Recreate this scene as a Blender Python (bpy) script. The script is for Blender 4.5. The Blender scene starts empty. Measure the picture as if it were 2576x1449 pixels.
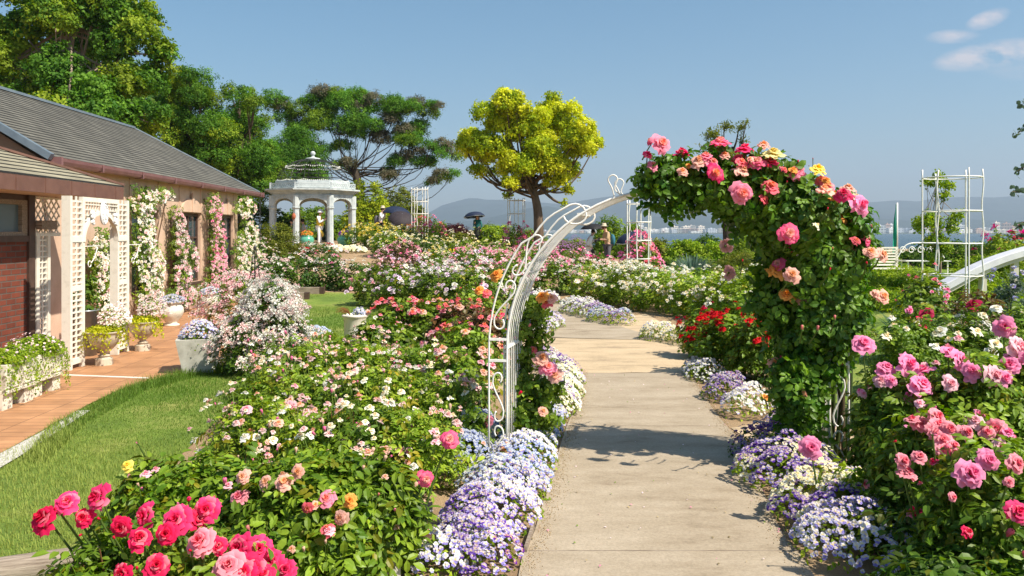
import bpy, math, random
import numpy as np
from mathutils import Vector, Matrix, noise as mnoise

random.seed(7)
RNG = np.random.default_rng(7)
SC = bpy.context.scene
COL = SC.collection
F, HOR, CX, CH = 2003.0, 583.0, 1288.0, 1.75   # focal length, horizon row, centre column, eye height
PI = math.pi


def sstep(a, b, x):
    t = np.clip((np.asarray(x, float) - a) / (b - a), 0, 1)
    return t * t * (3 - 2 * t)


def H(x, y):
    """terrain height"""
    hill = 1.25 * sstep(20, 40, y) * (1 - 0.6 * sstep(-6, 5, x))
    right = 0.42 * sstep(4.2, 7.5, x) * sstep(8, 13, y) * (1 - sstep(18, 30, y))
    drop = -8.5 * sstep(58, 95, y)
    lim = 1 - sstep(58, 80, y)
    return (hill + right) * lim + drop


def wx(px, Y):
    return (px - CX) / F * Y


def wz(py, Y):
    return CH - (py - HOR) / F * Y


def A(px, py, Y):
    return (wx(px, Y), Y, wz(py, Y))


def G(px, py):
    """ground point seen at a picture point"""
    z = 0.0
    Y = 10
    for _ in range(30):
        Y = min(200, F * (CH - z) / max(2, py - HOR))
        z = z * .5 + .5 * float(H(wx(px, Y), Y))
    return (wx(px, Y), Y, z)


# ------------------------------------------------------------------ mesh builder
class MB:
    def __init__(s):
        s.V = []; s.C = []; s.F3 = []; s.F4 = []; s.m3 = []; s.m4 = []; s.n = 0

    def add(s, V, F3=None, F4=None, C=(1, 1, 1), m=0):
        V = np.asarray(V, float).reshape(-1, 3)
        C = np.asarray(C, float)
        if C.ndim == 1:
            C = np.tile(C, (len(V), 1))
        s.V.append(V); s.C.append(C)
        if F3 is not None and len(F3):
            f = np.asarray(F3, int).reshape(-1, 3) + s.n
            s.F3.append(f); s.m3.append(np.full(len(f), m))
        if F4 is not None and len(F4):
            f = np.asarray(F4, int).reshape(-1, 4) + s.n
            s.F4.append(f); s.m4.append(np.full(len(f), m))
        s.n += len(V)
        return s

    def merge(s, o, R=None, T=None, S=1.0):
        V, C, F3, F4, m3, m4 = o.arrays()
        V = V * S
        if R is not None:
            V = V @ np.asarray(R, float).T
        if T is not None:
            V = V + np.asarray(T, float)
        s.V.append(V); s.C.append(C)
        if len(F3): s.F3.append(F3 + s.n); s.m3.append(m3)
        if len(F4): s.F4.append(F4 + s.n); s.m4.append(m4)
        s.n += len(V)
        return s

    def arrays(s):
        V = np.concatenate(s.V) if s.V else np.zeros((0, 3))
        C = np.concatenate(s.C) if s.C else np.zeros((0, 3))
        F3 = np.concatenate(s.F3) if s.F3 else np.zeros((0, 3), int)
        F4 = np.concatenate(s.F4) if s.F4 else np.zeros((0, 4), int)
        m3 = np.concatenate(s.m3) if s.m3 else np.zeros(0, int)
        m4 = np.concatenate(s.m4) if s.m4 else np.zeros(0, int)
        return V, C, F3, F4, m3, m4

    def scatter(s, t, P, R, S, tint=None):
        """copies of template t at points P, rotations R (n,3,3), sizes S (n,) or (n,3)"""
        V, C, F3, F4, m3, m4 = t.arrays()
        P = np.asarray(P, float); n = len(P)
        if n == 0: return s
        S = np.asarray(S, float)
        if S.ndim == 0: S = np.full(n, float(S))
        Vs = V[None] * (S[:, None, None] if S.ndim == 1 else S[:, None, :])
        W = np.einsum('nij,nkj->nki', R, Vs) + P[:, None, :]
        if tint is None:
            CC = np.broadcast_to(C[None], W.shape)
        else:
            CC = C[None] * np.asarray(tint)[:, None, :]
        k = len(V)
        off = (np.arange(n) * k)[:, None, None] + s.n
        s.V.append(W.reshape(-1, 3)); s.C.append(CC.reshape(-1, 3))
        if len(F3):
            s.F3.append((F3[None] + off).reshape(-1, 3)); s.m3.append(np.tile(m3, n))
        if len(F4):
            s.F4.append((F4[None] + off).reshape(-1, 4)); s.m4.append(np.tile(m4, n))
        s.n += n * k
        return s

    # --- shapes
    def box(s, a, b, C=(1, 1, 1), m=0, R=None, T=None):
        x0, y0, z0 = a; x1, y1, z1 = b
        V = np.array([(x0, y0, z0), (x1, y0, z0), (x1, y1, z0), (x0, y1, z0), (x0, y0, z1), (x1, y0, z1), (x1, y1, z1), (x0, y1, z1)], float)
        if R is not None: V = V @ np.asarray(R).T
        if T is not None: V = V + np.asarray(T)
        return s.add(V, None, [(0, 3, 2, 1), (4, 5, 6, 7), (0, 1, 5, 4), (1, 2, 6, 5), (2, 3, 7, 6), (3, 0, 4, 7)], C, m)

    def bar(s, p, q, w, h=None, C=(1, 1, 1), m=0, up=(0, 0, 1)):
        """rectangular bar from p to q"""
        h = h or w
        p = np.asarray(p, float); q = np.asarray(q, float)
        d = q - p; L = np.linalg.norm(d); d = d / L
        u = np.cross(d, up)
        if np.linalg.norm(u) < 1e-4: u = np.cross(d, (1, 0, 0))
        u /= np.linalg.norm(u); v = np.cross(u, d)
        R = np.stack([u, d, v], 1)
        return s.box((-w / 2, 0, -h / 2), (w / 2, L, h / 2), C, m, R, p)

    def tube(s, pts, r, n=6, C=(1, 1, 1), m=0, cap=True):
        P = np.asarray(pts, float); k = len(P)
        r = np.full(k, float(r)) if np.ndim(r) == 0 else np.asarray(r, float)
        T = np.gradient(P, axis=0)
        T /= np.linalg.norm(T, axis=1)[:, None] + 1e-9
        u = np.cross(T[0], (0, 0, 1.))
        if np.linalg.norm(u) < .1: u = np.cross(T[0], (1., 0, 0))
        u /= np.linalg.norm(u)
        a = np.arange(n) / n * 2 * PI
        rings = []
        for i in range(k):
            u = u - T[i] * u.dot(T[i]); u /= np.linalg.norm(u) + 1e-9
            v = np.cross(T[i], u)
            rings.append(P[i] + r[i] * (np.cos(a)[:, None] * u + np.sin(a)[:, None] * v))
        V = np.concatenate(rings)
        i = np.arange(k - 1)[:, None] * n; j = np.arange(n)[None]; j2 = (j + 1) % n
        Q = np.stack([i + j, i + j2, i + n + j2, i + n + j], -1).reshape(-1, 4)
        F3 = []
        if cap:
            V = np.concatenate([V, P[:1], P[-1:]])
            c0 = k * n; c1 = c0 + 1
            F3 = [(c0, (b + 1) % n, b) for b in range(n)] + [(c1, (k - 1) * n + b, (k - 1) * n + (b + 1) % n) for b in range(n)]
        if np.ndim(C) == 2 and len(C) == k:
            C = np.repeat(np.asarray(C), n, 0)
            if cap: C = np.concatenate([C, C[:1], C[-1:]])
        return s.add(V, F3, Q, C, m)

    def lathe(s, prof, n=24, C=(1, 1, 1), m=0, T=(0, 0, 0), wob=None):
        """profile of (radius, z)"""
        P = np.asarray(prof, float); k = len(P)
        a = np.arange(n) / n * 2 * PI
        rr = P[:, 0][:, None] * np.ones(n)[None]
        if wob is not None: rr = rr * wob(a[None, :], P[:, 1][:, None])
        V = np.stack([rr * np.cos(a), rr * np.sin(a), np.broadcast_to(P[:, 1][:, None], rr.shape)], -1).reshape(-1, 3) + np.asarray(T, float)
        i = np.arange(k - 1)[:, None] * n; j = np.arange(n)[None]; j2 = (j + 1) % n
        Q = np.stack([i + j, i + j2, i + n + j2, i + n + j], -1).reshape(-1, 4)
        if np.ndim(C) == 2 and len(C) == k: C = np.repeat(np.asarray(C), n, 0)
        return s.add(V, None, Q, C, m)

    def grid(s, V, C=(1, 1, 1), m=0):
        """V (a,b,3)"""
        a, b = V.shape[:2]
        i = np.arange(a - 1)[:, None] * b; j = np.arange(b - 1)[None]
        Q = np.stack([i + j, i + j + 1, i + b + j + 1, i + b + j], -1).reshape(-1, 4)
        C = np.asarray(C, float)
        if C.ndim == 3: C = C.reshape(-1, 3)
        return s.add(V.reshape(-1, 3), None, Q, C, m)

    def prism(s, poly, z0, z1, C=(1, 1, 1), m=0):
        """vertical prism over an xy polygon (fan caps: convex)"""
        n = len(poly)
        V = [(x, y, z0) for x, y in poly] + [(x, y, z1) for x, y in poly]
        Q = [(i, (i + 1) % n, n + (i + 1) % n, n + i) for i in range(n)]
        T = [(0, i + 1, i) for i in range(1, n - 1)] + [(n, n + i, n + i + 1) for i in range(1, n - 1)]
        return s.add(V, T, Q, C, m)

    def build(s, name, mats, parent=None, smooth=False, loc=None):
        V, C, F3, F4, m3, m4 = s.arrays()
        me = bpy.data.meshes.new(name)
        me.vertices.add(len(V)); me.vertices.foreach_set('co', V.astype(np.float32).ravel())
        nl = F3.size + F4.size
        me.loops.add(nl)
        me.loops.foreach_set('vertex_index', np.concatenate([F3.ravel(), F4.ravel()]).astype(np.int32))
        me.polygons.add(len(F3) + len(F4))
        ls = np.concatenate([np.arange(len(F3)) * 3, F3.size + np.arange(len(F4)) * 4]).astype(np.int32)
        me.polygons.foreach_set('loop_start', ls)
        me.polygons.foreach_set('material_index', np.concatenate([m3, m4]).astype(np.int32))
        me.polygons.foreach_set('use_smooth', np.full(len(ls), bool(smooth)))
        at = me.color_attributes.new('Col', 'FLOAT_COLOR', 'POINT')
        at.data.foreach_set('color', np.concatenate([C, np.ones((len(C), 1))], 1).astype(np.float32).ravel())
        me.update(calc_edges=True)
        me.validate()
        for mt in (mats if isinstance(mats, (list, tuple)) else [mats]):
            me.materials.append(mt)
        o = bpy.data.objects.new(name, me)
        COL.objects.link(o)
        if parent is not None: o.parent = parent
        if loc is not None: o.location = loc
        return o


def tag(o, label=None, cat=None, group=None, kind=None):
    if label: o['label'] = label
    if cat: o['category'] = cat
    if group: o['group'] = group
    if kind: o['kind'] = kind
    return o


def thing(name, label, cat, loc=(0, 0, 0), rz=0, group=None):
    o = bpy.data.objects.new(name, None)
    o.empty_display_size = .2
    COL.objects.link(o)
    o.location = loc; o.rotation_euler = (0, 0, rz)
    return tag(o, label, cat, group)


def structure(o):
    o['kind'] = 'structure'; return o


def inst(name, me, parent, loc, R=None, s=1.0):
    """another object on shared mesh data"""
    o = bpy.data.objects.new(name, me)
    COL.objects.link(o)
    o.parent = parent
    M = Matrix.Translation(loc)
    if R is not None: M = M @ Matrix([list(r) for r in R]).to_4x4()
    o.matrix_local = M @ Matrix.Diagonal((s, s, s, 1)) if np.ndim(s) == 0 else M @ Matrix.Diagonal((s[0], s[1], s[2], 1))
    return o


def copy_tree(o, parent=None):
    kids = list(o.children)
    c = o.copy(); COL.objects.link(c); c.parent = parent
    for ch in kids: copy_tree(ch, c)
    return c


def frames(Z, roll=None):
    """rotation matrices whose local z is Z (n,3)"""
    Z = np.asarray(Z, float); Z = Z / (np.linalg.norm(Z, axis=1)[:, None] + 1e-9)
    ref = np.where(np.abs(Z[:, 2:3]) > .95, np.array([[1., 0, 0]]), np.array([[0, 0, 1.]]))
    X = np.cross(ref, Z); X /= np.linalg.norm(X, axis=1)[:, None] + 1e-9
    Y = np.cross(Z, X)
    if roll is None: roll = RNG.uniform(0, 2 * PI, len(Z))
    c, s_ = np.cos(roll)[:, None], np.sin(roll)[:, None]
    X2 = X * c + Y * s_; Y2 = -X * s_ + Y * c
    return np.stack([X2, Y2, Z], -1)


def rdirs(n, zmin=-1, zmax=1):
    z = RNG.uniform(zmin, zmax, n); a = RNG.uniform(0, 2 * PI, n); r = np.sqrt(1 - z * z)
    return np.stack([r * np.cos(a), r * np.sin(a), z], -1)


# ------------------------------------------------------------------ materials
MAT = {}


def mat(name):
    m = bpy.data.materials.new(name); m.use_nodes = True
    MAT[name] = m
    return m, m.node_tree.nodes, m.node_tree.links, m.node_tree.nodes['Principled BSDF']


def ramp(N, L, src, stops):
    r = N.new('ShaderNodeValToRGB')
    while len(r.color_ramp.elements) < len(stops): r.color_ramp.elements.new(.5)
    for e, (p, c) in zip(r.color_ramp.elements, stops):
        e.position = p; e.color = (*c, 1) if len(c) == 3 else c
    L.new(src, r.inputs[0])
    return r


def noise_node(N, L, scale, detail=6, rough=.6, coord=None, stretch=None):
    n = N.new('ShaderNodeTexNoise'); n.inputs['Scale'].default_value = scale
    n.inputs['Detail'].default_value = detail; n.inputs['Roughness'].default_value = rough
    tc = N.new('ShaderNodeTexCoord')
    src = tc.outputs[coord or 'Object']
    if stretch:
        mp = N.new('ShaderNodeMapping'); mp.inputs['Scale'].default_value = stretch
        L.new(src, mp.inputs[0]); src = mp.outputs[0]
    L.new(src, n.inputs['Vector'])
    return n


def bump(N, L, src, b, strength=.3, dist=.01):
    bp = N.new('ShaderNodeBump'); bp.inputs['Strength'].default_value = strength; bp.inputs['Distance'].default_value = dist
    L.new(src, bp.inputs['Height']); L.new(bp.outputs[0], b.inputs['Normal'])
    return bp


def simple(name, c0, c1=None, scale=6, rough=.6, bmp=.2, bd=.004, spec=.4, metal=0, detail=6, coord=None, stretch=None, lo=.3, hi=.7):
    m, N, L, b = mat(name)
    n = noise_node(N, L, scale, detail, coord=coord, stretch=stretch)
    r = ramp(N, L, n.outputs[0], [(lo, c0), (hi, c1 or c0)])
    L.new(r.outputs[0], b.inputs['Base Color'])
    b.inputs['Roughness'].default_value = rough; b.inputs['Metallic'].default_value = metal
    b.inputs['Specular IOR Level'].default_value = spec
    if bmp: bump(N, L, n.outputs[0], b, bmp, bd)
    return m


def leafmat(name, rough=.42, trans=.3, spec=.4, gain=1.0, nscale=0):
    m, N, L, b = mat(name)
    at = N.new('ShaderNodeVertexColor'); at.layer_name = 'Col'
    src = at.outputs[0]
    oi = N.new('ShaderNodeObjectInfo')
    hs = N.new('ShaderNodeHueSaturation')
    mr = N.new('ShaderNodeMapRange'); mr.inputs[3].default_value = .86 * gain; mr.inputs[4].default_value = 1.14 * gain
    L.new(oi.outputs['Random'], mr.inputs[0]); L.new(mr.outputs[0], hs.inputs['Value'])
    L.new(src, hs.inputs['Color'])
    src = hs.outputs[0]
    L.new(src, b.inputs['Base Color'])
    b.inputs['Roughness'].default_value = rough; b.inputs['Specular IOR Level'].default_value = spec
    tr = N.new('ShaderNodeBsdfTranslucent')
    h2 = N.new('ShaderNodeHueSaturation'); h2.inputs['Value'].default_value = 1.5; h2.inputs['Saturation'].default_value = 1.1
    L.new(src, h2.inputs['Color']); L.new(h2.outputs[0], tr.inputs[0])
    mx = N.new('ShaderNodeMixShader'); mx.inputs[0].default_value = trans
    L.new(b.outputs[0], mx.inputs[1]); L.new(tr.outputs[0], mx.inputs[2])
    L.new(mx.outputs[0], N['Material Output'].inputs[0])
    return m


leafmat('leaf', .46, .3, .32)
leafmat('leaf_matte', .6, .35, .2)
leafmat('petal', .6, .3, .2)
m, N, L, b = mat('vcol')       # plain coloured solid
at = N.new('ShaderNodeVertexColor'); at.layer_name = 'Col'
n = noise_node(N, L, 14, 5)
mx = N.new('ShaderNodeMix'); mx.data_type = 'RGBA'; mx.blend_type = 'MULTIPLY'; mx.inputs[0].default_value = .35
rr = ramp(N, L, n.outputs[0], [(.3, (.55, .55, .55)), (.7, (1, 1, 1))])
L.new(at.outputs[0], mx.inputs[6]); L.new(rr.outputs[0], mx.inputs[7]); L.new(mx.outputs[2], b.inputs['Base Color'])
b.inputs['Roughness'].default_value = .75
simple('bark', (.09, .06, .04), (.2, .15, .11), 9, .9, .8, .03, .1, stretch=(1, 1, .25))
simple('bark_pale', (.22, .16, .12), (.42, .33, .27), 9, .9, .6, .02, .1, stretch=(1, 1, .3))
simple('bark_dark', (.035, .028, .022), (.1, .08, .06), 8, .9, .8, .03, .1, stretch=(1, 1, .25))
simple('white_metal', (.72, .68, .6), (.88, .86, .8), 25, .38, .1, .001, .5, lo=.25, hi=.5)
simple('white_wood', (.62, .57, .47), (.8, .76, .66), 11, .6, .15, .002, .3, lo=.2, hi=.5)
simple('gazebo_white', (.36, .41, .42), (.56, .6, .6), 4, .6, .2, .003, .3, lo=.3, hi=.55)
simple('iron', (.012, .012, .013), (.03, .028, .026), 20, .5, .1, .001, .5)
simple('stone_pot', (.2, .15, .1), (.6, .52, .41), 6, .85, .5, .006, .2, lo=.3, hi=.55)
simple('stone_white', (.5, .45, .36), (.76, .71, .6), 7, .8, .3, .004, .2, lo=.3, hi=.5)
simple('concrete_pot', (.42, .4, .34), (.66, .64, .57), 9, .9, .3, .003, .2)
simple('soil_pot', (.05, .035, .025), (.1, .07, .05), 30, 1, .5, .01, .1)
simple('zinc', (.25, .28, .3), (.4, .43, .45), 8, .35, .1, .002, .5, metal=.6)
simple('timber_old', (.16, .12, .09), (.42, .35, .28), 5, .9, .8, .01, .1, stretch=(1, 12, 12))
simple('brown_frame', (.06, .035, .028), (.1, .06, .045), 8, .5, .2, .002, .4)
simple('brown_metal', (.13, .062, .045), (.18, .09, .065), 5, .5, .15, .002, .4)
simple('gutter_paint', (.17, .075, .075), (.24, .12, .115), 4, .4, .1, .001, .45)
simple('soffit', (.22, .16, .09), (.34, .26, .16), 3, .8, .2, .003, .2, stretch=(1, 6, 1))
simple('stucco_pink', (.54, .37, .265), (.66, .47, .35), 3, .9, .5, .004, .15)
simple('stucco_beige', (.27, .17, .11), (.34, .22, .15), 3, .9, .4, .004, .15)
simple('stucco_orange', (.48, .2, .07), (.56, .25, .1), 3, .9, .4, .004, .15)
simple('flashing', (.16, .2, .24), (.24, .29, .33), 4, .35, .1, .002, .5, metal=.3)
simple('glaze_green', (.08, .33, .22), (.14, .45, .31), 5, .2, .05, .002, .6)
simple('terracotta', (.35, .09, .04), (.45, .14, .07), 5, .7, .2, .003, .3)
simple('bulb', (.8, .8, .74), (.9, .88, .8), 5, .3, 0, .001, .5)
simple('rail_lilac', (.6, .6, .66), (.74, .74, .78), 5, .45, .05, .001, .5)
simple('rail_beige', (.5, .47, .4), (.62, .58, .5), 5, .6, .05, .001, .3)
simple('banner_green', (.0, .26, .15), (.02, .36, .22), 3, .7, .2, .01, .2)
simple('tag_black', (.02, .02, .02), (.035, .033, .035), 6, .5, 0, .001, .4)
simple('letter_white', (.7, .7, .7), (.8, .8, .8), 6, .6, 0)
# glass: dark reflective panes
m, N, L, b = mat('glass_pane')
b.inputs['Base Color'].default_value = (.035, .06, .07, 1); b.inputs['Roughness'].default_value = .06
b.inputs['Specular IOR Level'].default_value = 1.0
n = noise_node(N, L, 2.5, 2); bump(N, L, n.outputs[0], b, .05, .01)
m, N, L, b = mat('glass_frosted')
b.inputs['Base Color'].default_value = (.13, .19, .22, 1); b.inputs['Roughness'].default_value = .3
n = noise_node(N, L, 200, 2); bump(N, L, n.outputs[0], b, .4, .002)
# ------------------------------------------------------------------ surface materials with pattern
def pattern_vec(N, L, axes, rot=0.0):
    """vector node built from object axes, e.g. 'yz'"""
    tc = N.new('ShaderNodeTexCoord'); sp = N.new('ShaderNodeSeparateXYZ'); cb = N.new('ShaderNodeCombineXYZ')
    L.new(tc.outputs['Object'], sp.inputs[0])
    for i, a in enumerate(axes): L.new(sp.outputs['xyz'.index(a)], cb.inputs[i])
    mp = N.new('ShaderNodeMapping'); mp.inputs['Rotation'].default_value[2] = rot
    L.new(cb.outputs[0], mp.inputs[0])
    return mp.outputs[0]


def brickmat(name, axes, c1, c2, mortar, bw, bh, ms, rough=.8, off=.5, rot=0, bs=.6, bd=.006, nz=.5):
    m, N, L, b = mat(name)
    v = pattern_vec(N, L, axes, rot)
    t = N.new('ShaderNodeTexBrick'); t.offset = off
    t.inputs['Scale'].default_value = 1; t.inputs['Brick Width'].default_value = bw; t.inputs['Row Height'].default_value = bh
    t.inputs['Mortar Size'].default_value = ms; t.inputs['Mortar Smooth'].default_value = .3; t.inputs['Bias'].default_value = 0
    t.inputs['Color1'].default_value = (*c1, 1); t.inputs['Color2'].default_value = (*c2, 1); t.inputs['Mortar'].default_value = (*mortar, 1)
    L.new(v, t.inputs['Vector'])
    n = noise_node(N, L, 3, 8)
    rr = ramp(N, L, n.outputs[0], [(.3, (1 - nz,) * 3), (.7, (1, 1, 1))])
    mx = N.new('ShaderNodeMix'); mx.data_type = 'RGBA'; mx.blend_type = 'MULTIPLY'; mx.inputs[0].default_value = 1
    L.new(t.outputs['Color'], mx.inputs[6]); L.new(rr.outputs[0], mx.inputs[7]); L.new(mx.outputs[2], b.inputs['Base Color'])
    b.inputs['Roughness'].default_value = rough; b.inputs['Specular IOR Level'].default_value = .25
    inv = N.new('ShaderNodeMath'); inv.operation = 'SUBTRACT'; inv.inputs[0].default_value = 1; L.new(t.outputs['Fac'], inv.inputs[1])
    bump(N, L, inv.outputs[0], b, bs, bd)
    return m


brickmat('brick_red', 'yz', (.27, .075, .045), (.17, .05, .032), (.14, .115, .1), .2, .075, .009, .85, bs=.8, nz=.35)
brickmat('roof_tile', 'yx', (.2, .19, .16), (.155, .148, .125), (.08, .075, .065), .3, .4, .006, .85, bs=.3, nz=.45)
brickmat('annex_tile', 'yx', (.4, .36, .25), (.3, .27, .19), (.12, .1, .08), .3, .4, .006, .85, bs=.3, nz=.4)
brickmat('terrace_tile', 'xy', (.58, .3, .15), (.47, .235, .115), (.24, .13, .07), .42, .125, .006, .6, off=0, rot=-.034, bs=.35, bd=.003, nz=.34)

# path concrete
m, N, L, b = mat('path_concrete')
n1 = noise_node(N, L, 1.3, 12, .72, stretch=(1, 2.4, 1)); n2 = noise_node(N, L, 60, 6, .7)
r1 = ramp(N, L, n1.outputs[0], [(.3, (.24, .185, .125)), (.44, (.37, .3, .215)), (.72, (.49, .41, .31))])
r2 = ramp(N, L, n2.outputs[0], [(.32, (.72, .72, .72)), (.6, (1, 1, 1))])
mx = N.new('ShaderNodeMix'); mx.data_type = 'RGBA'; mx.blend_type = 'MULTIPLY'; mx.inputs[0].default_value = .8
L.new(r1.outputs[0], mx.inputs[6]); L.new(r2.outputs[0], mx.inputs[7]); L.new(mx.outputs[2], b.inputs['Base Color'])
b.inputs['Roughness'].default_value = .9; b.inputs['Specular IOR Level'].default_value = .2
bump(N, L, n2.outputs[0], b, .5, .004)
m, N, L, b = mat('path_sandy')
n1 = noise_node(N, L, 1.1, 9, .65, stretch=(1, 2.6, 1)); n2 = noise_node(N, L, 50, 6, .7)
r1 = ramp(N, L, n1.outputs[0], [(.34, (.36, .27, .17)), (.48, (.53, .4, .25)), (.7, (.62, .47, .3))])
r2 = ramp(N, L, n2.outputs[0], [(.32, (.74, .74, .74)), (.6, (1, 1, 1))])
mx = N.new('ShaderNodeMix'); mx.data_type = 'RGBA'; mx.blend_type = 'MULTIPLY'; mx.inputs[0].default_value = .8
L.new(r1.outputs[0], mx.inputs[6]); L.new(r2.outputs[0], mx.inputs[7]); L.new(mx.outputs[2], b.inputs['Base Color'])
b.inputs['Roughness'].default_value = .95
bump(N, L, n2.outputs[0], b, .6, .005)
# soil and gravel
m, N, L, b = mat('soil_sand')
n1 = noise_node(N, L, 1.3, 8, .6); n2 = noise_node(N, L, 110, 5, .8)
r1 = ramp(N, L, n1.outputs[0], [(.35, (.3, .19, .1)), (.65, (.5, .35, .2))])
r2 = ramp(N, L, n2.outputs[0], [(.36, (.45, .42, .4)), (.55, (1, 1, 1))])
mx = N.new('ShaderNodeMix'); mx.data_type = 'RGBA'; mx.blend_type = 'MULTIPLY'; mx.inputs[0].default_value = .9
L.new(r1.outputs[0], mx.inputs[6]); L.new(r2.outputs[0], mx.inputs[7]); L.new(mx.outputs[2], b.inputs['Base Color'])
b.inputs['Roughness'].default_value = 1; bump(N, L, n2.outputs[0], b, 1, .012)
# lawn
m, N, L, b = mat('lawn')
n1 = noise_node(N, L, .8, 7, .6); n2 = noise_node(N, L, 40, 5, .8)
r1 = ramp(N, L, n1.outputs[0], [(.36, (.13, .22, .025)), (.5, (.2, .3, .035)), (.64, (.38, .4, .1))])
r2 = ramp(N, L, n2.outputs[0], [(.34, (.5, .5, .4)), (.6, (1, 1, 1))])
mx = N.new('ShaderNodeMix'); mx.data_type = 'RGBA'; mx.blend_type = 'MULTIPLY'; mx.inputs[0].default_value = .9
L.new(r1.outputs[0], mx.inputs[6]); L.new(r2.outputs[0], mx.inputs[7]); L.new(mx.outputs[2], b.inputs['Base Color'])
b.inputs['Roughness'].default_value = 1; bump(N, L, n2.outputs[0], b, 1, .02)
simple('pebbles', (.35, .33, .3), (.75, .72, .66), 45, .8, 1, .01, .3)
simple('hill_green', (.012, .03, .024), (.035, .06, .045), .004, 1, 0, detail=10)
simple('shore_green', (.03, .055, .025), (.08, .11, .05), .02, 1, 0, detail=8)
m, N, L, b = mat('lake_water')
b.inputs['Base Color'].default_value = (.012, .04, .05, 1); b.inputs['Roughness'].default_value = .25
n = noise_node(N, L, .22, 8, .7, stretch=(1, .25, 1)); bump(N, L, n.outputs[0], b, 1, .8)


def flat_poly(name, pts, z, mt, kind='structure', drape=False):
    V = [(x, y, z + (float(H(x, y)) if drape else 0)) for x, y in pts]
    me = bpy.data.meshes.new(name); me.from_pydata(V, [], [list(range(len(V)))]); me.materials.append(MAT[mt]); me.update()
    o = bpy.data.objects.new(name, me); COL.objects.link(o); o['kind'] = kind
    if me.polygons[0].normal.z < 0: me.flip_normals()
    return o


def smooth_pts(pts, k=5):
    """Catmull-Rom through points"""
    P = np.asarray(pts, float); out = []
    n = len(P)
    for i in range(n - 1):
        p0 = P[max(0, i - 1)]; p1 = P[i]; p2 = P[i + 1]; p3 = P[min(n - 1, i + 2)]
        for t in np.arange(k) / k:
            out.append(.5 * ((2 * p1) + (-p0 + p2) * t + (2 * p0 - 5 * p1 + 4 * p2 - p3) * t * t + (-p0 + 3 * p1 - 3 * p2 + p3) * t ** 3))
    out.append(P[-1])
    return np.array(out)


# ground sheet
xs = np.concatenate([np.linspace(-220, -24, 24), np.linspace(-22, 22, 90), np.linspace(24, 220, 24)])
ys = np.concatenate([np.linspace(-60, 0, 10), np.linspace(.5, 60, 120), np.linspace(61, 110, 50)])
XX, YY = np.meshgrid(xs, ys, indexing='ij')
ZZ = H(XX, YY)
g = MB(); g.grid(np.stack([XX, YY, ZZ], -1))
structure(g.build('ground', MAT['soil_sand'], smooth=True))

# lake, far shore and hills
g = MB(); g.grid(np.stack(np.meshgrid(np.linspace(-4500, 5500, 12), np.linspace(62, 3220, 12), [-6.25], indexing='ij'), -1)[:, :, 0])
structure(g.build('lake', MAT['lake_water']))


def prof(x, pts):
    return np.interp(x, [p[0] for p in pts], [p[1] for p in pts])


def fbm(X, Y, sc, seed):
    out = np.zeros(X.shape); it = np.nditer([X, Y, out], op_flags=[['readonly'], ['readonly'], ['writeonly']])
    for a, b_, o_ in it:
        o_[...] = mnoise.fractal(Vector((float(a) * sc + seed, float(b_) * sc, seed)), 1.0, 2.1, 6)
    return out


def hills(name, Y0, Y1, pk, ridge, seed, nx=150, ny=34, jag=30):
    """mountain range: ridge heights given as picture rows at distance pk"""
    xs = np.linspace(-5200, 6200, nx) * pk / 7000; ys = np.linspace(Y0, Y1, ny)
    X, Y = np.meshgrid(xs, ys, indexing='ij')
    top = CH + (HOR - prof(CX + X / pk * F, ridge)) / F * pk
    t = np.where(Y < pk, (Y - Y0) / (pk - Y0), (Y1 - Y) / (Y1 - pk)); t = np.clip(t, 0, 1)
    n = fbm(X, Y, 1 / 600, seed)
    Z = -7 + (top + 7) * np.clip(t ** .8 + n * .22 * (1 - t) * np.minimum(1, t * 4), 0, 1) + n * jag * t * .25
    g = MB(); g.grid(np.stack([X, Y, Z], -1))
    return structure(g.build(name, MAT['hill_green'], smooth=False))


hills('far_hills', 5200, 9000, 7000, [(-2000, 520), (0, 530), (700, 545), (1030, 552), (1075, 540), (1110, 517), (1150, 505), (1188, 494), (1225, 500), (1262, 499), (1330, 506), (1400, 512), (1440, 508), (1480, 500), (1530, 493), (1570, 490), (1620, 487), (1700, 495), (1800, 505), (2000, 512), (2190, 507), (2260, 502), (2310, 508), (2350, 500), (2420, 494), (2500, 496), (2540, 492), (2576, 487), (2800, 500), (3400, 530), (4200, 545)], 3.3)
hills('near_hills', 4000, 5600, 4800, [(-2000, 560), (700, 572), (1050, 566), (1180, 556), (1260, 540), (1330, 522), (1380, 517), (1430, 528), (1500, 545), (1600, 548), (1700, 540), (1850, 545), (2000, 552), (2200, 548), (2300, 555), (2420, 552), (2576, 556), (3000, 560), (4200, 570)], 8.1, jag=20)
# far shore land
X, Y = np.meshgrid(np.linspace(-4600, 5600, 60), np.array([3100, 3105, 3200, 3500, 4200, 5200, 9400]), indexing='ij')
Z = np.where(Y < 3101, -8, np.where(Y < 3110, -5.2, np.interp(Y, [3110, 3500, 5200, 9400], [-5, -3, 0, 0])))
g = MB(); g.grid(np.stack([X, Y, Z], -1)); structure(g.build('far_shore', MAT['shore_green']))

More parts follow.
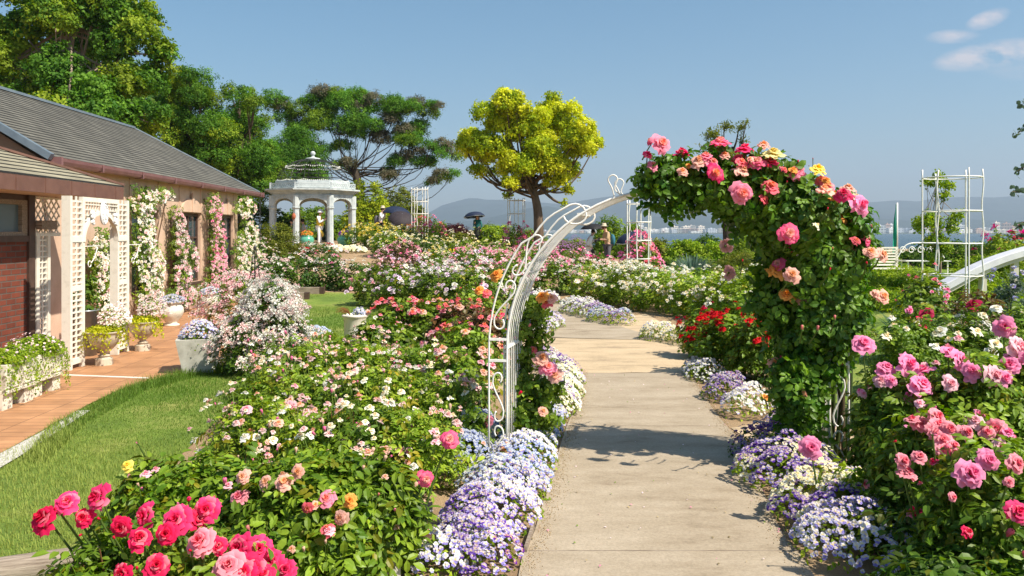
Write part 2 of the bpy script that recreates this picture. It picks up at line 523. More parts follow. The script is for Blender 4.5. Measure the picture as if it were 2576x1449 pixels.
# lawn, terrace, paths
LAWN_A = [(-3.8, 1.0), (-3.85, 3), (-3.95, 5), (-4.0, 6.24), (-4.12, 7.12), (-4.25, 8.0), (-4.3, 8.72), (-4.07, 9.68), (-3.95, 10.3), (-3.3, 10.4), (-2.95, 9.5), (-2.8, 8.0), (-2.62, 6.5), (-2.45, 5.0), (-2.15, 4.0), (-2.1, 1.0)]
LAWN_B = [(-3.95, 10.9), (-2.7, 10.9), (-2.25, 12), (-2.2, 13.5), (-2.5, 16), (-3.1, 18.6), (-3.6, 21), (-4.6, 22.2), (-7.4, 22.4), (-6.2, 20), (-4.9, 17), (-4.15, 14)]
flat_poly('lawn', LAWN_A, .008, 'lawn')
flat_poly('lawn', [(x, y) for x, y in LAWN_B], .016, 'lawn', drape=True)
TERR = [(-9, -2), (-3.8, -2), (-3.8, 3), (-3.95, 5), (-4.0, 6.24), (-4.12, 7.12), (-4.25, 8.0), (-4.3, 8.72), (-4.07, 9.68), (-4.0, 12), (-4.2, 14), (-4.9, 17), (-5.6, 20), (-9, 20)]
flat_poly('terrace', TERR, .02, 'terrace_tile')
flat_poly('pebble_strip', [(-3.8, 4.6), (-3.9, 5.2), (-3.99, 6.24), (-4.08, 7.0), (-4.2, 7.7), (-4.08, 7.7), (-3.95, 7.0), (-3.8, 6.2), (-3.66, 5.2), (-3.6, 4.6)], .024, 'pebbles')


def ring(L_, R_):
    a = smooth_pts([G(*p)[:2] for p in L_]); b_ = smooth_pts([G(*p)[:2] for p in R_])
    return [tuple(p) for p in a] + [tuple(p) for p in b_[::-1]]


pl = [(-.0, 1.0)]
PATH = ring([(1240, 2200), (1305, 1449), (1345, 1340), (1385, 1200), (1402, 1150), (1420, 1090), (1445, 1020), (1458, 940)],
            [(2420, 2200), (2045, 1449), (1965, 1340), (1900, 1190), (1868, 1120), (1800, 1040), (1745, 955), (1733, 940)])
flat_poly('path', PATH, .012, 'path_concrete')
flat_poly('path', ring([(1375, 850), (1398, 820), (1390, 795), (1360, 775), (1340, 760)], [(1680, 858), (1610, 838), (1540, 815), (1470, 790), (1420, 764)]), .012, 'path_concrete')
flat_poly('sandy_crossing', ring([(1200, 935), (1240, 890), (1290, 868), (1370, 852)], [(1250, 990), (1460, 941), (1600, 938), (1735, 941)]) , .006, 'path_sandy')
flat_poly('sandy_crossing', [G(*p)[:2] for p in [(1370, 851), (1700, 858), (1800, 868), (1830, 905), (1735, 941), (1600, 938), (1460, 941), (1300, 930)]], .008, 'path_sandy')
flat_poly('sandy_crossing', [G(*p)[:2] for p in [(1838, 1078), (1990, 1055), (2200, 1085), (2100, 1120), (1885, 1108)]], .006, 'path_sandy')
flat_poly('sandy_crossing', [G(*p)[:2] for p in [(1520, 806), (1625, 790), (1700, 830), (1680, 856), (1560, 824)]], .006, 'path_sandy')
X, Y = np.meshgrid(np.linspace(3.3, 18, 40), np.linspace(5.5, 32, 60), indexing='ij'); X = X + (Y - 12) * .06
g = MB(); g.grid(np.stack([X, Y, H(X, Y) + .012], -1)); structure(g.build('lawn', MAT['lawn'], smooth=True))
# joints across the path
for k, (yy, x0, x1) in enumerate([(1391, 1330, 2010), (1075, 1432, 1840)]):
    a = G(x0, yy); b_ = G(x1, yy)
    g = MB(); g.box((a[0], a[1] - .0022, .0125), (b_[0], a[1] + .0022, .0142), m=0); structure(g.build('path_joint', MAT['timber_old']))

# ------------------------------------------------------------------ house
RZ = .034
def hloc(X0, Y):
    return (X0 * math.cos(RZ) - Y * math.sin(RZ), X0 * math.sin(RZ) + Y * math.cos(RZ), 0)


house = thing('garden_house', 'long pink stucco house with grey tiled hip roof and tall brown windows under climbing roses', 'house', hloc(-6.6, 16), RZ)
WIN = [(-.9, .3), (1.5, 2.7), (4.0, 5.1)]
w = MB(); Z0, Z1, ZT = .62, 2.17, 2.80
w.box((-.2, -3.8, -.1), (0, 5.5, Z0)); w.box((-.2, -3.8, Z1), (0, 5.5, ZT))
e = [-3.8] + [v for ab in WIN for v in ab] + [5.5]
for a, b_ in zip(e[::2], e[1::2]): w.box((-.2, a, Z0), (0, b_, Z1))
w.box((-4.6, 5.3, -.1), (-.2, 5.498, ZT)); w.box((-4.6, -3.6, -.1), (-4.4, 5.3, ZT))
# shallow pilasters and mouldings
for (a, b_) in WIN:
    for yy in (a - .09, b_ + .01): w.box((0, yy, -.1), (.016, yy + .08, ZT - .05))
w.build('wall', MAT['stucco_pink'], house)
for (a, b_) in WIN:
    mm = MB(); c = (a + b_) / 2; r = (b_ - a) / 2
    th = np.linspace(0, PI, 17)
    pts = [(c + r * math.cos(t), Z1 + .02 + .3 * math.sin(t)) for t in th]
    V = [(0, y, z) for y, z in pts] + [(.045, y, z) for y, z in pts] + [(.045, c, Z1 + .02)]
    k = len(pts)
    mm.add(V, [(2 * k, k + i, k + i + 1) for i in range(k - 1)], [(i, k + i, k + i + 1, i + 1) for i in range(k - 1)])
    mm.box((.0451, c - .05, Z1 + .02), (.07, c + .05, Z1 + .45))
    mm.build('lunette_moulding', MAT['stucco_pink'], house)
    fr = MB()
    fx0, fx1 = -.12, -.05
    for (y0, y1, z0, z1) in [(a, a + .06, Z0, Z1), (b_ - .06, b_, Z0, Z1), (a + .06, b_ - .06, Z0, Z0 + .06), (a + .06, b_ - .06, Z1 - .07, Z1), (c - .025, c + .025, Z0 + .06, Z1 - .07)]:
        fr.box((fx0, y0, z0), (fx1, y1, z1))
    for zz in (1.12, 1.62):
        fr.box((fx0, a + .06, zz - .02), (fx1 - .004, c - .025, zz + .02)); fr.box((fx0, c + .025, zz - .02), (fx1 - .004, b_ - .06, zz + .02))
    f_ = fr.build('window', MAT['brown_frame'], house)
    p = MB(); p.box((-.1, a + .05, Z0 + .05), (-.09, b_ - .05, Z1 - .06)); p.build('pane', MAT['glass_pane'], f_)
    s_ = MB(); s_.box((-.08, a, Z0 - .05), (.07, b_, Z0 - .002)); s_.build('sill', MAT['brown_frame'], f_)
# dark inside
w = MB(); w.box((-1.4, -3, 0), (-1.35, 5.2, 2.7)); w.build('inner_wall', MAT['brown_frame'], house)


def tiled_slope(g, x_e, z_e, x_r, z_r, y0f, y1f, rows, lift=.022, m=0):
    """rows of tiles, each a shallow wedge; y0f/y1f give the ends at slope parameter t"""
    for i in range(rows):
        t0, t1 = i / rows, (i + 1) / rows + .012
        xa, xb = x_e + (x_r - x_e) * t0, x_e + (x_r - x_e) * t1
        za, zb = z_e + (z_r - z_e) * t0 + lift, z_e + (z_r - z_e) * t1 + .002
        a0, a1, b0, b1 = y0f(t0), y1f(t0), y0f(t1), y1f(t1)
        V = [(xa, a0, za), (xa, a1, za), (xb, b1, zb), (xb, b0, zb), (xa, a0, za - lift - .004), (xa, a1, za - lift - .004)]
        g.add(V, None, [(0, 1, 2, 3)], m=m); g.add(V, None, [(4, 5, 1, 0)], m=1)  # riser faces take the dark slot: shade of the tile gaps put into colour


EX, EZ, RX, RZZ = .16, 2.86, -2.3, 4.36
g = MB()
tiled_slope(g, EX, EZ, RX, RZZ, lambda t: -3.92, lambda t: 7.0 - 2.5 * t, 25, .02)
g.add([(EX, 7.0, EZ), (RX, 4.5, RZZ), (2 * RX - EX, 7.0, EZ)], [(0, 2, 1)])
g.add([(2 * RX - EX, 7.0, EZ), (RX, 4.5, RZZ), (RX, -3.92, RZZ), (2 * RX - EX, -3.92, EZ)], None, [(0, 3, 2, 1)])
roof = g.build('roof', [MAT['roof_tile'], MAT['iron']], house)  # dark second material is painted gap shade on the risers, no ironwork
g = MB(); g.bar((RX, -3.92, RZZ + .03), (RX, 4.5, RZZ + .03), .1, .05); g.bar((RX, 4.5, RZZ + .03), (EX, 7.0, EZ + .03), .045, .03); g.build('ridge_cap', MAT['flashing'], roof)
g = MB(); g.bar((EX + .02, -3.98, EZ + .0), (RX, -3.98, RZZ + .0), .1, .1); g.build('rake_flashing', MAT['flashing'], house)
g = MB(); g.box((0.002, -3.8, 2.78), (EX - .02, 6.9, 2.80)); g.box((-4.8, 5.52, 2.78), (0, 6.9, 2.8)); g.build('soffit', MAT['soffit'], house)
# gutter: rounded channel
prof_g = [(.0, .1), (.005, .03), (.03, -.01), (.075, -.02), (.12, .0), (.14, .05), (.145, .1), (.135, .1), (.12, .04), (.075, .01), (.03, .03), (.015, .1)]
V = np.array([[(EX - .03 + x, y, 2.755 + z) for x, z in prof_g] for y in (-3.85, 7.02)])
g = MB(); g.grid(V)
for yy in (-3.86, 7.02): g.box((EX - .035, yy - .05, 2.735), (EX + .13, yy + .01, 2.868))
for yy in np.arange(-2.6, 7, 1.55): g.box((EX - .034, yy, 2.73), (EX + .122, yy + .05, 2.74)); g.box((EX + .117, yy, 2.735), (EX + .123, yy + .05, 2.86))
g.build('gutter', MAT['gutter_paint'], house)
# gable end
gy = -3.802
g = MB(); V = [(.0, gy, -.1), (.0, gy, 2.80), (RX, gy, 4.28), (-4.6, gy, 2.8), (-4.6, gy, -.1)]
g.add(V, [(0, 1, 2), (0, 2, 4), (2, 3, 4)]); g.add(np.array(V) + (0, .2, 0), [(0, 2, 1), (0, 4, 2), (2, 4, 3)])
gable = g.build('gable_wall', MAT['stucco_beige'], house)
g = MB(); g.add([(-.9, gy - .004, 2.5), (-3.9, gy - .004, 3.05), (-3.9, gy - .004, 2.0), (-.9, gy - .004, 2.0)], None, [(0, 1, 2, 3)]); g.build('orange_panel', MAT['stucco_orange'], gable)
def flake(cx, cz, sx, sz, seed):
    rr = random.Random(seed); g = MB(); n = 11
    P = [(cx + sx * (.6 + .5 * rr.random()) * math.cos(t), cz + sz * (.55 + .5 * rr.random()) * math.sin(t)) for t in np.arange(n) / n * 2 * PI]
    V = [(x, gy - .008 - .01 * rr.random(), z) for x, z in P] + [(cx, gy - .02, cz)]
    g.add(V, [(n, i, (i + 1) % n) for i in range(n)]); g.build('peeling_patch', MAT['letter_white'], gable)
flake(-.62, 2.92, .05, .09, 1); flake(-.36, 2.76, .03, .02, 2)
# rain chain
rc = thing('rain_chain', 'dark rain chain hanging from the far corner of the pink house gutter', 'chain', hloc(-6.6 + .2, 22.9))
g = MB()
for i in range(34):
    z = 2.72 - i * .072; a = (i % 2) * PI / 2
    th = np.linspace(0, 2 * PI, 7)
    g.tube([(.022 * math.cos(t) * math.cos(a), .022 * math.cos(t) * math.sin(a), z + .046 * math.sin(t)) for t in th], .006, 4, cap=False)
g.build('links', MAT['iron'], rc)

# ------------------------------------------------------------------ brick annex
ann = thing('brick_porch', 'low red brick annex with brown metal fascia and ribbed tan roof on the left edge', 'annex', hloc(-6.0, 10), RZ)
g = MB(); g.box((-.2, -6, -.05), (0, .64, 1.62)); g.build('brick_wall', MAT['brick_red'], ann)
g = MB(); g.box((-.22, -6, 1.62), (.03, .64, 1.70)); g.box((-.2, .64, -.05), (.035, .78, 2.23)); g.box((-.2, -6, 2.16), (.0, .64, 2.23)); g.box((-.2, -.12, 1.7), (0, -.02, 2.16)); g.build('brown_trim', MAT['brown_frame'], ann)
g = MB()
for k in range(9): g.bar((-.02, -5.9, 1.73 + k * .049), (-.02, -.13, 1.73 + k * .049), .06, .008, up=(.5, 0, 1))
g.build('louvre', MAT['timber_old'], ann)
fr = MB()
for (y0, y1, z0, z1) in [(-.02, .03, 1.7, 2.16), (.52, .64, 1.7, 2.16), (.03, .52, 1.7, 1.75), (.03, .52, 2.1, 2.16)]: fr.box((-.1, y0, z0), (.012, y1, z1))
f_ = fr.build('window', MAT['timber_old'], ann)
g = MB(); g.box((-.05, .03, 1.75), (-.04, .52, 2.1)); g.build('pane', MAT['glass_frosted'], f_)
g = MB(); g.box((.57, -6, 2.23), (.6, 2.1, 2.41)); g.box((-2.4, 2.07, 2.23), (.57, 2.1, 2.41))
for yy in np.arange(-5.6, 2.1, .62): g.box((.6, yy, 2.228), (.606, yy + .014, 2.412))
g.build('fascia', MAT['brown_metal'], ann)
g = MB(); g.box((-.2, -6, 2.235), (.568, 2.068, 2.25)); g.build('soffit', MAT['stucco_pink'], ann)
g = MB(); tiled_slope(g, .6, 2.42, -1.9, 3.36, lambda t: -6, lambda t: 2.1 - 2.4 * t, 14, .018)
tiles = g.build('roof', [MAT['annex_tile'], MAT['iron']], ann)  # second slot only darkens the risers, as painted shade between tile rows
g = MB(); g.bar((.6, 2.1, 2.45), (-1.9, -.3, 3.4), .06, .03); g.build('hip_cap', MAT['brown_metal'], tiles)
g = MB()  # wooden ledge beside the corner
g.box((-.02, .82, 1.78), (.1, 1.2, 1.9)); g.build('wooden_box', MAT['timber_old'], ann)
# wall behind the porch
g = MB(); g.box((-.7, .8, -.05), (-.6, 2.15, 2.23)); g.build('porch_wall', MAT['stucco_pink'], ann)

# white diagonal lattice screen at the porch
ls = thing('lattice_screen', 'cream diagonal lattice panel on a slatted post beside the brown corner post', 'screen', hloc(-6.0, 10.8), RZ)
g = MB()
W_, z0, z1 = .62, 1.72, 2.22
g.box((-.02, 0, z1 - .02), (.03, W_, z1)); g.box((-.02, 0, z0 - .03), (.03, W_, z0 + .02))
step = .13
for s_ in (1, -1):
    k = -1.2
    while k < 1.4:
        ya, yb = k, k + (z1 - z0)
        lo, hi = max(ya, 0), min(yb, W_)
        if hi - lo > .04:
            if s_ > 0: g.bar((.004 if s_ > 0 else .016, lo, z0 + lo - ya), (.004, hi, z0 + hi - ya), .022, .008, up=(1, 0, 0))
            else: g.bar((.016, lo, z1 - (lo - ya)), (.016, hi, z1 - (hi - ya)), .022, .008, up=(1, 0, 0))
        k += step
g.build('lattice', MAT['white_wood'], ls)
g = MB(); g.box((-.03, .02, 0.02), (.03, .1, z0 - .03)); g.box((-.03, .3, 0.02), (.03, .36, z0 - .03)); g.box((-.01, .19, .02), (.01, .21, z0 - .03))
for k in range(22): g.box((-.006, .1, .05 + k * .075), (.006, .3, .07 + k * .075))
g.build('post', MAT['white_wood'], ls)

# white porch arch with medallion
pa = thing('porch_arch', 'cream wooden lattice arch with oval relief medallion at the house porch', 'arch', hloc(-5.16, 10.1), RZ)
def lattice_post(y0, x0):
    g = MB()
    g.box((x0 - .11, y0, .02), (x0, y0 + .05, 2.2)); g.box((x0 - .05, y0 + .3, .02), (x0, y0 + .36, 2.2)); g.box((x0 - .03, y0 + .165, .1), (x0 - .01, y0 + .185, 2.2))
    for k in range(27): g.box((x0 - .028, y0 + .05, .2 + k * .074), (x0 - .012, y0 + .3, .222 + k * .074))
    for zz in (.08, 1.0, 1.62): g.box((x0 - .045, y0 + .05, zz), (x0 - .002, y0 + .3, zz + .07))
    g.build('post', MAT['white_wood'], pa)
for y0 in (.0, 1.28): lattice_post(y0, 0)
g = MB(); cy, r_ = .82, .46
th = np.linspace(0, PI, 19)
for x0 in (-.05,):
    inn = [(cy + r_ * math.cos(t), 1.62 + .36 * math.sin(t)) for t in th]; out = [(cy + (r_ + .05) * math.cos(t), 1.62 + .42 * math.sin(t)) for t in th]
    V = np.array([[(x, y, z) for y, z in q] for x, q in ((x0, inn), (.01, inn), (.01, out), (x0, out), (x0, inn))])
    g.grid(V)
g.box((-.05, .36, 2.14), (0.0, 1.28, 2.2))
for i in range(13):
    yy = .38 + i * .072
    zb = 1.62 + .42 * math.sqrt(max(0, 1 - ((yy - cy) / (r_ + .05)) ** 2))
    g.box((-.03, yy, zb), (-.016, yy + .014, 2.14))
for k in range(7):
    zz = 1.68 + k * .07
    s_ = (zz - 1.62) / .42
    hw = (r_ + .05) * math.sqrt(max(0, 1 - s_ * s_)) if s_ < 1 else 0
    if cy - hw > .37: g.box((-.016, .36, zz), (-.002, cy - hw, zz + .014)); g.box((-.016, cy + hw, zz), (-.002, 1.28, zz + .014))
g.build('arch_panel', MAT['white_wood'], pa)
g = MB(); R_ = frames(np.array([[1., 0, 0]]), np.array([0.]))[0]
g2 = MB(); g2.lathe([(0, .0), (.1, 0), (.105, .02), (.09, .035), (.085, .02), (0, .03)], 28)
V, C_, F3_, F4_, a_, b2 = g2.arrays(); V = np.stack([V[:, 2], V[:, 0] * .95, V[:, 1] * 1.55], -1) + (.012, cy, 2.0)
g.add(V, F3_, F4_)
for i in range(60):
    a = RNG.uniform(0, 2 * PI); q = math.sqrt(RNG.uniform(0, 1)) * .075
    c = np.array([.04, cy + q * math.cos(a), 2.0 + 1.5 * q * math.sin(a)])
    g3 = MB(); g3.lathe([(0, -.014), (.012, -.006), (.014, 0), (.008, .012), (0, .016)], 6); g.merge(g3, T=c)
g.build('medallion', MAT['letter_white'], pa)
for yy in (.5, 1.14):
    g = MB()
    for i in range(16):
        g3 = MB(); g3.lathe([(0, -.03), (.02, -.012), (.022, .01), (0, .03)], 7); g.merge(g3, T=(.02 + RNG.uniform(0, .02), yy + RNG.uniform(-.03, .03), 1.93 + RNG.uniform(-.08, .08)))
    g.build('relief', MAT['letter_white'], pa)
# hanging brackets with scrolls
for y0 in (.36, 1.64):
    g = MB(); g.tube([(.0, y0 + t, 1.56) for t in (0, .2, .4)], .006, 5)
    sp = [(.0, y0 + .36 - .05 * t - .02 * math.cos(t * 1.2), 1.54 - .05 * t) for t in np.linspace(0, 4, 14)] + [(0, y0 + .12 + .04 * math.cos(t), 1.33 + .04 * math.sin(t)) for t in np.linspace(.6, 6, 16)]
    g.tube(sp, .006, 5); g.build('scroll_bracket', MAT['white_metal'], pa)
# white threshold strip in the paving
a = G(160, 948); b_ = G(372, 956)
g = MB(); g.bar((a[0], a[1], .024), (b_[0], b_[1], .024), .05, .006); tag(g.build('threshold_strip', MAT['white_metal']), 'thin white metal strip set across the orange terrace tiles', 'strip')
# ------------------------------------------------------------------ plant templates
def leaf_t(w=.3, curl=.1, fold=.07, hi=True, C=(1, 1, 1)):
    """one leaf along +x, unit length, upper side +z"""
    g = MB()
    if hi:
        V = [(0, 0, 0), (.3, w * .85, fold), (.3, 0, .01), (.3, -w * .85, fold), (.68, w * .8, fold * .8 - curl * .3), (.68, 0, -curl * .25), (.68, -w * .8, fold * .8 - curl * .3), (1, 0, -curl)]
        g.add(V, [(0, 2, 1), (0, 3, 2), (4, 5, 7), (5, 6, 7)], [(1, 2, 5, 4), (2, 3, 6, 5)], C)
    else:
        g.add([(0, 0, 0), (.5, w, fold), (1, 0, -curl), (.5, -w, fold)], [(0, 3, 1), (1, 3, 2)], None, C)
    return g


def euler_R(ax, ay, az):
    cx, sx, cy, sy, cz, sz = math.cos(ax), math.sin(ax), math.cos(ay), math.sin(ay), math.cos(az), math.sin(az)
    Rx = np.array([[1, 0, 0], [0, cx, -sx], [0, sx, cx]]); Ry = np.array([[cy, 0, sy], [0, 1, 0], [-sy, 0, cy]]); Rz_ = np.array([[cz, -sz, 0], [sz, cz, 0], [0, 0, 1]])
    return Rz_ @ Ry @ Rx


def sprig_t(nl=6, leaflets=5, hi=True, seed=0, w=.3, ll=.28, stem=True, droop=.35, young=None):
    """shoot along +z, unit length, with compound leaves"""
    r = random.Random(seed); g = MB(); lf = leaf_t(w, .14, .08, hi)
    bend = (r.uniform(-.12, .12), r.uniform(-.12, .12))
    P = lambda t: np.array([bend[0] * t * t, bend[1] * t * t, t])
    if stem: g.tube([P(t) for t in (0, .35, .7, 1)], [.012, .011, .008, .005], 3, C=(.75, .95, .7), cap=False)
    az = r.uniform(0, 6.28)
    for i in range(nl):
        t = .25 + .75 * (i + .5) / nl; az += 2.4 + r.uniform(-.4, .4)
        pitch = r.uniform(.05, .7) if t < .85 else r.uniform(-.2, .4)    # rise above horizontal
        tone = r.uniform(.8, 1.2); C = np.array([1, 1, 1]) * tone
        if young is not None and t > .8: C = np.array(young) * tone
        Rb = euler_R(r.uniform(-.3, .3), -pitch, az)
        L_ = ll * r.uniform(.8, 1.15)
        base = P(t)
        if leaflets == 1:
            g.merge(MB().add(lf.arrays()[0], lf.arrays()[2], lf.arrays()[3], C), Rb, base, L_)
            continue
        k = (leaflets - 1) // 2
        for j in range(k):
            x = .45 + .5 * j
            for s_ in (1, -1):
                Rl = Rb @ euler_R(r.uniform(-.35, .35), droop * r.uniform(0, 1), s_ * (1.05 + r.uniform(-.2, .2)))
                g.merge(MB().add(lf.arrays()[0], lf.arrays()[2], lf.arrays()[3], C * r.uniform(.9, 1.1)), Rl, base + Rb @ np.array([x * L_, 0, -.03 * x]), L_ * .85)
        Rl = Rb @ euler_R(r.uniform(-.3, .3), droop * r.uniform(.2, 1), r.uniform(-.2, .2))
        g.merge(MB().add(lf.arrays()[0], lf.arrays()[2], lf.arrays()[3], C), Rl, base + Rb @ np.array([(.45 + .5 * k) * L_ * .95, 0, -.05]), L_)
    return g


RED = (1.3, .85, .6)
SPR_HI = [sprig_t(4, 5, True, i, w=.27, ll=.23, droop=.6, young=RED if i == 1 else None) for i in range(5)]
SPR_MID = [sprig_t(5, 3, True, 10 + i, w=.34, ll=.26, young=RED if i == 2 else None) for i in range(4)]
SPR_LO = [sprig_t(6, 1, False, 20 + i, w=.36, ll=.36, stem=False) for i in range(4)]
SPR_CLIMB = [sprig_t(5, 5, True, 30 + i, w=.37, ll=.24, droop=.5) for i in range(4)]


def tuft_t(n, r, ll, w=.3, hi=False, seed=0, droop=0.):
    """loose bunch of n leaves"""
    rg = np.random.default_rng(seed); g = MB(); lf = leaf_t(w, .15, .08, hi)
    P = rg.normal(0, r * .5, (n, 3)); P[:, 2] *= .6
    Z = rg.normal(0, .55, (n, 3)) + (0, 0, 1.)
    R = frames(Z, rg.uniform(0, 6.28, n))
    if droop:
        P[:, 2] -= droop * rg.uniform(0, 1, n)
    g.scatter(lf, P, R, ll * rg.uniform(.7, 1.25, n), np.repeat(rg.uniform(.8, 1.2, n)[:, None], 3, 1))
    return g


TUFT = [tuft_t(14, .5, .38, .32, seed=s) for s in range(4)]
TUFT_FINE = [tuft_t(26, .5, .22, .26, seed=10 + s) for s in range(4)]
TUFT_LONG = [tuft_t(16, .45, .5, .13, seed=20 + s) for s in range(4)]


def petal_patch(a0, width, r0, r1, z0, z1, curl, nu, nv, Cin, Cout, lift=0., wave=0., seed=0):
    """cupped petal around the vertical axis"""
    r = random.Random(seed); V = np.zeros((nv + 1, nu + 1, 3)); C = np.zeros((nv + 1, nu + 1, 3))
    ph = r.uniform(0, 6)
    for i in range(nv + 1):
        v = i / nv
        wv = width * (.35 + .65 * math.sin(min(1, v * 1.15) * PI * .55)) * (1 - .25 * max(0, v - .8) / .2)
        for j in range(nu + 1):
            u = -1 + 2 * j / nu
            edge = abs(u) ** 2
            rad = r0 + (r1 - r0) * v ** 1.1 - curl * 0
            z = z0 + (z1 - z0) * math.sin(v * PI / 2) - .18 * (r1) * edge * v
            if v > .7: rad += curl * (v - .7) / .3 * .5; z -= curl * ((v - .7) / .3) ** 2 * .6
            z += wave * (math.sin(ph + u * 4) + .6 * math.sin(ph * 2 + u * 9)) * v
            rad *= 1 + wave * .8 * math.sin(ph * 3 + u * 6) * v
            V[i, j] = (rad * math.cos(a0 + u * wv), rad * math.sin(a0 + u * wv), z)
            C[i, j] = np.array(Cin) + (np.array(Cout) - np.array(Cin)) * (v ** 1.3)
    return V, C


def rose_t(cen, mid, out, edge=None, n=22, nu=4, nv=3, openn=1.0, seed=0, streak=0.):
    """rose bloom of unit radius facing +z"""
    r = random.Random(seed); g = MB()
    edge = edge or out
    for i in range(n):
        t = (i + .5) / n
        a = i * 2.399 + r.uniform(-.25, .25)
        c0 = np.array(cen) * (1 - t) + np.array(mid) * t if t < .5 else np.array(mid) * (2 - 2 * t) + np.array(out) * (2 * t - 1)
        c1 = c0 * (1 - .5) + np.array(edge) * .5 if t < .4 else np.array(edge)
        if streak and r.random() < streak: c1 = c1 * .6 + np.array((.85, .5, .55)) * .4
        r0 = .04 + .22 * t; r1 = (.14 + .86 * t ** 1.05) * openn
        z0 = -.28 * t; z1 = .42 * (1 - t) + (.3 - .42 * t) * 1.0
        V, C = petal_patch(a, (1.25 - .5 * t) * r.uniform(.75, 1.1), r0, r1 * r.uniform(.8, 1.12), z0 - .1, z1 * .9 + r.uniform(-.12, .1), .04 + .22 * t, nu, nv, c0 * .92, c1, wave=.025 + .065 * t, seed=seed * 100 + i)
        g.grid(V, C)
    # calyx
    g.lathe([(0, -.5), (.14, -.42), (.16, -.25), (.05, -.12)], 6, C=(.12, .2, .04))
    return g


def bud_t(col, seed=0):
    g = MB(); r = random.Random(seed)
    for i in range(5):
        V, C = petal_patch(i * 2.4, 1.5, .25, .22 + .05 * i, -.4, .9, .0, 3, 3, np.array(col) * .8, col, seed=seed + i)
        V[..., 2] -= 0; V[-1, :, :2] *= .3; g.grid(V, C)
    g.lathe([(0, -1.0), (.3, -.75), (.36, -.45), (.2, -.3)], 6, C=(.1, .2, .04))
    for i in range(5):
        a = i * 1.257; g.add([(.28 * math.cos(a - .5), .28 * math.sin(a - .5), -.4), (.28 * math.cos(a + .5), .28 * math.sin(a + .5), -.4), (.5 * math.cos(a), .5 * math.sin(a), .5)], [(0, 1, 2)], C=(.13, .24, .05))
    return g


PAL = {  # centre, middle, outer, edge
    'white': [(.74, .66, .44), (.78, .76, .66), (.82, .81, .77), None],
    'cream': [(.85, .62, .3), (.86, .78, .55), (.88, .84, .68), None],
    'blush': [(.82, .46, .4), (.83, .6, .56), (.84, .7, .67), (.82, .6, .6)],
    'palepink': [(.86, .28, .36), (.89, .42, .5), (.9, .56, .62), None],
    'lilac': [(.62, .4, .55), (.7, .52, .68), (.76, .64, .76), None],
    'pink': [(.85, .08, .25), (.9, .14, .34), (.93, .24, .46), (.93, .34, .56)],
    'rosepink': [(.8, .04, .1), (.86, .08, .18), (.88, .18, .27), (.9, .38, .44)],
    'hotpink': [(.75, .008, .06), (.82, .012, .1), (.87, .02, .14), (.88, .06, .22)],
    'crimson': [(.62, .005, .02), (.72, .006, .035), (.8, .01, .07), (.84, .02, .12)],
    'magenta': [(.6, .01, .16), (.7, .02, .26), (.78, .04, .34), None],
    'red': [(.35, .002, .006), (.5, .004, .008), (.62, .006, .012), None],
    'deepred': [(.3, .0, .02), (.42, .005, .05), (.5, .01, .08), None],
    'coral': [(.85, .3, .1), (.86, .28, .2), (.86, .3, .28), (.85, .14, .2)],
    'peach': [(.86, .42, .14), (.88, .52, .32), (.88, .6, .46), (.86, .5, .42)],
    'apricot': [(.86, .36, .06), (.88, .52, .18), (.88, .64, .34), (.86, .46, .4)],
    'yellow': [(.86, .52, .02), (.9, .66, .06), (.92, .76, .16), None],
    'lemon': [(.88, .62, .06), (.9, .76, .22), (.9, .82, .4), None],
    'gold': [(.8, .42, .01), (.85, .52, .01), (.87, .6, .03), None],
    'orange': [(.8, .22, .01), (.84, .3, .03), (.86, .42, .1), None],
    'bicolor': [(.86, .42, .1), (.86, .38, .3), (.85, .1, .22), (.84, .03, .18)],
    'pinkface': [(.86, .3, .12), (.84, .2, .22), (.84, .14, .26), (.86, .3, .42)],
    'pinkedge': [(.86, .6, .4), (.88, .56, .5), (.88, .5, .52), (.82, .08, .24)],
    'mauveback': [(.55, .3, .25), (.6, .36, .32), (.6, .34, .34), None],
}
BM = {}


def bloom_mesh(col, lod, variant=0):
    key = (col, lod, variant)
    if key in BM: return BM[key]
    if col.startswith('bud_'):
        g = bud_t(PAL[col[4:]][2] if col[4:] in PAL else (.8, .1, .1), variant)
    else:
        c = PAL[col]
        n, nu, nv = {0: (26, 5, 4), 1: (16, 3, 3), 2: (10, 2, 2), 3: (6, 2, 1)}[lod]
        g = rose_t(c[0], c[1], c[2], c[3], n, nu, nv, seed=variant * 7 + lod, streak=.22 if col in ('crimson', 'hotpink', 'rosepink') else 0)
    o = g.build('bloom', MAT['petal'], smooth=True)
    me = o.data; bpy.data.objects.remove(o)
    BM[key] = me
    return me


SUN_DIR = np.array([.7, -.42, 1.]); SUN_DIR /= np.linalg.norm(SUN_DIR)


def face_dir(nrm, up=.8, cam=.25, jit=.3):
    """blooms look outwards, up and a little to the light"""
    nrm = np.atleast_2d(nrm); n = len(nrm)
    d = nrm * .8 + np.array([0, -cam, up]) + RNG.normal(0, jit, (n, 3))
    return d / np.linalg.norm(d, axis=1)[:, None]


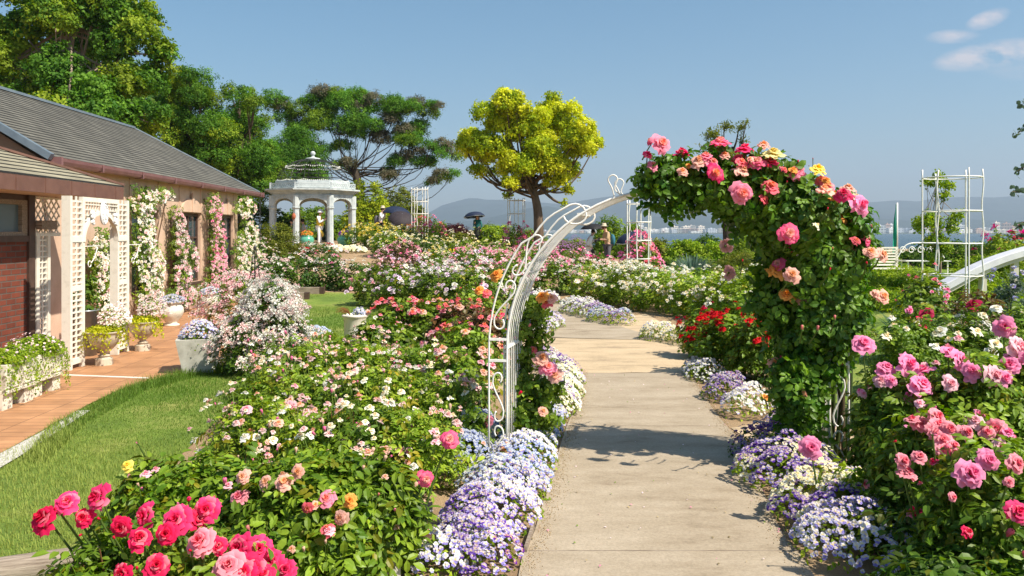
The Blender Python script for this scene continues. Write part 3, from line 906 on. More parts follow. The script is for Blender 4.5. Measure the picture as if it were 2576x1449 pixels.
def add_blooms(parent, P, Nn, cols, sizes, lod, name='bloom', cap=100, **kw):
    """first (largest) 100 as parts of their own, the rest one part"""
    P = np.asarray(P); n = len(P)
    if n == 0: return
    D = face_dir(Nn, **kw); R = frames(D)
    sizes = np.asarray(sizes) * np.ones(n)
    order = np.argsort(-sizes * (1 if n <= cap else 1) / np.maximum(.5, P[:, 1] + parent.location.y), kind='stable')
    if n > cap:
        rest = order[cap:]
        g = MB(); cache = {}
        for i in rest:
            c = cols[i % len(cols)] if isinstance(cols, list) else cols
            cache.setdefault(c, []).append(i)
        for c, idx in cache.items():
            base = PAL[c]; t = rose_t(base[0], base[1], base[2], base[3], *{0: (16, 3, 3), 1: (12, 3, 2), 2: (8, 2, 2), 3: (6, 2, 1)}[lod], seed=3)
            g.scatter(t, P[idx], R[idx], sizes[idx], np.repeat(RNG.uniform(.92, 1.06, len(idx))[:, None], 3, 1))
        o = g.build('small_' + name + 's' if False else name, MAT['petal'], parent, True); o['kind'] = 'stuff'
        order = order[:cap]
    for i in order:
        c = cols[i % len(cols)] if isinstance(cols, list) else cols
        me = bloom_mesh(c, lod, int(i) % 3)
        inst(name, me, parent, P[i], R[i], float(sizes[i]))


def dome_pts(n, rx, ry, h, zmin=.0, lump=.18, seed=0, shell=(.55, 1.0), power=1.0, egg=1.0):
    """points in the outer shell of a lumpy dome standing on z=0; returns points, outward normals"""
    rg = np.random.default_rng(seed + 1000)
    z = rg.uniform(zmin, 1, n) ** power; a = rg.uniform(0, 2 * PI, n)
    prof_r = np.sqrt(np.clip(1 - (z * .98) ** 2.2, .02, 1)) * (1 - .25 * (1 - z) ** 3)
    k = rg.integers(3, 6); ph = rg.uniform(0, 6, 6)
    l = 1 + lump * (np.sin(a * 3 + ph[0] + z * 3) * .5 + np.sin(a * 5 + ph[1] - z * 5) * .35 + np.sin(a * 9 + ph[2] + z * 9) * .25)
    s = shell[0] + (shell[1] - shell[0]) * rg.uniform(0, 1, n) ** .5
    X = rx * prof_r * np.cos(a) * l * s; Y = ry * prof_r * np.sin(a) * l * s; Z = h * (z * (1 + lump * .7 * np.sin(a * 2 + ph[3]) * np.cos(z * 4 + ph[4]))) * (s * .35 + .65)
    Nn = np.stack([np.cos(a) * prof_r / rx, np.sin(a) * prof_r / ry, (z + .15) / h], -1)
    Nn /= np.linalg.norm(Nn, axis=1)[:, None]
    return np.stack([X, Y, Z], -1), Nn


GREEN = {
    'rose': ((.065, .14, .008), (.24, .34, .025)), 'fresh': ((.12, .22, .01), (.36, .45, .035)), 'dark': ((.035, .095, .01), (.12, .2, .02)), 'climb': ((.035, .11, .008), (.15, .27, .02)),
    'olive': ((.09, .13, .012), (.25, .26, .035)), 'canopy': ((.045, .14, .012), (.17, .33, .03)), 'lime': ((.34, .4, .01), (.66, .64, .03)), 'blue': ((.06, .1, .07), (.14, .19, .13)),
    'dusky': ((.09, .1, .05), (.2, .17, .11)), 'burg': ((.05, .012, .014), (.12, .03, .03)), 'redgreen': ((.09, .05, .02), (.16, .12, .04)), 'maple': ((.2, .3, .01), (.5, .54, .02)),
}


def tints(n, pal, rg=None):
    rg = rg or RNG
    a, b = np.array(GREEN[pal][0]), np.array(GREEN[pal][1])
    t = rg.uniform(0, 1, (n, 1)) ** 1.2
    return (a * (1 - t) + b * t) * rg.uniform(.85, 1.15, (n, 1))


BSEED = [0]


def bush(name, label, cat, X, Y, rx, ry, h, pal='rose', n=150, sprig=None, size=.24, up=.55, bl=None, nb=0, bs=.04, lod=2, group=None, canes=8, spread=.0, zb=.15, heroes=None, mat_='leaf', lump=.18, bzmin=.35, hlod=0, z=None, bup=.9, power=1.0, shell=(.5, 1.0), bo=.36, clus=0):
    BSEED[0] += 1; sd = BSEED[0]; rg = np.random.default_rng(sd)
    z = float(H(X, Y)) if z is None else z
    t = thing(name, label, cat, (X, Y, z), group=group)
    sp = sprig or SPR_MID
    P, Nn = dome_pts(n, rx, ry, h * .92, zb, lump, sd, shell=shell, power=power)
    D = Nn * (1 - up * .5) + np.array([0, 0, up]) + rg.normal(0, .28, (n, 3))
    g = MB(); which = rg.integers(0, len(sp), n)
    R = frames(D); S = size * rg.uniform(.7, 1.3, n); T = tints(n, pal, rg)
    P = P - R[:, :, 2] * S[:, None] * .55
    P[:, 2] = np.maximum(P[:, 2], .02)
    for k in range(len(sp)):
        i = which == k; g.scatter(sp[k], P[i], R[i], S[i], T[i])
    g.build('foliage', MAT[mat_], t)
    if canes:
        g = MB()
        for i in range(canes * 2 if Y < 6 else 0):
            j = rg.integers(0, n); q = P[j] + Nn[j] * .06 + (0, 0, .1 + .1 * rg.random()); g.tube([P[j] * .8, P[j], q], [.005, .004, .0025], 4, C=(.2, .28, .06) if i % 3 else (.26, .13, .06))
        for i in range(canes):
            j = rg.integers(0, n); q = P[j] * .95
            b0 = np.array([rg.normal(0, rx * .12), rg.normal(0, ry * .12), -.03])
            mid = (b0 + q) / 2 * np.array([.75, .75, 1.15])
            g.tube([b0, mid, q], [.012, .009, .005], 5, C=(.13, .17, .05) if rg.random() < .7 else (.16, .09, .05))
        g.build('stems', MAT['leaf_matte'], t)
    if nb:
        pb, nn = dome_pts(nb, rx * 1.02, ry * 1.02, h * .97, bzmin, lump, sd, shell=(.93, 1.04), power=.8)
        if clus: j = rg.integers(0, max(1, nb // clus), nb); pb = pb[j] + rg.normal(0, bs * 1.7, (nb, 3)) * (1, 1, .6); nn = nn[j]
        if Y < 9:
            g = MB(); pq = pb + nn * size * bo
            for i in range(nb): e = rg.normal(0, .03, 3); g.tube([pq[i] - nn[i] * .12 - (0, 0, .12) + e, pq[i] - nn[i] * .03 - (0, 0, .05), pq[i]], [.0035, .003, .0025], 3, C=(.2, .3, .06), cap=False)
            g.build('flower_stems', MAT['leaf_matte'], t)['kind'] = 'stuff'
        add_blooms(t, pb + nn * size * bo, nn, bl, bs * rg.uniform(.55, 1.3, nb), lod, up=bup)
    if heroes:
        hero_blooms(t, heroes, (X, Y, z), rx, ry, h, hlod)
    return t


def hero_blooms(t, heroes, org, rx, ry, h, lod=0, stem=True, up=.45, cam=.7, jit=.22, rscale=1.0):
    """blooms seen at given picture points, set on the front of the dome"""
    org = np.array(org); c = org + (0, 0, 0)
    g = MB()
    for i, hd in enumerate(heroes):
        px, py, r, col = hd[:4]
        d = np.array([(px - CX) / F, 1, -(py - HOR) / F]); o = np.array([0, 0, CH]) - c
        q = np.array([1 / rx, 1 / ry, 1 / h]) * .98
        a = ((d * q) ** 2).sum(); b_ = 2 * (o * q * d * q).sum(); cc = ((o * q) ** 2).sum() - 1
        disc = b_ * b_ - 4 * a * cc
        Yh = (-b_ - math.sqrt(disc)) / (2 * a) if disc > 0 else -b_ / (2 * a)
        Yh -= .1
        if len(hd) > 4 and hd[4] is not None: Yh = hd[4]
        P = np.array([0, 0, CH]) + d * Yh - c
        size = r / F * Yh * rscale
        D = np.array([RNG.normal(0, jit), -cam + RNG.normal(0, jit), up + RNG.normal(0, jit)])
        if len(hd) > 5: D = np.array(hd[5], float)
        R = frames(D[None])[0]
        inst('bud' if col.startswith('bud_') else 'bloom', bloom_mesh(col, lod, i % 4), t, P, R, size)
        if stem:
            b0 = P * np.array([.72, .72, 1]) * np.array([1, 1, .45]) + (0, 0.1, 0)
            dn = D / np.linalg.norm(D)
            MB().tube([b0, (b0 + P) / 2 + (0, .02, .03), P - dn * size * .5], [.006, .005, .004], 5, C=(.14, .22, .05)).build('flower_stem', MAT['leaf_matte'], t)


# ------------------------------------------------------------------ violas and bedding
def viola_t(c_up, c_lo, eye, hi=True):
    g = MB()
    for k, (a, w, l, c) in enumerate([(PI * .36, .5, 1, c_up), (PI * .64, .5, 1, c_up), (-.05, .5, .95, c_lo), (PI + .05, .5, .95, c_lo), (-PI / 2, .62, 1, c_lo)]):
        ca, sa = math.cos(a), math.sin(a)
        def pt(u, v, z): return (ca * u - sa * v, sa * u + ca * v, z)
        V = [pt(.0, 0, 0), pt(.55 * l, w, .05 + .03 * k), pt(l, w * .45, -.06), pt(l, -w * .45, -.06), pt(.55 * l, -w, .05 + .03 * k)]
        C = [np.array(eye) if k >= 2 else np.array(c) * .8, c, c, c, c]
        g.add(V, [(0, 2, 1), (0, 3, 2), (0, 4, 3)], None, C)
    return g


VIO = {
    'lilacwhite': viola_t((.48, .48, .76), (.68, .69, .82), (.85, .7, .2)),
    'white': viola_t((.66, .68, .76), (.73, .74, .78), (.86, .8, .35)),
    'lilac': viola_t((.32, .27, .66), (.55, .53, .8), (.85, .65, .1)),
    'purple': viola_t((.14, .05, .4), (.27, .17, .56), (.85, .7, .3)),
    'deep': viola_t((.16, .02, .34), (.24, .06, .45), (.85, .6, .1)),
    'blue': viola_t((.27, .33, .62), (.42, .48, .72), (.8, .8, .6)),
    'creamy': viola_t((.74, .74, .68), (.76, .75, .62), (.85, .65, .1)),
    'pinkish': viola_t((.85, .6, .66), (.88, .78, .8), (.8, .4, .4)),
}


def bedding(name, label, pts, wd, h, cols, dens=1500, fs=.0155, leaf=2200, group=None, zoff=0., cat='flower bed', pal='fresh', kind='stuff', lf=.035):
    """low mound of small flowers along a ground line pts [(x,y)] of half width wd"""
    P = smooth_pts(pts, 6); seg = np.linalg.norm(np.diff(P, axis=0), axis=1); L_ = seg.sum()
    cum = np.concatenate([[0], np.cumsum(seg)])
    def samp(n, rg):
        s = rg.uniform(-wd * .6, L_ + wd * .6, n)
        sc = np.clip(s, 0, L_)
        x = np.interp(sc, cum, P[:, 0]); y = np.interp(sc, cum, P[:, 1])
        i = np.clip(np.searchsorted(cum, sc) - 1, 0, len(P) - 2); T = (P[i + 1] - P[i]) / (seg[i][:, None] + 1e-9)
        over = (s - sc)
        u = rg.uniform(-1, 1, n)
        lim = np.sqrt(np.clip(1 - (over / (wd * .62)) ** 2, 0, 1)) * (1 + .1 * np.sin(s * 9) + .07 * np.sin(s * 23))
        u *= lim
        x = x + T[:, 0] * over - T[:, 1] * u * wd; y = y + T[:, 1] * over + T[:, 0] * u * wd
        e = np.sqrt(np.clip(1 - u * u / np.maximum(lim * lim, .05) * .92, 0, 1)) * np.maximum(lim, .25)
        z = h * e * (1 + .16 * np.sin(x * 17) * np.sin(y * 15) + .08 * np.sin(x * 43 + y * 37))
        Nn = np.stack([-T[:, 1] * u, T[:, 0] * u, np.full(n, .75)], -1)
        return x, y, z, Nn, s / L_
    rg = np.random.default_rng(len(bpy.data.objects)); area = L_ * wd * 2
    cx, cy = P.mean(0); t = thing(name, label, cat, (cx, cy, float(H(cx, cy)) + zoff), group=group)
    t['kind'] = kind
    base = np.array([cx, cy, 0])
    n = int(area * leaf); x, y, z, Nn, s = samp(n, rg)
    g = MB(); z = z * rg.uniform(.2, .97, n)
    g.scatter(leaf_t(.28, .2, .1, False), np.stack([x, y, z], -1) - base, frames(Nn + rg.normal(0, .7, (n, 3))), lf * rg.uniform(.6, 1.4, n), tints(n, pal, rg))
    g.build('foliage', MAT['leaf_matte'], t)['kind'] = 'stuff'
    n = int(area * dens * 1.25); x, y, z, Nn, s = samp(n, rg)
    g = MB(); D = Nn + np.array([.1, -.55, .35]) + rg.normal(0, .35, (n, 3))
    ck = list(cols); W = rg.uniform(0, 1, n); patch = .5 + .5 * np.sin(x * 5 + 3 * np.sin(y * 4)) * np.cos(y * 6 + x * 2)
    ci = np.clip(((patch * .7 + W * .3) * len(ck)).astype(int), 0, len(ck) - 1)
    D = D / np.linalg.norm(D, axis=1)[:, None]; R = frames(D, rg.normal(0, .5, n) + PI)
    for k, c in enumerate(ck):
        i = ci == k
        g.scatter(VIO[c], np.stack([x, y, z + .008], -1)[i] - base, R[i], fs * rg.uniform(.75, 1.2, i.sum()), np.repeat(rg.uniform(.9, 1.05, i.sum())[:, None], 3, 1))
    g.build('flowers', MAT['petal'], t)['kind'] = 'stuff'
    return t


# ------------------------------------------------------------------ trees
NT = 4.2


def tree(name, label, base, trunk, r0, lobes, n_per, tufts, ts, pal, barkm='bark', limbs=True, mat_='leaf_matte', rest=.35, r_end=.4, seed=0, flat=.6, twigs=3, group=None, cat='tree', extra=None):
    """trunk: points relative to base; lobes: (x,y,z,rx,ry,rz) relative to base"""
    rg = np.random.default_rng(seed + 50)
    t = thing(name, label, cat, base, group=group)
    tp = smooth_pts(trunk, 4); k = len(tp)
    g = MB(); g.tube(tp, np.linspace(r0, r0 * r_end, k) * (1 + .25 * np.exp(-np.arange(k) / 2)), 10)
    g.build('trunk', MAT[barkm], t, True)
    if limbs:
        g = MB()
        for (x, y, z, a, b, c) in lobes[::2]:
            j = min(k - 1, int(k * (.45 + .5 * rg.random()))); p0 = tp[j]; p1 = np.array([x, y, z - c * .2])
            mid = (p0 + p1) / 2 + np.array([(p1 - p0)[0] * .12, (p1 - p0)[1] * .12, -.12 * np.linalg.norm(p1 - p0)]) + rg.normal(0, .05 * np.linalg.norm(p1 - p0), 3)
            pp = smooth_pts([p0, mid, p1], 5); rr = r0 * rest * (.6 + .4 * rg.random())
            g.tube(pp, np.linspace(rr, rr * .3, len(pp)), 6)
            for q in range(twigs):
                s = pp[rg.integers(4, len(pp))]; d = rdirs(1, -.1, 1)[0] * np.array([a, b, c]) * .9
                e2 = np.array([x, y, z]) + d
                g.tube(smooth_pts([s, (s + e2) / 2 + rg.normal(0, .08 * a, 3), e2], 3), np.linspace(rr * .3, rr * .08, 7), 4, cap=False)
        g.build('limbs', MAT[barkm], t, True)
    g = MB()
    pals = pal if isinstance(pal, list) else [pal]
    for li, (x, y, z, a, b, c) in enumerate(lobes):
        n = int(NT * n_per * (a * b + a * c + b * c) / 3)
        D = rdirs(n, -.75, 1); s = (rg.uniform(.35, 1, n) ** .45)[:, None]
        nn = 1 + .22 * np.sin(D[:, :1] * 7 + li) * np.sin(D[:, 1:2] * 6 + 2 * li) + .15 * np.sin(D[:, 2:] * 11 + li)
        P = D * s * nn * np.array([a, b, c]) + (x, y, z)
        Nn = D + np.array([0, 0, flat]) + rg.normal(0, .35, (n, 3))
        R = frames(Nn); S = ts * rg.uniform(.65, 1.3, n); wh = rg.integers(0, len(tufts), n); T = tints(n, pals[li % len(pals)], rg) * (1 + .12 * math.sin(li * 2.3))
        for q in range(len(tufts)):
            i = wh == q; g.scatter(tufts[q], P[i], R[i], S[i], T[i])
    g.build('crown', MAT[mat_], t)
    return t


def lobes_from(pts, Y, base, depth=1.0, seed=0, split=3, f=.62):
    """crown lobes from picture points (px, py, r px [, dy]) around distance Y"""
    rr = random.Random(seed); out = []
    for p in pts:
        px, py, r = p[:3]; dy = p[3] if len(p) > 3 else rr.uniform(-1, 1) * depth; asp = p[4] if len(p) > 4 else .85
        Yp = Y + dy; R_ = r / F * Y
        for q in range(split):
            a_ = rr.uniform(0, 6.28); e_ = R_ * rr.uniform(.3, .75); s_ = f * rr.uniform(.7, 1.25)
            out.append((wx(px, Yp) - base[0] + e_ * math.cos(a_), Yp - base[1] + rr.uniform(-.6, .6) * R_, wz(py, Yp) - base[2] + e_ * asp * math.sin(a_), R_ * s_, R_ * s_ * .95, R_ * asp * s_))
    return out
# ------------------------------------------------------------------ rose arch (front face at 6 m)
O_ = np.array([wx(1230, 6.0), 6.0, 0.0])
U_ = np.array([math.cos(.063), -math.sin(.063), 0]); V_ = np.array([.11, .45, 0])
AW = 2.645
arch = thing('garden_arch', 'white metal rose arch with scroll side panels spanning the path', 'arch', tuple(O_))
RI = 1.185; CXL = AW / 2; CZ = .88


def af(u, z, d=0.0):
    return U_ * u + V_ * d + np.array([0, 0, z])


def apath(R, d, n=40, zb=.0):
    pts = [af(CXL - R, zb, d), af(CXL - R, CZ * .5, d)]
    pts += [af(CXL - R * math.cos(t), CZ + R * math.sin(t), d) for t in np.linspace(0, PI, n)]
    pts += [af(CXL + R, CZ * .5, d), af(CXL + R, zb, d)]
    return pts


for d in (0, 1):
    g = MB(); g.tube(apath(RI, d), .0105, 8); g.build('hoop', MAT['white_metal'], arch, True)
    for sgn in (-1, 1):
        g = MB(); R2 = AW / 2
        pts = [af(CXL + sgn * R2, 0, d), af(CXL + sgn * R2, CZ * .5, d)] + [af(CXL + sgn * R2 * math.cos(t) * (1 - .0 * t), CZ + R2 * 1.02 * math.sin(t), d) for t in np.linspace(0, .62, 10)]
        # the outer tube bows out and curls back on the hoop
        cx_, cz_ = CXL + sgn * (RI + .03) * math.cos(.98), CZ + (RI + .03) * math.sin(.98)
        pts += [af(CXL + sgn * 1.27 * math.cos(t), CZ + (1.30 + .05 * math.sin((t - .62) / .3 * PI)) * math.sin(t), d) for t in np.linspace(.68, .86, 4)]
        rc_ = .085
        for t in np.linspace(PI * .62, -PI * .95, 13): pts.append(af(cx_ + sgn * -1 * (-.075) * 0 - sgn * (-rc_ * math.cos(t)) * -1, cz_ - .015 + rc_ * math.sin(t) * (1 if t > 0 else .8), d))
        g.tube(pts, .0085, 6)
        g.build('outer_post', MAT['white_metal'], arch, True)
        # S scrolls between hoop and post
        def scroll(cu, z0, z1, flip=1):
            """S scroll from z0 to z1 around centre offset cu"""
            L_ = z1 - z0; r = .042; pts = []
            for t in np.linspace(-PI * 1.3, 0, 12): pts.append((cu + r * .9 * math.cos(t) * flip * (1 - .35 * (-t / 4)), z0 + r * 1.3 + r * math.sin(t)))
            for t in np.linspace(0, 1, 9)[1:-1]: pts.append((cu + flip * .045 * math.cos(t * PI), z0 + r * 1.3 + (L_ - 2.6 * r) * t))
            for t in np.linspace(PI, -PI * .3, 12): pts.append((cu + r * .9 * math.cos(t) * flip * (1 - .35 * (PI - t) / 4), z1 - r * 1.3 + r * math.sin(t)))
            return pts
        cu = CXL + sgn * (RI + R2) / 2
        for (z0, z1, fl) in [(.02, .30, 1), (.31, .70, -1)]:
            g = MB(); g.tube([af(u, z, d) for u, z in scroll(cu, z0, z1, fl * sgn)], .007, 5); g.build('scroll', MAT['white_metal'], arch, True)
        for (ta, tb, fl) in [(.1, .42, 1), (.44, .74, -1)]:
            pts = []
            for u, z in scroll(0, 0, 1.25 * (tb - ta), fl):
                tt = ta + z / 1.25; rr = (RI + R2) / 2 + .0 + u * 1.15
                pts.append(af(CXL + sgn * rr * math.cos(tt), CZ + rr * math.sin(tt), d))
            g = MB(); g.tube(pts, .007, 5); g.build('scroll', MAT['white_metal'], arch, True)
        for zz in (.78, .94):
            g = MB(); g.bar(af(CXL + sgn * RI, zz, d), af(CXL + sgn * R2, zz, d), .018, .018); g.build('crossbar', MAT['white_metal'], arch)
# slats running between the two hoops' planes all around
for k in range(1, 7):
    g = MB(); P = apath(RI - .002, k / 7); g.tube(P, .0042, 4); g.build('slat', MAT['white_metal'], arch, True)
for t in (.0, 1.0, 2.14, PI):
    for rr in (RI + .006,):
        g = MB(); u = CXL - rr * math.cos(t); z = CZ + rr * math.sin(t); g.bar(af(u, z, 0), af(u, z, 1), .035, .018); g.build('cross_tie', MAT['white_metal'], arch)
# crest on top: loops and lyre
for d in (0, 1):
    def curl(cu, cz, r, a0, a1, n=14, f=.5): return [af(cu + r * (1 - f * i / n * .4) * math.cos(t), cz + r * (1 - f * i / n * .4) * math.sin(t), d) for i, t in enumerate(np.linspace(a0, a1, n))]
    top = CZ + RI
    for s_ in (-1, 1):
        g = MB(); c = CXL + s_ * .36
        g.tube(smooth_pts([af(c - s_ * -.02 + s_ * .0, top - .07, d), af(c + s_ * .04, top + .01, d), af(c + s_ * .07, top + .075, d), af(c + s_ * .035, top + .11, d), af(c - s_ * .0, top + .08, d), af(c + s_ * -.0 + s_ * .02, top + .0, d), af(c - s_ * .06, top - .045, d), af(c - s_ * .16, top + .02, d), af(c - s_ * .24, top + .15, d), af(c - s_ * .34, top + .23, d)], 5), 0.0055, 5)
        g.tube(curl(CXL + s_ * .06, top + .08, .05, 0, 5.4), 0.0055, 5)
        g.tube([af(CXL + s_ * .2, top - .01, d), af(CXL + s_ * .14, top + .1, d), af(CXL + s_ * .03, top + .22, d)], 0.0055, 5)
        g.build('crest', MAT['white_metal'], arch, True)


# ------------------------------------------------------------------ round trellis towers
def trellis_tower(name, label, X, Y, hgt, r, rings, tr=.011, rot=.0, wob=.012, zoff=-.1):
    t = thing(name, label, 'trellis', (X, Y, float(H(X, Y)) + zoff), rot, group='white metal trellis towers in the rose beds')
    rr = random.Random(int(X * 100))
    vs = []
    for k in range(6):
        a = k * PI / 3; x, y = r * math.cos(a), r * math.sin(a)
        wv = wob if k % 2 == 0 or k == 4 else 0
        pts = [(x + wv * math.sin(s * 9 + k), y + wv * math.cos(s * 8), s) for s in np.linspace(0, hgt - rr.uniform(0, .05), 22)]
        g = MB(); g.tube(pts, tr, 5); g.build('upright', MAT['white_metal'], t, True)
    for z in rings:
        g = MB(); g.tube([(r * math.cos(a), r * math.sin(a), z) for a in np.linspace(0, 2 * PI, 25)], tr * .8, 5, cap=False); g.build('ring', MAT['white_metal'], t, True)
    return t


X = wx(1395 * 1.0 + 1000, 12.2) if False else wx(2395, 12.2)
zb = float(H(X, 12.2))
trellis_tower('trellis_tower', 'tall white metal trellis tower on the right among pink and crimson roses', X, 12.2, 2.72 - zb + .1, .405, [wz(y, 12.2) - zb + .1 for y in (447, 531, 612, 692, 765)], .012, -.46)
for (px, Y, top, lab, n) in [(1056, 36, 470, 'white trellis tower left of the yellow tree beside two dark umbrellas', 4), (1299, 33, 497, 'white trellis tower just left of the yellow tree trunk', 4), (1607, 24, 503, 'white trellis tower with a rose pink bush behind the man in the hat', 5)]:
    X = wx(px, Y); zb = float(H(X, Y)); hh = wz(top, Y) - zb + .1
    trellis_tower('trellis_tower', lab, X, Y, hh, .37, [hh - .12 - k * .55 for k in range(n)], .02, .3 + px % 3)

# ------------------------------------------------------------------ gazebo
GX, GY = -9.6, 38.4; GZ = 1.14
gz = thing('gazebo', 'white eight sided garden gazebo with lattice arches and open wire dome', 'gazebo', (GX, GY, GZ))
GR = 2.0; ANG0 = math.radians(-8)
cv = [(GR * math.cos(ANG0 - k * PI / 4), GR * math.sin(ANG0 - k * PI / 4)) for k in range(8)]


def octa(r, off=0): return [(r * math.cos(ANG0 - k * PI / 4 + off), r * math.sin(ANG0 - k * PI / 4 + off)) for k in range(8)][::-1]


g = MB(); g.prism(octa(GR + .35), -.5, .0); g.build('floor', MAT['concrete_pot'], gz)
for (x, y) in cv:
    g = MB()
    g.lathe([(.19, 0), (.19, .1), (.15, .12), (.14, 1.66), (.18, 1.69), (.18, 1.75), (.14, 1.78)], 8, T=(x, y, 0))
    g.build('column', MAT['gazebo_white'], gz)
zc0, zc1 = 1.78, 2.30
for k in range(8):
    a = np.array(cv[k]); b_ = np.array(cv[(k + 1) % 8]); d = b_ - a; L_ = np.linalg.norm(d); d /= L_; nrm = np.array([d[1], -d[0]])
    if nrm.dot(a) < 0: nrm = -nrm
    def q(s, z, o=0): return (a[0] + d[0] * s + nrm[0] * o, a[1] + d[1] * s + nrm[1] * o, z)
    g = MB(); n = 14; r = L_ / 2 - .14
    V1, V2 = [], []
    for o in (-.05, .05):
        lo = [q(L_ / 2 - r * math.cos(t), zc0 - .02 + .40 * math.sin(t) ** .8, o) for t in np.linspace(0, PI, n)]
        hi = [q(L_ / 2 - r * math.cos(t), zc1, o) for t in np.linspace(0, PI, n)]
        V1.append((lo, hi))
    (l0, h0), (l1, h1) = V1
    g.grid(np.array([l1, h1])); g.grid(np.array([h0, l0])); g.grid(np.array([l0, l1]))
    for o in (1,):  # lattice strips on the spandrel
        for i in range(9):
            s0 = .1 + i * (L_ - .2) / 9
            for dd in (1, -1):
                pa_, pb_ = q(s0, zc1 - .02, .056), q(s0 + dd * .13, zc1 - .15, .056)
                g.bar(pa_, pb_, .014, .012, C=(1, 1, 1))
    g.lathe([(.16, zc0), (.16, zc1)], 8, T=(*a, 0))
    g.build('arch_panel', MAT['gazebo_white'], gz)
g = MB()
for (r, z0, z1) in [(2.02, 2.30, 2.40), (2.12, 2.402, 2.47), (2.22, 2.472, 2.53), (2.36, 2.532, 2.60), (1.98, 2.602, 2.66)]: g.prism(octa(r), z0, z1)
g.prism(octa(1.86), 2.66, 3.0)
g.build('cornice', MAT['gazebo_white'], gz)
g = MB(); rb = 2.08
oc = octa(rb)
for k in range(8):
    a = np.array(oc[k]); b_ = np.array(oc[(k + 1) % 8])
    for z in (2.66, 2.86): g.bar((*a, z), (*b_, z), .05, .035)
    g.box((a[0] - .04, a[1] - .04, 2.6), (a[0] + .04, a[1] + .04, 2.9))
    for i in range(11):
        p = a + (b_ - a) * (i / 11); p2 = a + (b_ - a) * ((i + 1) / 11)
        g.bar((*p, 2.68), (*p2, 2.84), .02, .02); g.bar((*p2, 2.68), (*p, 2.84), .02, .02)
g.build('balustrade', MAT['gazebo_white'], gz)
g = MB(); zd = 3.0; rd = 1.68; hd = 1.12
for k in range(16):
    a = k * PI / 8; g.tube([(rd * math.cos(t) * math.cos(a), rd * math.cos(t) * math.sin(a), zd + hd * math.sin(t)) for t in np.linspace(0, PI / 2 - .05, 10)], .012, 4)
for t in (.12, .3, .5, .72, 1.0, 1.25): g.tube([(rd * math.cos(t) * math.cos(a), rd * math.cos(t) * math.sin(a), zd + hd * math.sin(t)) for a in np.linspace(0, 2 * PI, 33)], .011, 4, cap=False)
g.build('dome_frame', MAT['iron'], gz)
g = MB(); g.lathe([(.02, 4.10), (.36, 4.10), (.34, 4.15), (.1, 4.2), (.06, 4.27), (.0, 4.27)], 20)
th = np.linspace(-PI / 2, PI / 2, 10); g.lathe([(.12 * math.cos(t) + .001, 4.38 + .12 * math.sin(t)) for t in th], 18); g.build('finial', MAT['gazebo_white'], gz, True)
for (t0, z_, nb_) in [(.05, 3.06, 120), (.72, 3.75, 80)]:
    g = MB(); rr_ = rd * math.cos(t0 if t0 > .1 else .05) + .02
    for i in range(nb_):
        a = i / nb_ * 2 * PI; zz = z_ - .05 * abs(math.sin(a * 6)); x, y = rr_ * math.cos(a), rr_ * math.sin(a)
        b0 = MB(); b0.lathe([(0, -.045), (.022, -.03), (.026, 0), (0, .02)], 5); g.merge(b0, T=(x, y, zz))
    g.build('light_string', MAT['bulb'], gz)['kind'] = 'stuff'
# red lantern on the front left column
lt = thing('red_lantern', 'small dark red lantern hung on a white gazebo column', 'lantern', (*[GX + cv[2][0] * 1.09, GY + cv[2][1] * 1.09 - .1], GZ + 1.3))
g = MB(); g.lathe([(0, -.12), (.05, -.11), (.085, -.04), (.09, .06), (.05, .13), (.02, .16), (0, .18)], 12); g.build('body', MAT['terracotta'], lt, True)
g = MB(); g.lathe([(0, -.2), (.02, -.17), (.03, -.12)], 8); g.build('tassel', MAT['terracotta'], lt)


# ------------------------------------------------------------------ pots
def pot(name, label, X, Y, prof, mt, n=28, z=None, group=None, cat='pot', soil=None, parts=None, wob=None):
    z = float(H(X, Y)) + .02 if z is None else z
    t = thing(name, label, cat, (X, Y, z), group=group)
    g = MB(); g.lathe(prof, n, wob=wob); g.build('bowl', MAT[mt], t, True)
    if soil: g = MB(); g.lathe([(0, soil[1] + .01), (soil[0], soil[1])], 16); g.build('soil', MAT['soil_pot'], t)
    return t


def urn(label, px, py, s=1.0):
    X, Y, _ = G(px, py)
    t = pot('stone_urn', label, X, Y, [(.05 * s, .19 * s), (.07 * s, .2 * s), (.14 * s, .26 * s), (.21 * s, .35 * s), (.245 * s, .45 * s), (.25 * s, .5 * s), (.275 * s, .515 * s), (.275 * s, .53 * s), (.235 * s, .53 * s), (.22 * s, .46 * s)], 'stone_pot', soil=(.23 * s, .5 * s))
    g = MB(); g.lathe([(.0, 0), (.13 * s, 0), (.13 * s, .1 * s), (.1 * s, .115 * s), (.07 * s, .125 * s), (.095 * s, .145 * s), (.06 * s, .17 * s), (.05 * s, .195 * s)], 28, wob=lambda a, z: 1 + .03 * np.sign(np.sin(a * 22)) * (z < .1 * s))
    g.build('pedestal', MAT['stone_pot'], t)
    return X, Y, .52 * s


def round_pot(label, px, py, s=1.0, mt='stone_white'):
    X, Y, _ = G(px, py)
    pot('round_pot', label, X, Y, [(0, 0), (.17 * s, 0), (.17 * s, .035 * s), (.12 * s, .06 * s), (.14 * s, .1 * s), (.22 * s, .2 * s), (.265 * s, .32 * s), (.25 * s, .42 * s), (.2 * s, .48 * s), (.205 * s, .52 * s), (.25 * s, .54 * s), (.25 * s, .56 * s), (.2 * s, .56 * s), (.18 * s, .5 * s)], mt, soil=(.2 * s, .53 * s))
    return X, Y, .55 * s


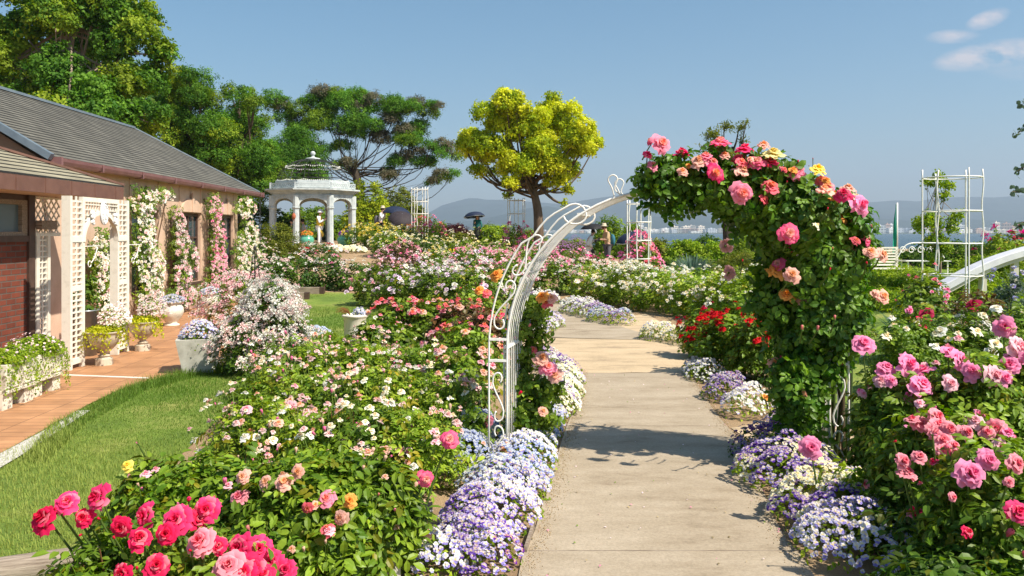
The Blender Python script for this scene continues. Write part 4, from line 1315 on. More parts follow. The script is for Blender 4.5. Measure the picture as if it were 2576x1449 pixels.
def square_planter(name, label, X, Y, w0, w1, d0, d1, hgt, mt, rz=0, z=.02, feet=False, panels=False):
    t = thing(name, label, 'planter', (X, Y, z), rz)
    g = MB(); th = .04; zf = .0
    if feet:
        zf = .16
        for sy in (-1, 1): 
            f = MB(); f.box((-w0 * .42, sy * d0 * .36 - .08, 0), (w0 * .42, sy * d0 * .36 + .08, zf)); f.build('foot', MAT[mt], t)
    V = [(-w0 / 2, -d0 / 2, zf), (w0 / 2, -d0 / 2, zf), (w0 / 2, d0 / 2, zf), (-w0 / 2, d0 / 2, zf), (-w1 / 2, -d1 / 2, hgt), (w1 / 2, -d1 / 2, hgt), (w1 / 2, d1 / 2, hgt), (-w1 / 2, d1 / 2, hgt)]
    V += [(-w1 / 2 + th, -d1 / 2 + th, hgt), (w1 / 2 - th, -d1 / 2 + th, hgt), (w1 / 2 - th, d1 / 2 - th, hgt), (-w1 / 2 + th, d1 / 2 - th, hgt)]
    V += [(x * .95, y * .95, hgt - .07) for x, y, _ in V[8:12]]
    g.add(V, None, [(0, 3, 2, 1), (0, 1, 5, 4), (1, 2, 6, 5), (2, 3, 7, 6), (3, 0, 4, 7), (4, 5, 9, 8), (5, 6, 10, 9), (6, 7, 11, 10), (7, 4, 8, 11), (8, 9, 13, 12), (9, 10, 14, 13), (10, 11, 15, 14), (11, 8, 12, 15)])
    if panels:
        for yy in (-.3, .3):
            for (a, b_, c, d_) in [(yy * d0 - .26 * d0, yy * d0 + .2 * d0, zf + .05, zf + .06), (yy * d0 - .26 * d0, yy * d0 + .2 * d0, hgt - .1, hgt - .08)]:
                g.box((w0 / 2, a, c), (w0 / 2 + .014, b_, d_))
        g.box((-w0 / 2 - .01, -d0 / 2 - .01, zf), (w0 / 2 + .012, d0 / 2 + .01, zf + .025))
    g.build('box', MAT[mt], t)
    g = MB(); g.box((-w1 / 2 + th, -d1 / 2 + th, hgt - .09), (w1 / 2 - th, d1 / 2 - th, hgt - .04)); g.build('soil', MAT['soil_pot'], t)
    return t


def pot_plant(name, label, X, Y, z, rx, ry, h, pal, n, fl=None, nf=0, fs=.014, lf=.03, trail=0, tl=.25, zmin=.0, tpal=None):
    rg = np.random.default_rng(int(abs(X * 91 + Y * 37)) + n); t = thing(name, label, 'plant', (X, Y, z))
    P, Nn = dome_pts(n, rx, ry, h, zmin, .2, n, shell=(.3, 1)); g = MB()
    g.scatter(leaf_t(.34, .2, .1, True), P, frames(Nn + (0, 0, .4) + rg.normal(0, .5, (n, 3))), lf * rg.uniform(.6, 1.3, n), tints(n, pal, rg))
    g.build('foliage', MAT['leaf_matte'], t)
    if trail:
        g = MB()
        for i in range(trail):
            a = rg.uniform(0, 2 * PI); x, y = rx * 1.02 * math.cos(a), ry * 1.02 * math.sin(a); L_ = tl * rg.uniform(.35, 1.1)
            m_ = int(L_ / .012); s = np.linspace(0, 1, m_)
            PP = np.stack([x * (.8 + .3 * np.sqrt(s)) + rg.normal(0, .012, m_), y * (.8 + .3 * np.sqrt(s)) + rg.normal(0, .012, m_), h * .3 * (1 - s) - L_ * s ** 1.3 + .05], -1)
            g.scatter(leaf_t(.35, .2, .1, False), PP, frames(rg.normal(0, .6, (m_, 3)) + (math.cos(a), math.sin(a), -.2)), lf * rg.uniform(.5, 1., m_), tints(m_, tpal or pal, rg))
        g.build('trailing_stems', MAT['leaf_matte'], t)['kind'] = 'stuff'
    if fl:
        pb, nn = dome_pts(nf, rx, ry, h * 1.05, max(zmin, .25), .2, n, shell=(.9, 1.08)); g = MB()
        D = nn + (.1, -.4, .5) + rg.normal(0, .3, (nf, 3)); w = rg.integers(0, len(fl), nf); R = frames(D)
        for k, c in enumerate(fl): g.scatter(VIO[c], pb[w == k], R[w == k], fs * rg.uniform(.7, 1.2, (w == k).sum()))
        g.build('flowers', MAT['petal'], t)['kind'] = 'stuff'
    return t


x, y, z = urn('stained footed stone urn nearest the camera, beside the porch arch post', 262, 921, .82)
pot_plant('ivy', 'yellow green ivy with small pink white flowers in the nearer stone urn', x, y, z - .02, .24, .24, .13, 'lime', 620, trail=34, tl=.24, lf=.045)
pot_plant('nemesia', 'pale pink and white nemesia flowers rising from the nearer stone urn', x + .1, y + .08, z + .05, .2, .2, .3, 'fresh', 300, ['pinkish', 'white'], 420, .013)
x, y, z = urn('stained footed stone urn behind the first, between arch and lawn', 359, 885, .8)
pot_plant('ivy', 'yellow green ivy spilling from the farther stone urn', x, y, z - .02, .24, .24, .13, 'lime', 620, trail=34, tl=.24, lf=.045)
pot_plant('nemesia', 'pink and white nemesia flowers rising from the farther stone urn', x + .12, y + .05, z + .05, .24, .2, .3, 'fresh', 300, ['pinkish', 'white'], 480, .013)
x, y, z = round_pot('round white stone pot with painted vine, nearer of the two by the wall', 432, 822, .8)
pot_plant('viola_plant', 'pale blue violas heaped in the nearer white pot by the wall', x, y, z - .02, .23, .23, .16, 'rose', 350, ['blue', 'lilacwhite'], 420, .016)
x, y, z = round_pot('plain round white stone pot, farther of the two by the wall', 530, 793, .8)
pot_plant('viola_plant', 'pale blue violas heaped in the farther white pot by the wall', x, y, z - .02, .23, .23, .16, 'rose', 350, ['blue', 'lilacwhite'], 420, .016)
x, y, z = round_pot('small clay coloured pot half hidden behind the porch arch', 275, 822, .8, 'terracotta')
pot_plant('viola_plant', 'blue violas in the pot half hidden behind the porch arch', x, y, z, .22, .22, .2, 'dark', 260, ['blue'], 260, .016)
x, y, z = G(485, 945)
square_planter('concrete_planter', 'pale tapered concrete planter at the lawn corner below blue violas', x, y + .22, .36, .52, .36, .52, .42, 'concrete_pot', .3)
pot_plant('viola_plant', 'lilac blue violas filling the concrete planter at the lawn corner', x, y + .22, .4, .24, .24, .24, 'rose', 420, ['blue', 'lilac', 'lilacwhite'], 420, .017, trail=8, tl=.15)
x, y, z = G(82, 1006)
x, y = wx(95, 8.3) - .17, 8.3 - .18
square_planter('stone_planter', 'long white stone trough planter on two feet with trailing greenery', x, y + .42, .3, .34, .5, .54, .44, 'stone_white', .034, feet=True, panels=True)
pot_plant('trailing_plant', 'bright green trailing plant with pale pink flowers over the white stone trough', x, y + .42, .43, .25, .36, .2, 'fresh', 3200, ['pinkish'], 160, .012, lf=.034, trail=90, tl=.42)
x, y, z = G(-40, 1042)
x, y = wx(18, 7.7) - .17, 7.7 - .06
square_planter('stone_planter', 'second white stone trough planter cut off by the left edge', x, y + .3, .3, .34, .5, .54, .44, 'stone_white', .034, feet=True, panels=True)
pot_plant('trailing_plant', 'trailing greenery over the trough cut off by the left edge', x, y + .3, .43, .24, .34, .16, 'fresh', 2200, ['pinkish'], 60, .012, lf=.034, trail=70, tl=.36)
x, y, z = G(168, 928)
x -= .3
tt = thing('zinc_bin', 'grey galvanised bin standing inside the porch arch', 'bin', (x, y + 1.0, .02))
g = MB(); g.lathe([(0, 0), (.15, 0), (.17, .62), (.18, .62), (.18, .64), (.155, .63), (.14, .1)], 22); g.build('body', MAT['zinc'], tt, True)
pot_plant('potted_shrub', 'dark green leafy shrub standing in the galvanised bin', x, y + 1.0, .62, .2, .2, .55, 'dark', 220, lf=.07)
# round planter on the lawn
x, y, z = G(893, 862)
tt = pot('round_planter', 'cream cylindrical planter with rolled rim standing on the lawn', x, y, [(0, 0), (.15, 0), (.17, .06), (.165, .1), (.175, .36), (.19, .38), (.205, .4), (.205, .42), (.17, .43), (.15, .38)], 'stone_white', soil=(.17, .4), wob=lambda a, z: 1 + .012 * np.sin(a * 14) * np.sin(z * 60))
pot_plant('alyssum', 'pale blue white flowers and dry orange grass in the round lawn planter', x + .07, y, .41, .11, .12, .13, 'rose', 160, ['blue', 'lilacwhite'], 200, .014)
g = MB()
for i in range(90):
    a = RNG.uniform(2.2, 4.2); l = RNG.uniform(.12, .26); d = np.array([math.cos(a), math.sin(a) * .7, 0])
    g.tube([(0, 0, 0), d * l * .5 + (0, 0, l * .55), d * l + (0, 0, l * RNG.uniform(.2, .7))], [.003, .002, .001], 3, C=(.42, .2, .08), cap=False)
tt = thing('dry_grass', 'tuft of dry orange grass leaning out of the round lawn planter', 'plant', (x - .06, y, .41)); g.build('blades', MAT['leaf_matte'], tt)
# timbers
for (px, py, Y, L_, rz, lab) in [(752, 733, 21.8, 1.15, .03, 'short weathered timber beam lying at the far end of the lawn'), (690, 752, 20.2, 1.5, .12, 'longer dark timber beam nearer the white rose bush')]:
    t = thing('timber_beam', lab, 'timber', (wx(px, Y), Y, float(H(wx(px, Y), Y))), rz)
    g = MB(); g.box((-L_ / 2, -.1, 0), (L_ / 2, .1, .2)); g.build('beam', MAT['timber_old'], t)
    g = MB(); g.box((L_ / 2, -.102, -.002), (L_ / 2 + .12, .102, .205)); g.build('charred_end', MAT['brown_frame'], t)
# log edging at the lower left corner
t = thing('log', 'weathered grey log edging the bed in the bottom left corner', 'log', (-2.42, 4.02, .0), .35)
g = MB(); g.tube(smooth_pts([(-.75, -.02, .03), (-.3, 0, .045), (.25, .02, .05), (.6, .0, .05)], 4), .075, 12); g.build('wood', MAT['timber_old'], t, True)
# plant name tags
t = thing('name_tag', 'small black plant name tag with white characters on twin wire legs', 'tag', (wx(1076, 4.35), 4.35, 0))
g = MB(); g.box((-.028, -.002, .17), (.028, .002, .27)); g.box((-.004, .0025, .2), (.008, .006, .3)); g.build('plate', MAT['tag_black'], t)
for sx in (-.008, .01): g = MB(); g.tube([(sx, 0.004, -.02), (sx, .004, .17)], .0018, 4); g.build('leg', MAT['iron'], t)
cu = bpy.data.curves.new('lettering', 'FONT'); cu.body = '\u30a2\u30cb\u30fc\u30ed\u30d3\u30b5'; cu.size = .011; cu.align_x = 'CENTER'; cu.extrude = .0004
to = bpy.data.objects.new('lettering', cu); COL.objects.link(to)
dg = bpy.context.evaluated_depsgraph_get(); me = bpy.data.meshes.new_from_object(to.evaluated_get(dg)); bpy.data.objects.remove(to)
me.materials.clear(); me.materials.append(MAT['letter_white'])
o = bpy.data.objects.new('lettering', me); COL.objects.link(o); o.parent = t; o.location = (0, -.0026, .222); o.rotation_euler = (PI / 2, .12, 0)
t.rotation_euler = (0, 0, .5)
t = thing('plant_label', 'tilted pale photo label plate at the bottom edge between bush and gravel', 'label', (wx(985, 3.95), 3.95, .0), .2)
g = MB(); g.add([(-.06, 0, .02), (.045, 0, .02), (.045, .03, .17), (-.06, .004, .02), (.045, .004, .02), (.045, .034, .17)], [(0, 1, 2), (3, 5, 4)], [(0, 3, 4, 1), (1, 4, 5, 2), (2, 5, 3, 0)]); g.build('plate', MAT['concrete_pot'], t)
g = MB(); g.tube([(-.02, .01, -.05), (-.02, .01, .05)], .003, 5); g.build('stake', MAT['iron'], t)
for i, (px, py, Y) in enumerate([(1336, 905, 36)]): pass
# small edging boards by the path
for (a, b_, lab) in [((1322, 1395), (1343, 1330), 'short weathered edging board on the left side of the path'), ((1862, 1105), (1880, 1135), 'short edging board on the right side of the path')]:
    p, q_ = G(*a), G(*b_); c = ((p[0] + q_[0]) / 2, (p[1] + q_[1]) / 2, 0)
    t = thing('edging_board', lab, 'board', c); g = MB(); g.bar(np.array(p) - c + (0, 0, .02), np.array(q_) - c + (0, 0, .02), .015, .05); g.build('board', MAT['timber_old'], t)

# ------------------------------------------------------------------ obelisk in the white rose bush
Xo, Yo = wx(641, 13.5), 13.5
t = thing('obelisk', 'slim dark metal obelisk rising from the white rose bush near the wall', 'obelisk', (Xo, Yo, 0))
g = MB()
for k in range(4): a = k * PI / 2 + .4; g.tube([(.2 * math.cos(a), .2 * math.sin(a), 0), (.1 * math.cos(a), .1 * math.sin(a), .8), (.02 * math.cos(a), .02 * math.sin(a), 1.45)], .007, 5)
for z_, r_ in ((.4, .15), (.8, .1), (1.15, .06)): g.tube([(r_ * math.cos(a), r_ * math.sin(a), z_) for a in np.linspace(0, 2 * PI, 13)], .005, 4, cap=False)
g.lathe([(0, 1.43), (.03, 1.46), (.03, 1.49), (0, 1.53)], 10); g.build('frame', MAT['iron'], t)
# brown wall trellises on the house
for (Yw, z0, z1, lab) in [(17.0, .5, 2.1, 'narrow brown wall trellis between the first two windows'), (19.35, .5, 2.2, 'narrow brown wall trellis between the second and third windows')]:
    p = hloc(-6.6 + .05, Yw); t = thing('wall_trellis', lab, 'trellis', (p[0], p[1], 0), RZ)
    g = MB()
    for k in range(6): g.box((0, -.2 + k * .08, z0), (.015, -.185 + k * .08, z1))
    for k in range(8): zz = z0 + .05 + k * (z1 - z0 - .1) / 7; g.box((.016, -.22, zz), (.028, .24, zz + .018))
    g.build('frame', MAT['brown_metal'], t)

# ------------------------------------------------------------------ curved white rail, bench, banner, iron chairs
t = thing('curved_rail', 'broad white curved railing sweeping up to the right edge', 'railing', (wx(2325, 13), 13, 0))
pts = [(2318, 752), (2352, 733), (2392, 712), (2432, 690), (2472, 671), (2512, 655), (2552, 642), (2600, 629), (2680, 613)]
P = smooth_pts([np.array(A(px, py, 13 - .0 * i)) - np.array([wx(2325, 13), 13, 0]) for i, (px, py) in enumerate(pts)], 5)
def sweep(P, w0, w1, z0, z1, mt, nm):
    T = np.gradient(P, axis=0); T /= np.linalg.norm(T, axis=1)[:, None]; Un = np.cross(np.array([0, 1., 0]), T)  # perpendicular in the rail's plane
    Un = np.where(Un[:, 2:3] < 0, -Un, Un)
    sec = [(w0, z0), (w0, z1), (w0 + .02, z1 + .012), (w1 - .02, z1 + .012), (w1, z1), (w1, z0), (w0, z0)]
    g = MB(); g.grid(np.array([[p + np.array([0, a, 0]) + u * b_ for a, b_ in sec] for p, u in zip(P, Un)])); g.build(nm, MAT[mt], t, False)
sweep(P, -.14, .16, -.035, .06, 'rail_lilac', 'top_rail')
sweep(P, -.1, .13, -.1, -.038, 'rail_beige', 'lower_rail')
for k in (8, 20, 30):
    g = MB(); p = P[k]; g.box((p[0] - .04, -.05, float(H(p[0] + wx(2325, 13), 13)) - .2), (p[0] + .04, .06, p[2] - .1)); g.build('support', MAT['rail_beige'], t)
Xb, Yb = wx(2192, 21), 21
zb = float(H(Xb, Yb))
t = thing('garden_bench', 'white slatted garden bench partly hidden behind the arch roses', 'bench', (Xb, Yb, zb), .1)
g = MB()
for k in range(7): g.box((-.75, .0, .5 + k * .075), (.75, .025, .54 + k * .075))
g.build('backrest', MAT['white_wood'], t)
g = MB()
for k in range(5): g.box((-.75, -.45 + k * .09, .42), (.75, -.38 + k * .09, .445))
g.build('seat', MAT['white_wood'], t)
for sx in (-.72, .68):
    for sy in (-.42, .0): g = MB(); g.box((sx, sy, 0), (sx + .05, sy + .05, .42 if sy < -.1 else .95)); g.build('leg', MAT['white_wood'], t)
for sx in (-.72, .68): g = MB(); g.box((sx, -.45, .62), (sx + .05, .0, .65)); g.build('armrest', MAT['white_wood'], t)
Xb, Yb = wx(2316, 22), 22; zb = float(H(Xb, Yb))
t = thing('iron_seat', 'pale wrought iron garden seat with curled back right of the slatted bench', 'seat', (Xb, Yb, zb + .2))
g = MB()
for k in range(5):
    x0 = -.5 + k * .25; g.tube([(x0 + .1 * math.cos(a) * (1 - a / 12), 0, .72 + .1 * math.sin(a) * (1 - a / 12)) for a in np.linspace(0, 8, 20)], .012, 4)
g.tube(smooth_pts([(-.65, 0, .5), (-.4, 0, .86), (0, 0, .92), (.4, 0, .86), (.65, 0, .5)], 5), .016, 5); g.build('back', MAT['white_metal'], t)
g = MB(); g.box((-.6, -.45, .42), (.6, 0, .44)); g.build('seat', MAT['white_metal'], t)
for sx in (-.55, .52):
    for sy in (-.4, -.03): g = MB(); g.box((sx, sy, -.1), (sx + .03, sy + .03, .42)); g.build('leg', MAT['white_metal'], t)
Xb, Yb = wx(2257, 42), 42; zb = float(H(Xb, Yb)); ht = wz(510, 42) - zb
t = thing('banner', 'tall narrow green banner flag on a white pole before the lake', 'banner', (Xb, Yb, zb))
g = MB(); g.tube([(0, 0, -.1), (0, 0, ht)], .045, 8); g.build('pole', MAT['white_metal'], t, True)
g = MB(); s = np.linspace(0, 1, 20); u = np.linspace(0, 1, 6)
V = np.array([[(-.05 - uu * (.03 + .2 * ss ** .8) + .0, .05 * math.sin(uu * 5 + ss * 7), ht * (1 - .03) - ss * (ht - .15)) for uu in u] for ss in s]); g.grid(V); g.build('cloth', MAT['banner_green'], t, True)
# ------------------------------------------------------------------ helper for bushes given by picture column and distance
def B(px, Y, rx, h, label, bl, nb=24, bs=.05, pal='rose', ry=None, n=None, sprig=None, size=None, lod=None, name='rose_bush', cat='rose bush', heroes=None, **kw):
    near = Y < 8
    if n is None: n = int((420 if Y < 6 else 230 if Y < 12 else 150) * max(.6, rx / .5))
    if sprig is None: sprig = SPR_HI if Y < 9.5 else (SPR_MID if Y < 20 else SPR_LO)
    if size is None: size = .24 if Y < 8 else .27
    if lod is None: lod = 1 if Y < 8 else (2 if Y < 20 else 3)
    if Y > 14 and bl: nb = int(nb * 1.6); bs *= 1.08
    return bush(name, label, cat, wx(px, Y), Y, rx, ry or rx * .85, h, pal, n, sprig, size, bl=bl, nb=nb, bs=bs, lod=lod, heroes=heroes, **kw)


# ---- foreground crimson bush
CR = [(109, 1303, 38, 'crimson'), (169, 1262, 31, 'hotpink'), (244, 1250, 35, 'hotpink'), (209, 1301, 26, 'crimson'), (303, 1325, 27, 'crimson'), (362, 1298, 34, 'hotpink'), (444, 1306, 38, 'hotpink'), (353, 1353, 32, 'crimson'), (419, 1343, 29, 'crimson'), (500, 1306, 29, 'crimson'), (519, 1281, 34, 'hotpink'), (475, 1256, 17, 'bud_hotpink'), (503, 1362, 39, 'rosepink'), (550, 1372, 23, 'crimson'), (394, 1422, 32, 'crimson'), (600, 1375, 36, 'hotpink'), (653, 1381, 34, 'hotpink'), (575, 1422, 40, 'rosepink'), (637, 1425, 34, 'crimson'), (681, 1412, 32, 'hotpink'), (719, 1434, 28, 'hotpink'), (306, 1443, 28, 'crimson'), (612, 1440, 34, 'crimson'), (662, 1443, 30, 'crimson'), (250, 1306, 10, 'bud_crimson'), (142, 1280, 10, 'bud_crimson'), (288, 1354, 9, 'bud_crimson'), (480, 1385, 10, 'bud_crimson'), (345, 1430, 10, 'bud_crimson'), (204, 1345, 9, 'bud_crimson')]
B(400, 3.15, .56, .6, 'crimson and hot pink rose bush filling the bottom left corner', None, 0, heroes=CR, ry=.34, n=420, zb=.05, hlod=0, size=.2)
# ---- pale peach bed, front row
B(400, 4.75, .2, .3, 'low sparse rose bush with a flat yellow bloom above the crimson roses', ['palepink'], 3, .03, heroes=[(475, 1248, 24, 'rosepink'), (320, 1170, 16, 'yellow', 4.6), (345, 1115, 5, 'bud_pink', 4.8)], n=230)
B(540, 4.35, .42, .44, 'leafy rose bush with few blooms between crimson and peach roses', ['palepink', 'bud_pink', 'bud_peach'], 14, .026, n=420)
B(790, 4.05, .48, .55, 'rose bush with coral and orange blooms in the middle of the front row', ['peach', 'bud_peach', 'apricot', 'bud_coral', 'palepink'], 18, .028, heroes=[(715, 1212, 23, 'apricot'), (668, 1212, 20, 'peach'), (749, 1187, 19, 'apricot'), (821, 1255, 24, 'pinkface'), (880, 1259, 19, 'orange'), (855, 1303, 20, 'peach'), (824, 1331, 20, 'coral'), (774, 1278, 15, 'coral'), (600, 1250, 24, 'rosepink'), (610, 1200, 20, 'peach')], n=420)
B(905, 4.15, .32, .52, 'dark glossy rose bush behind the black name tag', ['blush', 'bud_peach', 'peach'], 14, .024, heroes=[(994, 1281, 11, 'bud_pink'), (1072, 1205, 22, 'pinkedge'), (1075, 1338, 17, 'apricot'), (1132, 1106, 24, 'pinkedge')], n=400, pal='rose')
# second and third rows
PB = ['blush', 'cream', 'blush', 'peach', 'white', 'bud_peach', 'palepink', 'blush']
PW = ['cream', 'blush', 'white', 'bud_pink', 'cream', 'bud_peach', 'blush', 'peach']
rows = [(665, 5.5, 'left end of the second row', PB), (800, 5.3, 'second row, left of centre', PW), (900, 5.4, 'second row, right of centre', PW), (1020, 5.45, 'right end of the second row beside the violas', PB),
        (700, 6.8, 'left end of the third row', PW), (830, 6.7, 'third row, left of centre', PB), (950, 6.7, 'third row, right of centre', PW), (1060, 6.8, 'right end of the third row near the arch foot', PW),
        (715, 8.3, 'fourth row below the white rose mound', PW), (810, 8.2, 'fourth row below the round lawn planter', PB), (920, 8.2, 'fourth row, mid bed', PB), (1030, 8.3, 'fourth row, right part', PW)]
for i, (px, Y, lab, bl) in enumerate(rows):
    hs = None
    if i == 0: hs = [(732, 1023, 15, 'palepink'), (620, 1030, 16, 'palepink')]
    B(px, Y, .42 if Y < 6 else .46, (.55, .5, .58, .52)[i % 4] + (.03 if Y > 6 else 0), 'pale pink budding rose bush, ' + lab, bl, 64, .03, bo=.5, shell=(.3, 1), ry=.5, heroes=hs, pal=('fresh', 'fresh', 'rose')[i % 3], lod=1, size=.2, group='pale pink rose bushes in the left bed', n=300 if Y < 6 else 250, canes=6, clus=3)
B(1165, 8.6, .42, .72, 'peach rose bush dense with blooms left of the arch post', ['peach', 'palepink', 'coral', 'apricot'], 40, .05, lod=1)
B(1140, 7.3, .38, .62, 'light pink and peach rose bush touching the arch post', ['blush', 'palepink', 'peach'], 26, .045, lod=1)
B(830, 9.9, .42, .36, 'pale rose bush at the lawn edge right of the round planter', PW, 22, .035)
B(960, 9.9, .5, .6, 'mixed pale rose bush behind the fourth row', PW, 24, .035)
for i, (px, Y, lab, bl) in enumerate([(1003, 11.6, 'coral pink rose bush at the left end of the coral clump', ['rosepink', 'coral', 'peach']), (1088, 11.5, 'coral pink rose bush in the centre of the coral clump', ['coral', 'peach', 'rosepink', 'blush']), (1165, 11.0, 'hot coral rose bush with reddish stems behind the arch post', ['coral', 'rosepink', 'peach']), (1215, 9.8, 'salmon rose bush seen through the arch scrolls', ['coral', 'peach', 'rosepink'])]):
    B(px, Y, .44, .72, lab, bl, 34, .05, pal='rose' if i < 2 else 'redgreen', lod=1, bzmin=.55)
B(1190, 13.2, .5, .78, 'small hot pink rose bush between coral and lilac roses', ['hotpink', 'coral', 'peach'], 22, .05)
# white spray rose mound
B(680, 9.9, .46, 1.12, 'tall mound of tiny white and blush spray roses beside the concrete planter', ['white', 'blush', 'white', 'white'], 2300, .03, n=260, size=.2, lod=3, bo=.3, clus=12, bup=.6, lump=.22, bzmin=.05, pal='dark')
B(618, 9.7, .4, .72, 'lower lobe of white spray roses overhanging the concrete planter', ['white', 'blush'], 800, .03, n=160, size=.19, lod=3, bo=.3, clus=12, bzmin=.05, pal='dark')
B(618, 14.2, .7, 1.0, 'white and pink spray rose mound around the obelisk by the wall', ['blush', 'white', 'palepink'], 700, .036, n=220, size=.2, lod=3, bo=.3, clus=9, bzmin=.05)
x, y, z = G(790, 850)
bedding('alyssum_patch', 'small white alyssum patch left of the dark green tuft on the lawn edge', [(x - .2, y), (x + .2, y)], .18, .16, ['white', 'blue'], 2500, .014)
B(826, 12.4, .22, .26, 'small low green shrub beside the round lawn planter', None, 0, pal='fresh', name='shrub', cat='shrub', sprig=TUFT_FINE, size=.1, n=120, canes=0, mat_='leaf_matte')

# ---- climbing roses on the house
def wall_climber(label, cols, blobs, nl=900, nbl=260, bs=.035, pal='rose', X0=-6.45, dep=.16):
    """blobs: (px, py, rx px, ry px) on the wall plane"""
    px0 = blobs[0][0]; Y0 = F * -X0 / (1220 - px0); org = np.array([X0 - .034 * Y0, Y0, 0]); rg = np.random.default_rng(int(px0) + nl)
    t = thing('climbing_rose', label, 'climbing rose', tuple(org))
    A_ = np.array([b_[2] * b_[3] for b_ in blobs], float); A_ /= A_.sum()
    def samp(n):
        w = rg.choice(len(blobs), n, p=A_); bb = np.array(blobs, float)[w]
        a = rg.uniform(0, 2 * PI, n); r = np.sqrt(rg.uniform(0, 1, n))
        px = bb[:, 0] + bb[:, 2] * r * np.cos(a); py = bb[:, 1] + bb[:, 3] * r * np.sin(a)
        Y = F * -X0 / (1220 - px); X = X0 - .034 * Y; Z = CH - (py - HOR) / F * Y
        d = dep * np.sqrt(np.clip(1 - r * r, .05, 1)) * (.6 + .4 * np.sin(Y * 9) * np.cos(Z * 8))
        return np.stack([X, Y, Z], -1), d
    P, d = samp(nl); P[:, 0] += d * rg.uniform(0, 1, nl) - .05
    P[:, 2] = np.maximum(P[:, 2], .05)
    g = MB(); sp = SPR_MID; wh = rg.integers(0, len(sp), nl); R = frames(np.array([[.9, -.2, .35]]) + rg.normal(0, .5, (nl, 3))); S = .17 * rg.uniform(.6, 1.2, nl); T = tints(nl, pal, rg)
    for k in range(len(sp)): i = wh == k; g.scatter(sp[k], (P - org)[i], R[i], S[i], T[i])
    g.build('foliage', MAT['leaf'], t)
    g = MB()
    for i in range(7):
        q = P[rg.integers(0, nl)] - org; g.tube(smooth_pts([(rg.normal(0, .05) - .05, rg.normal(0, .15), 0), (q[0] * .5 - .05, q[1] * .6, q[2] * .5), q], 3), .012, 4, C=(.2, .12, .07))
    g.build('stems', MAT['leaf_matte'], t)
    P, d = samp(nbl); P[:, 0] += d + .06; P[:, 2] = np.maximum(P[:, 2], .08)
    add_blooms(t, P - org, np.tile(np.array([[1., -.5, .1]]), (nbl, 1)), cols, bs * rg.uniform(.7, 1.25, nbl), 2, up=.3, cam=.4)
    return t


wall_climber('white climbing rose covering the wall behind the porch arch and left of the first window', ['white', 'cream', 'white', 'blush'], [(354, 620, 26, 95), (352, 515, 30, 36), (392, 494, 36, 16), (370, 740, 30, 46), (384, 670, 18, 50), (250, 640, 26, 60), (255, 730, 30, 70), (285, 690, 20, 60)], 900, 850, .036)
wall_climber('blush climbing rose on the wall between the first two windows', ['blush', 'palepink', 'blush', 'white'], [(447, 620, 17, 50), (438, 560, 10, 40), (450, 690, 22, 40), (478, 655, 11, 34), (455, 745, 34, 28)], 420, 420, .036)
wall_climber('tall pink climbing rose between the second and third windows', ['palepink', 'blush', 'palepink', 'pink'], [(534, 530, 17, 42), (542, 600, 19, 45), (540, 670, 23, 48), (530, 740, 36, 30), (562, 720, 16, 40)], 480, 460, .038)
wall_climber('white climbing rose at the far corner of the house wall', ['cream', 'white', 'blush'], [(613, 525, 24, 28), (622, 600, 23, 45), (632, 670, 30, 45), (600, 640, 10, 50), (640, 730, 28, 32)], 480, 420, .042)

# ---- mid left beds
def row(items, **kw):
    for it in items:
        px, Y, rx, h, lab, bl, nb, bs = it[:8]; k2 = dict(kw); k2.update(it[8] if len(it) > 8 else {}); B(px, Y, rx, h, lab, bl, nb, bs, **k2)


row([(955, 18.6, .7, 1.05, 'pink white rose bush at the left corner of the lilac bed', ['palepink', 'blush', 'lilac'], 46, .055),
     (1030, 17.6, .72, 1.0, 'lilac and white rose bush, second from the lawn', ['lilac', 'white', 'lilac', 'white'], 50, .06),
     (1110, 17.0, .72, 1.0, 'white rose bush with lilac blooms, middle of the lilac bed', ['white', 'lilac', 'white'], 56, .06),
     (1190, 16.4, .7, 1.0, 'white rose bush behind the arch scrolls', ['white', 'white', 'lilac', 'blush'], 56, .06),
     (1000, 21.5, .8, 1.12, 'pale pink rose bush with reddish shoots behind the lilac roses', ['blush', 'palepink', 'pink'], 56, .06, dict(pal='redgreen')),
     (1090, 21.0, .8, 1.1, 'bright white rose bush behind the lilac roses', ['white', 'blush', 'white'], 64, .065),
     (1180, 20.5, .8, 1.1, 'pale pink and lilac rose bush left of the arch curve', ['lilac', 'palepink', 'white'], 60, .065),
     (1262, 20.0, .8, 1.05, 'pink rose bush seen inside the arch outline', ['palepink', 'pink', 'blush'], 60, .06)], pal='rose', bzmin=.4, zb=.05, clus=3)
row([(1010, 26.5, .95, 1.1, 'small flowered pink rose bush behind the white row', ['pink', 'palepink', 'blush'], 60, .06, dict(pal='redgreen')),
     (1110, 26.0, .95, .95, 'golden yellow and cream rose bush in the middle bed', ['gold', 'lemon', 'cream'], 40, .06),
     (1190, 25.5, .95, 1.05, 'pink rose bush beside the golden roses', ['pink', 'palepink'], 56, .07),
     (1260, 25.0, .9, 1.0, 'pale pink rose bush below the second trellis tower', ['palepink', 'blush', 'pink'], 56, .065),
     (1330, 25.6, .9, 1.0, 'mixed pink rose bush behind the arch band', ['palepink', 'blush', 'pink'], 50, .065)], bzmin=.4)
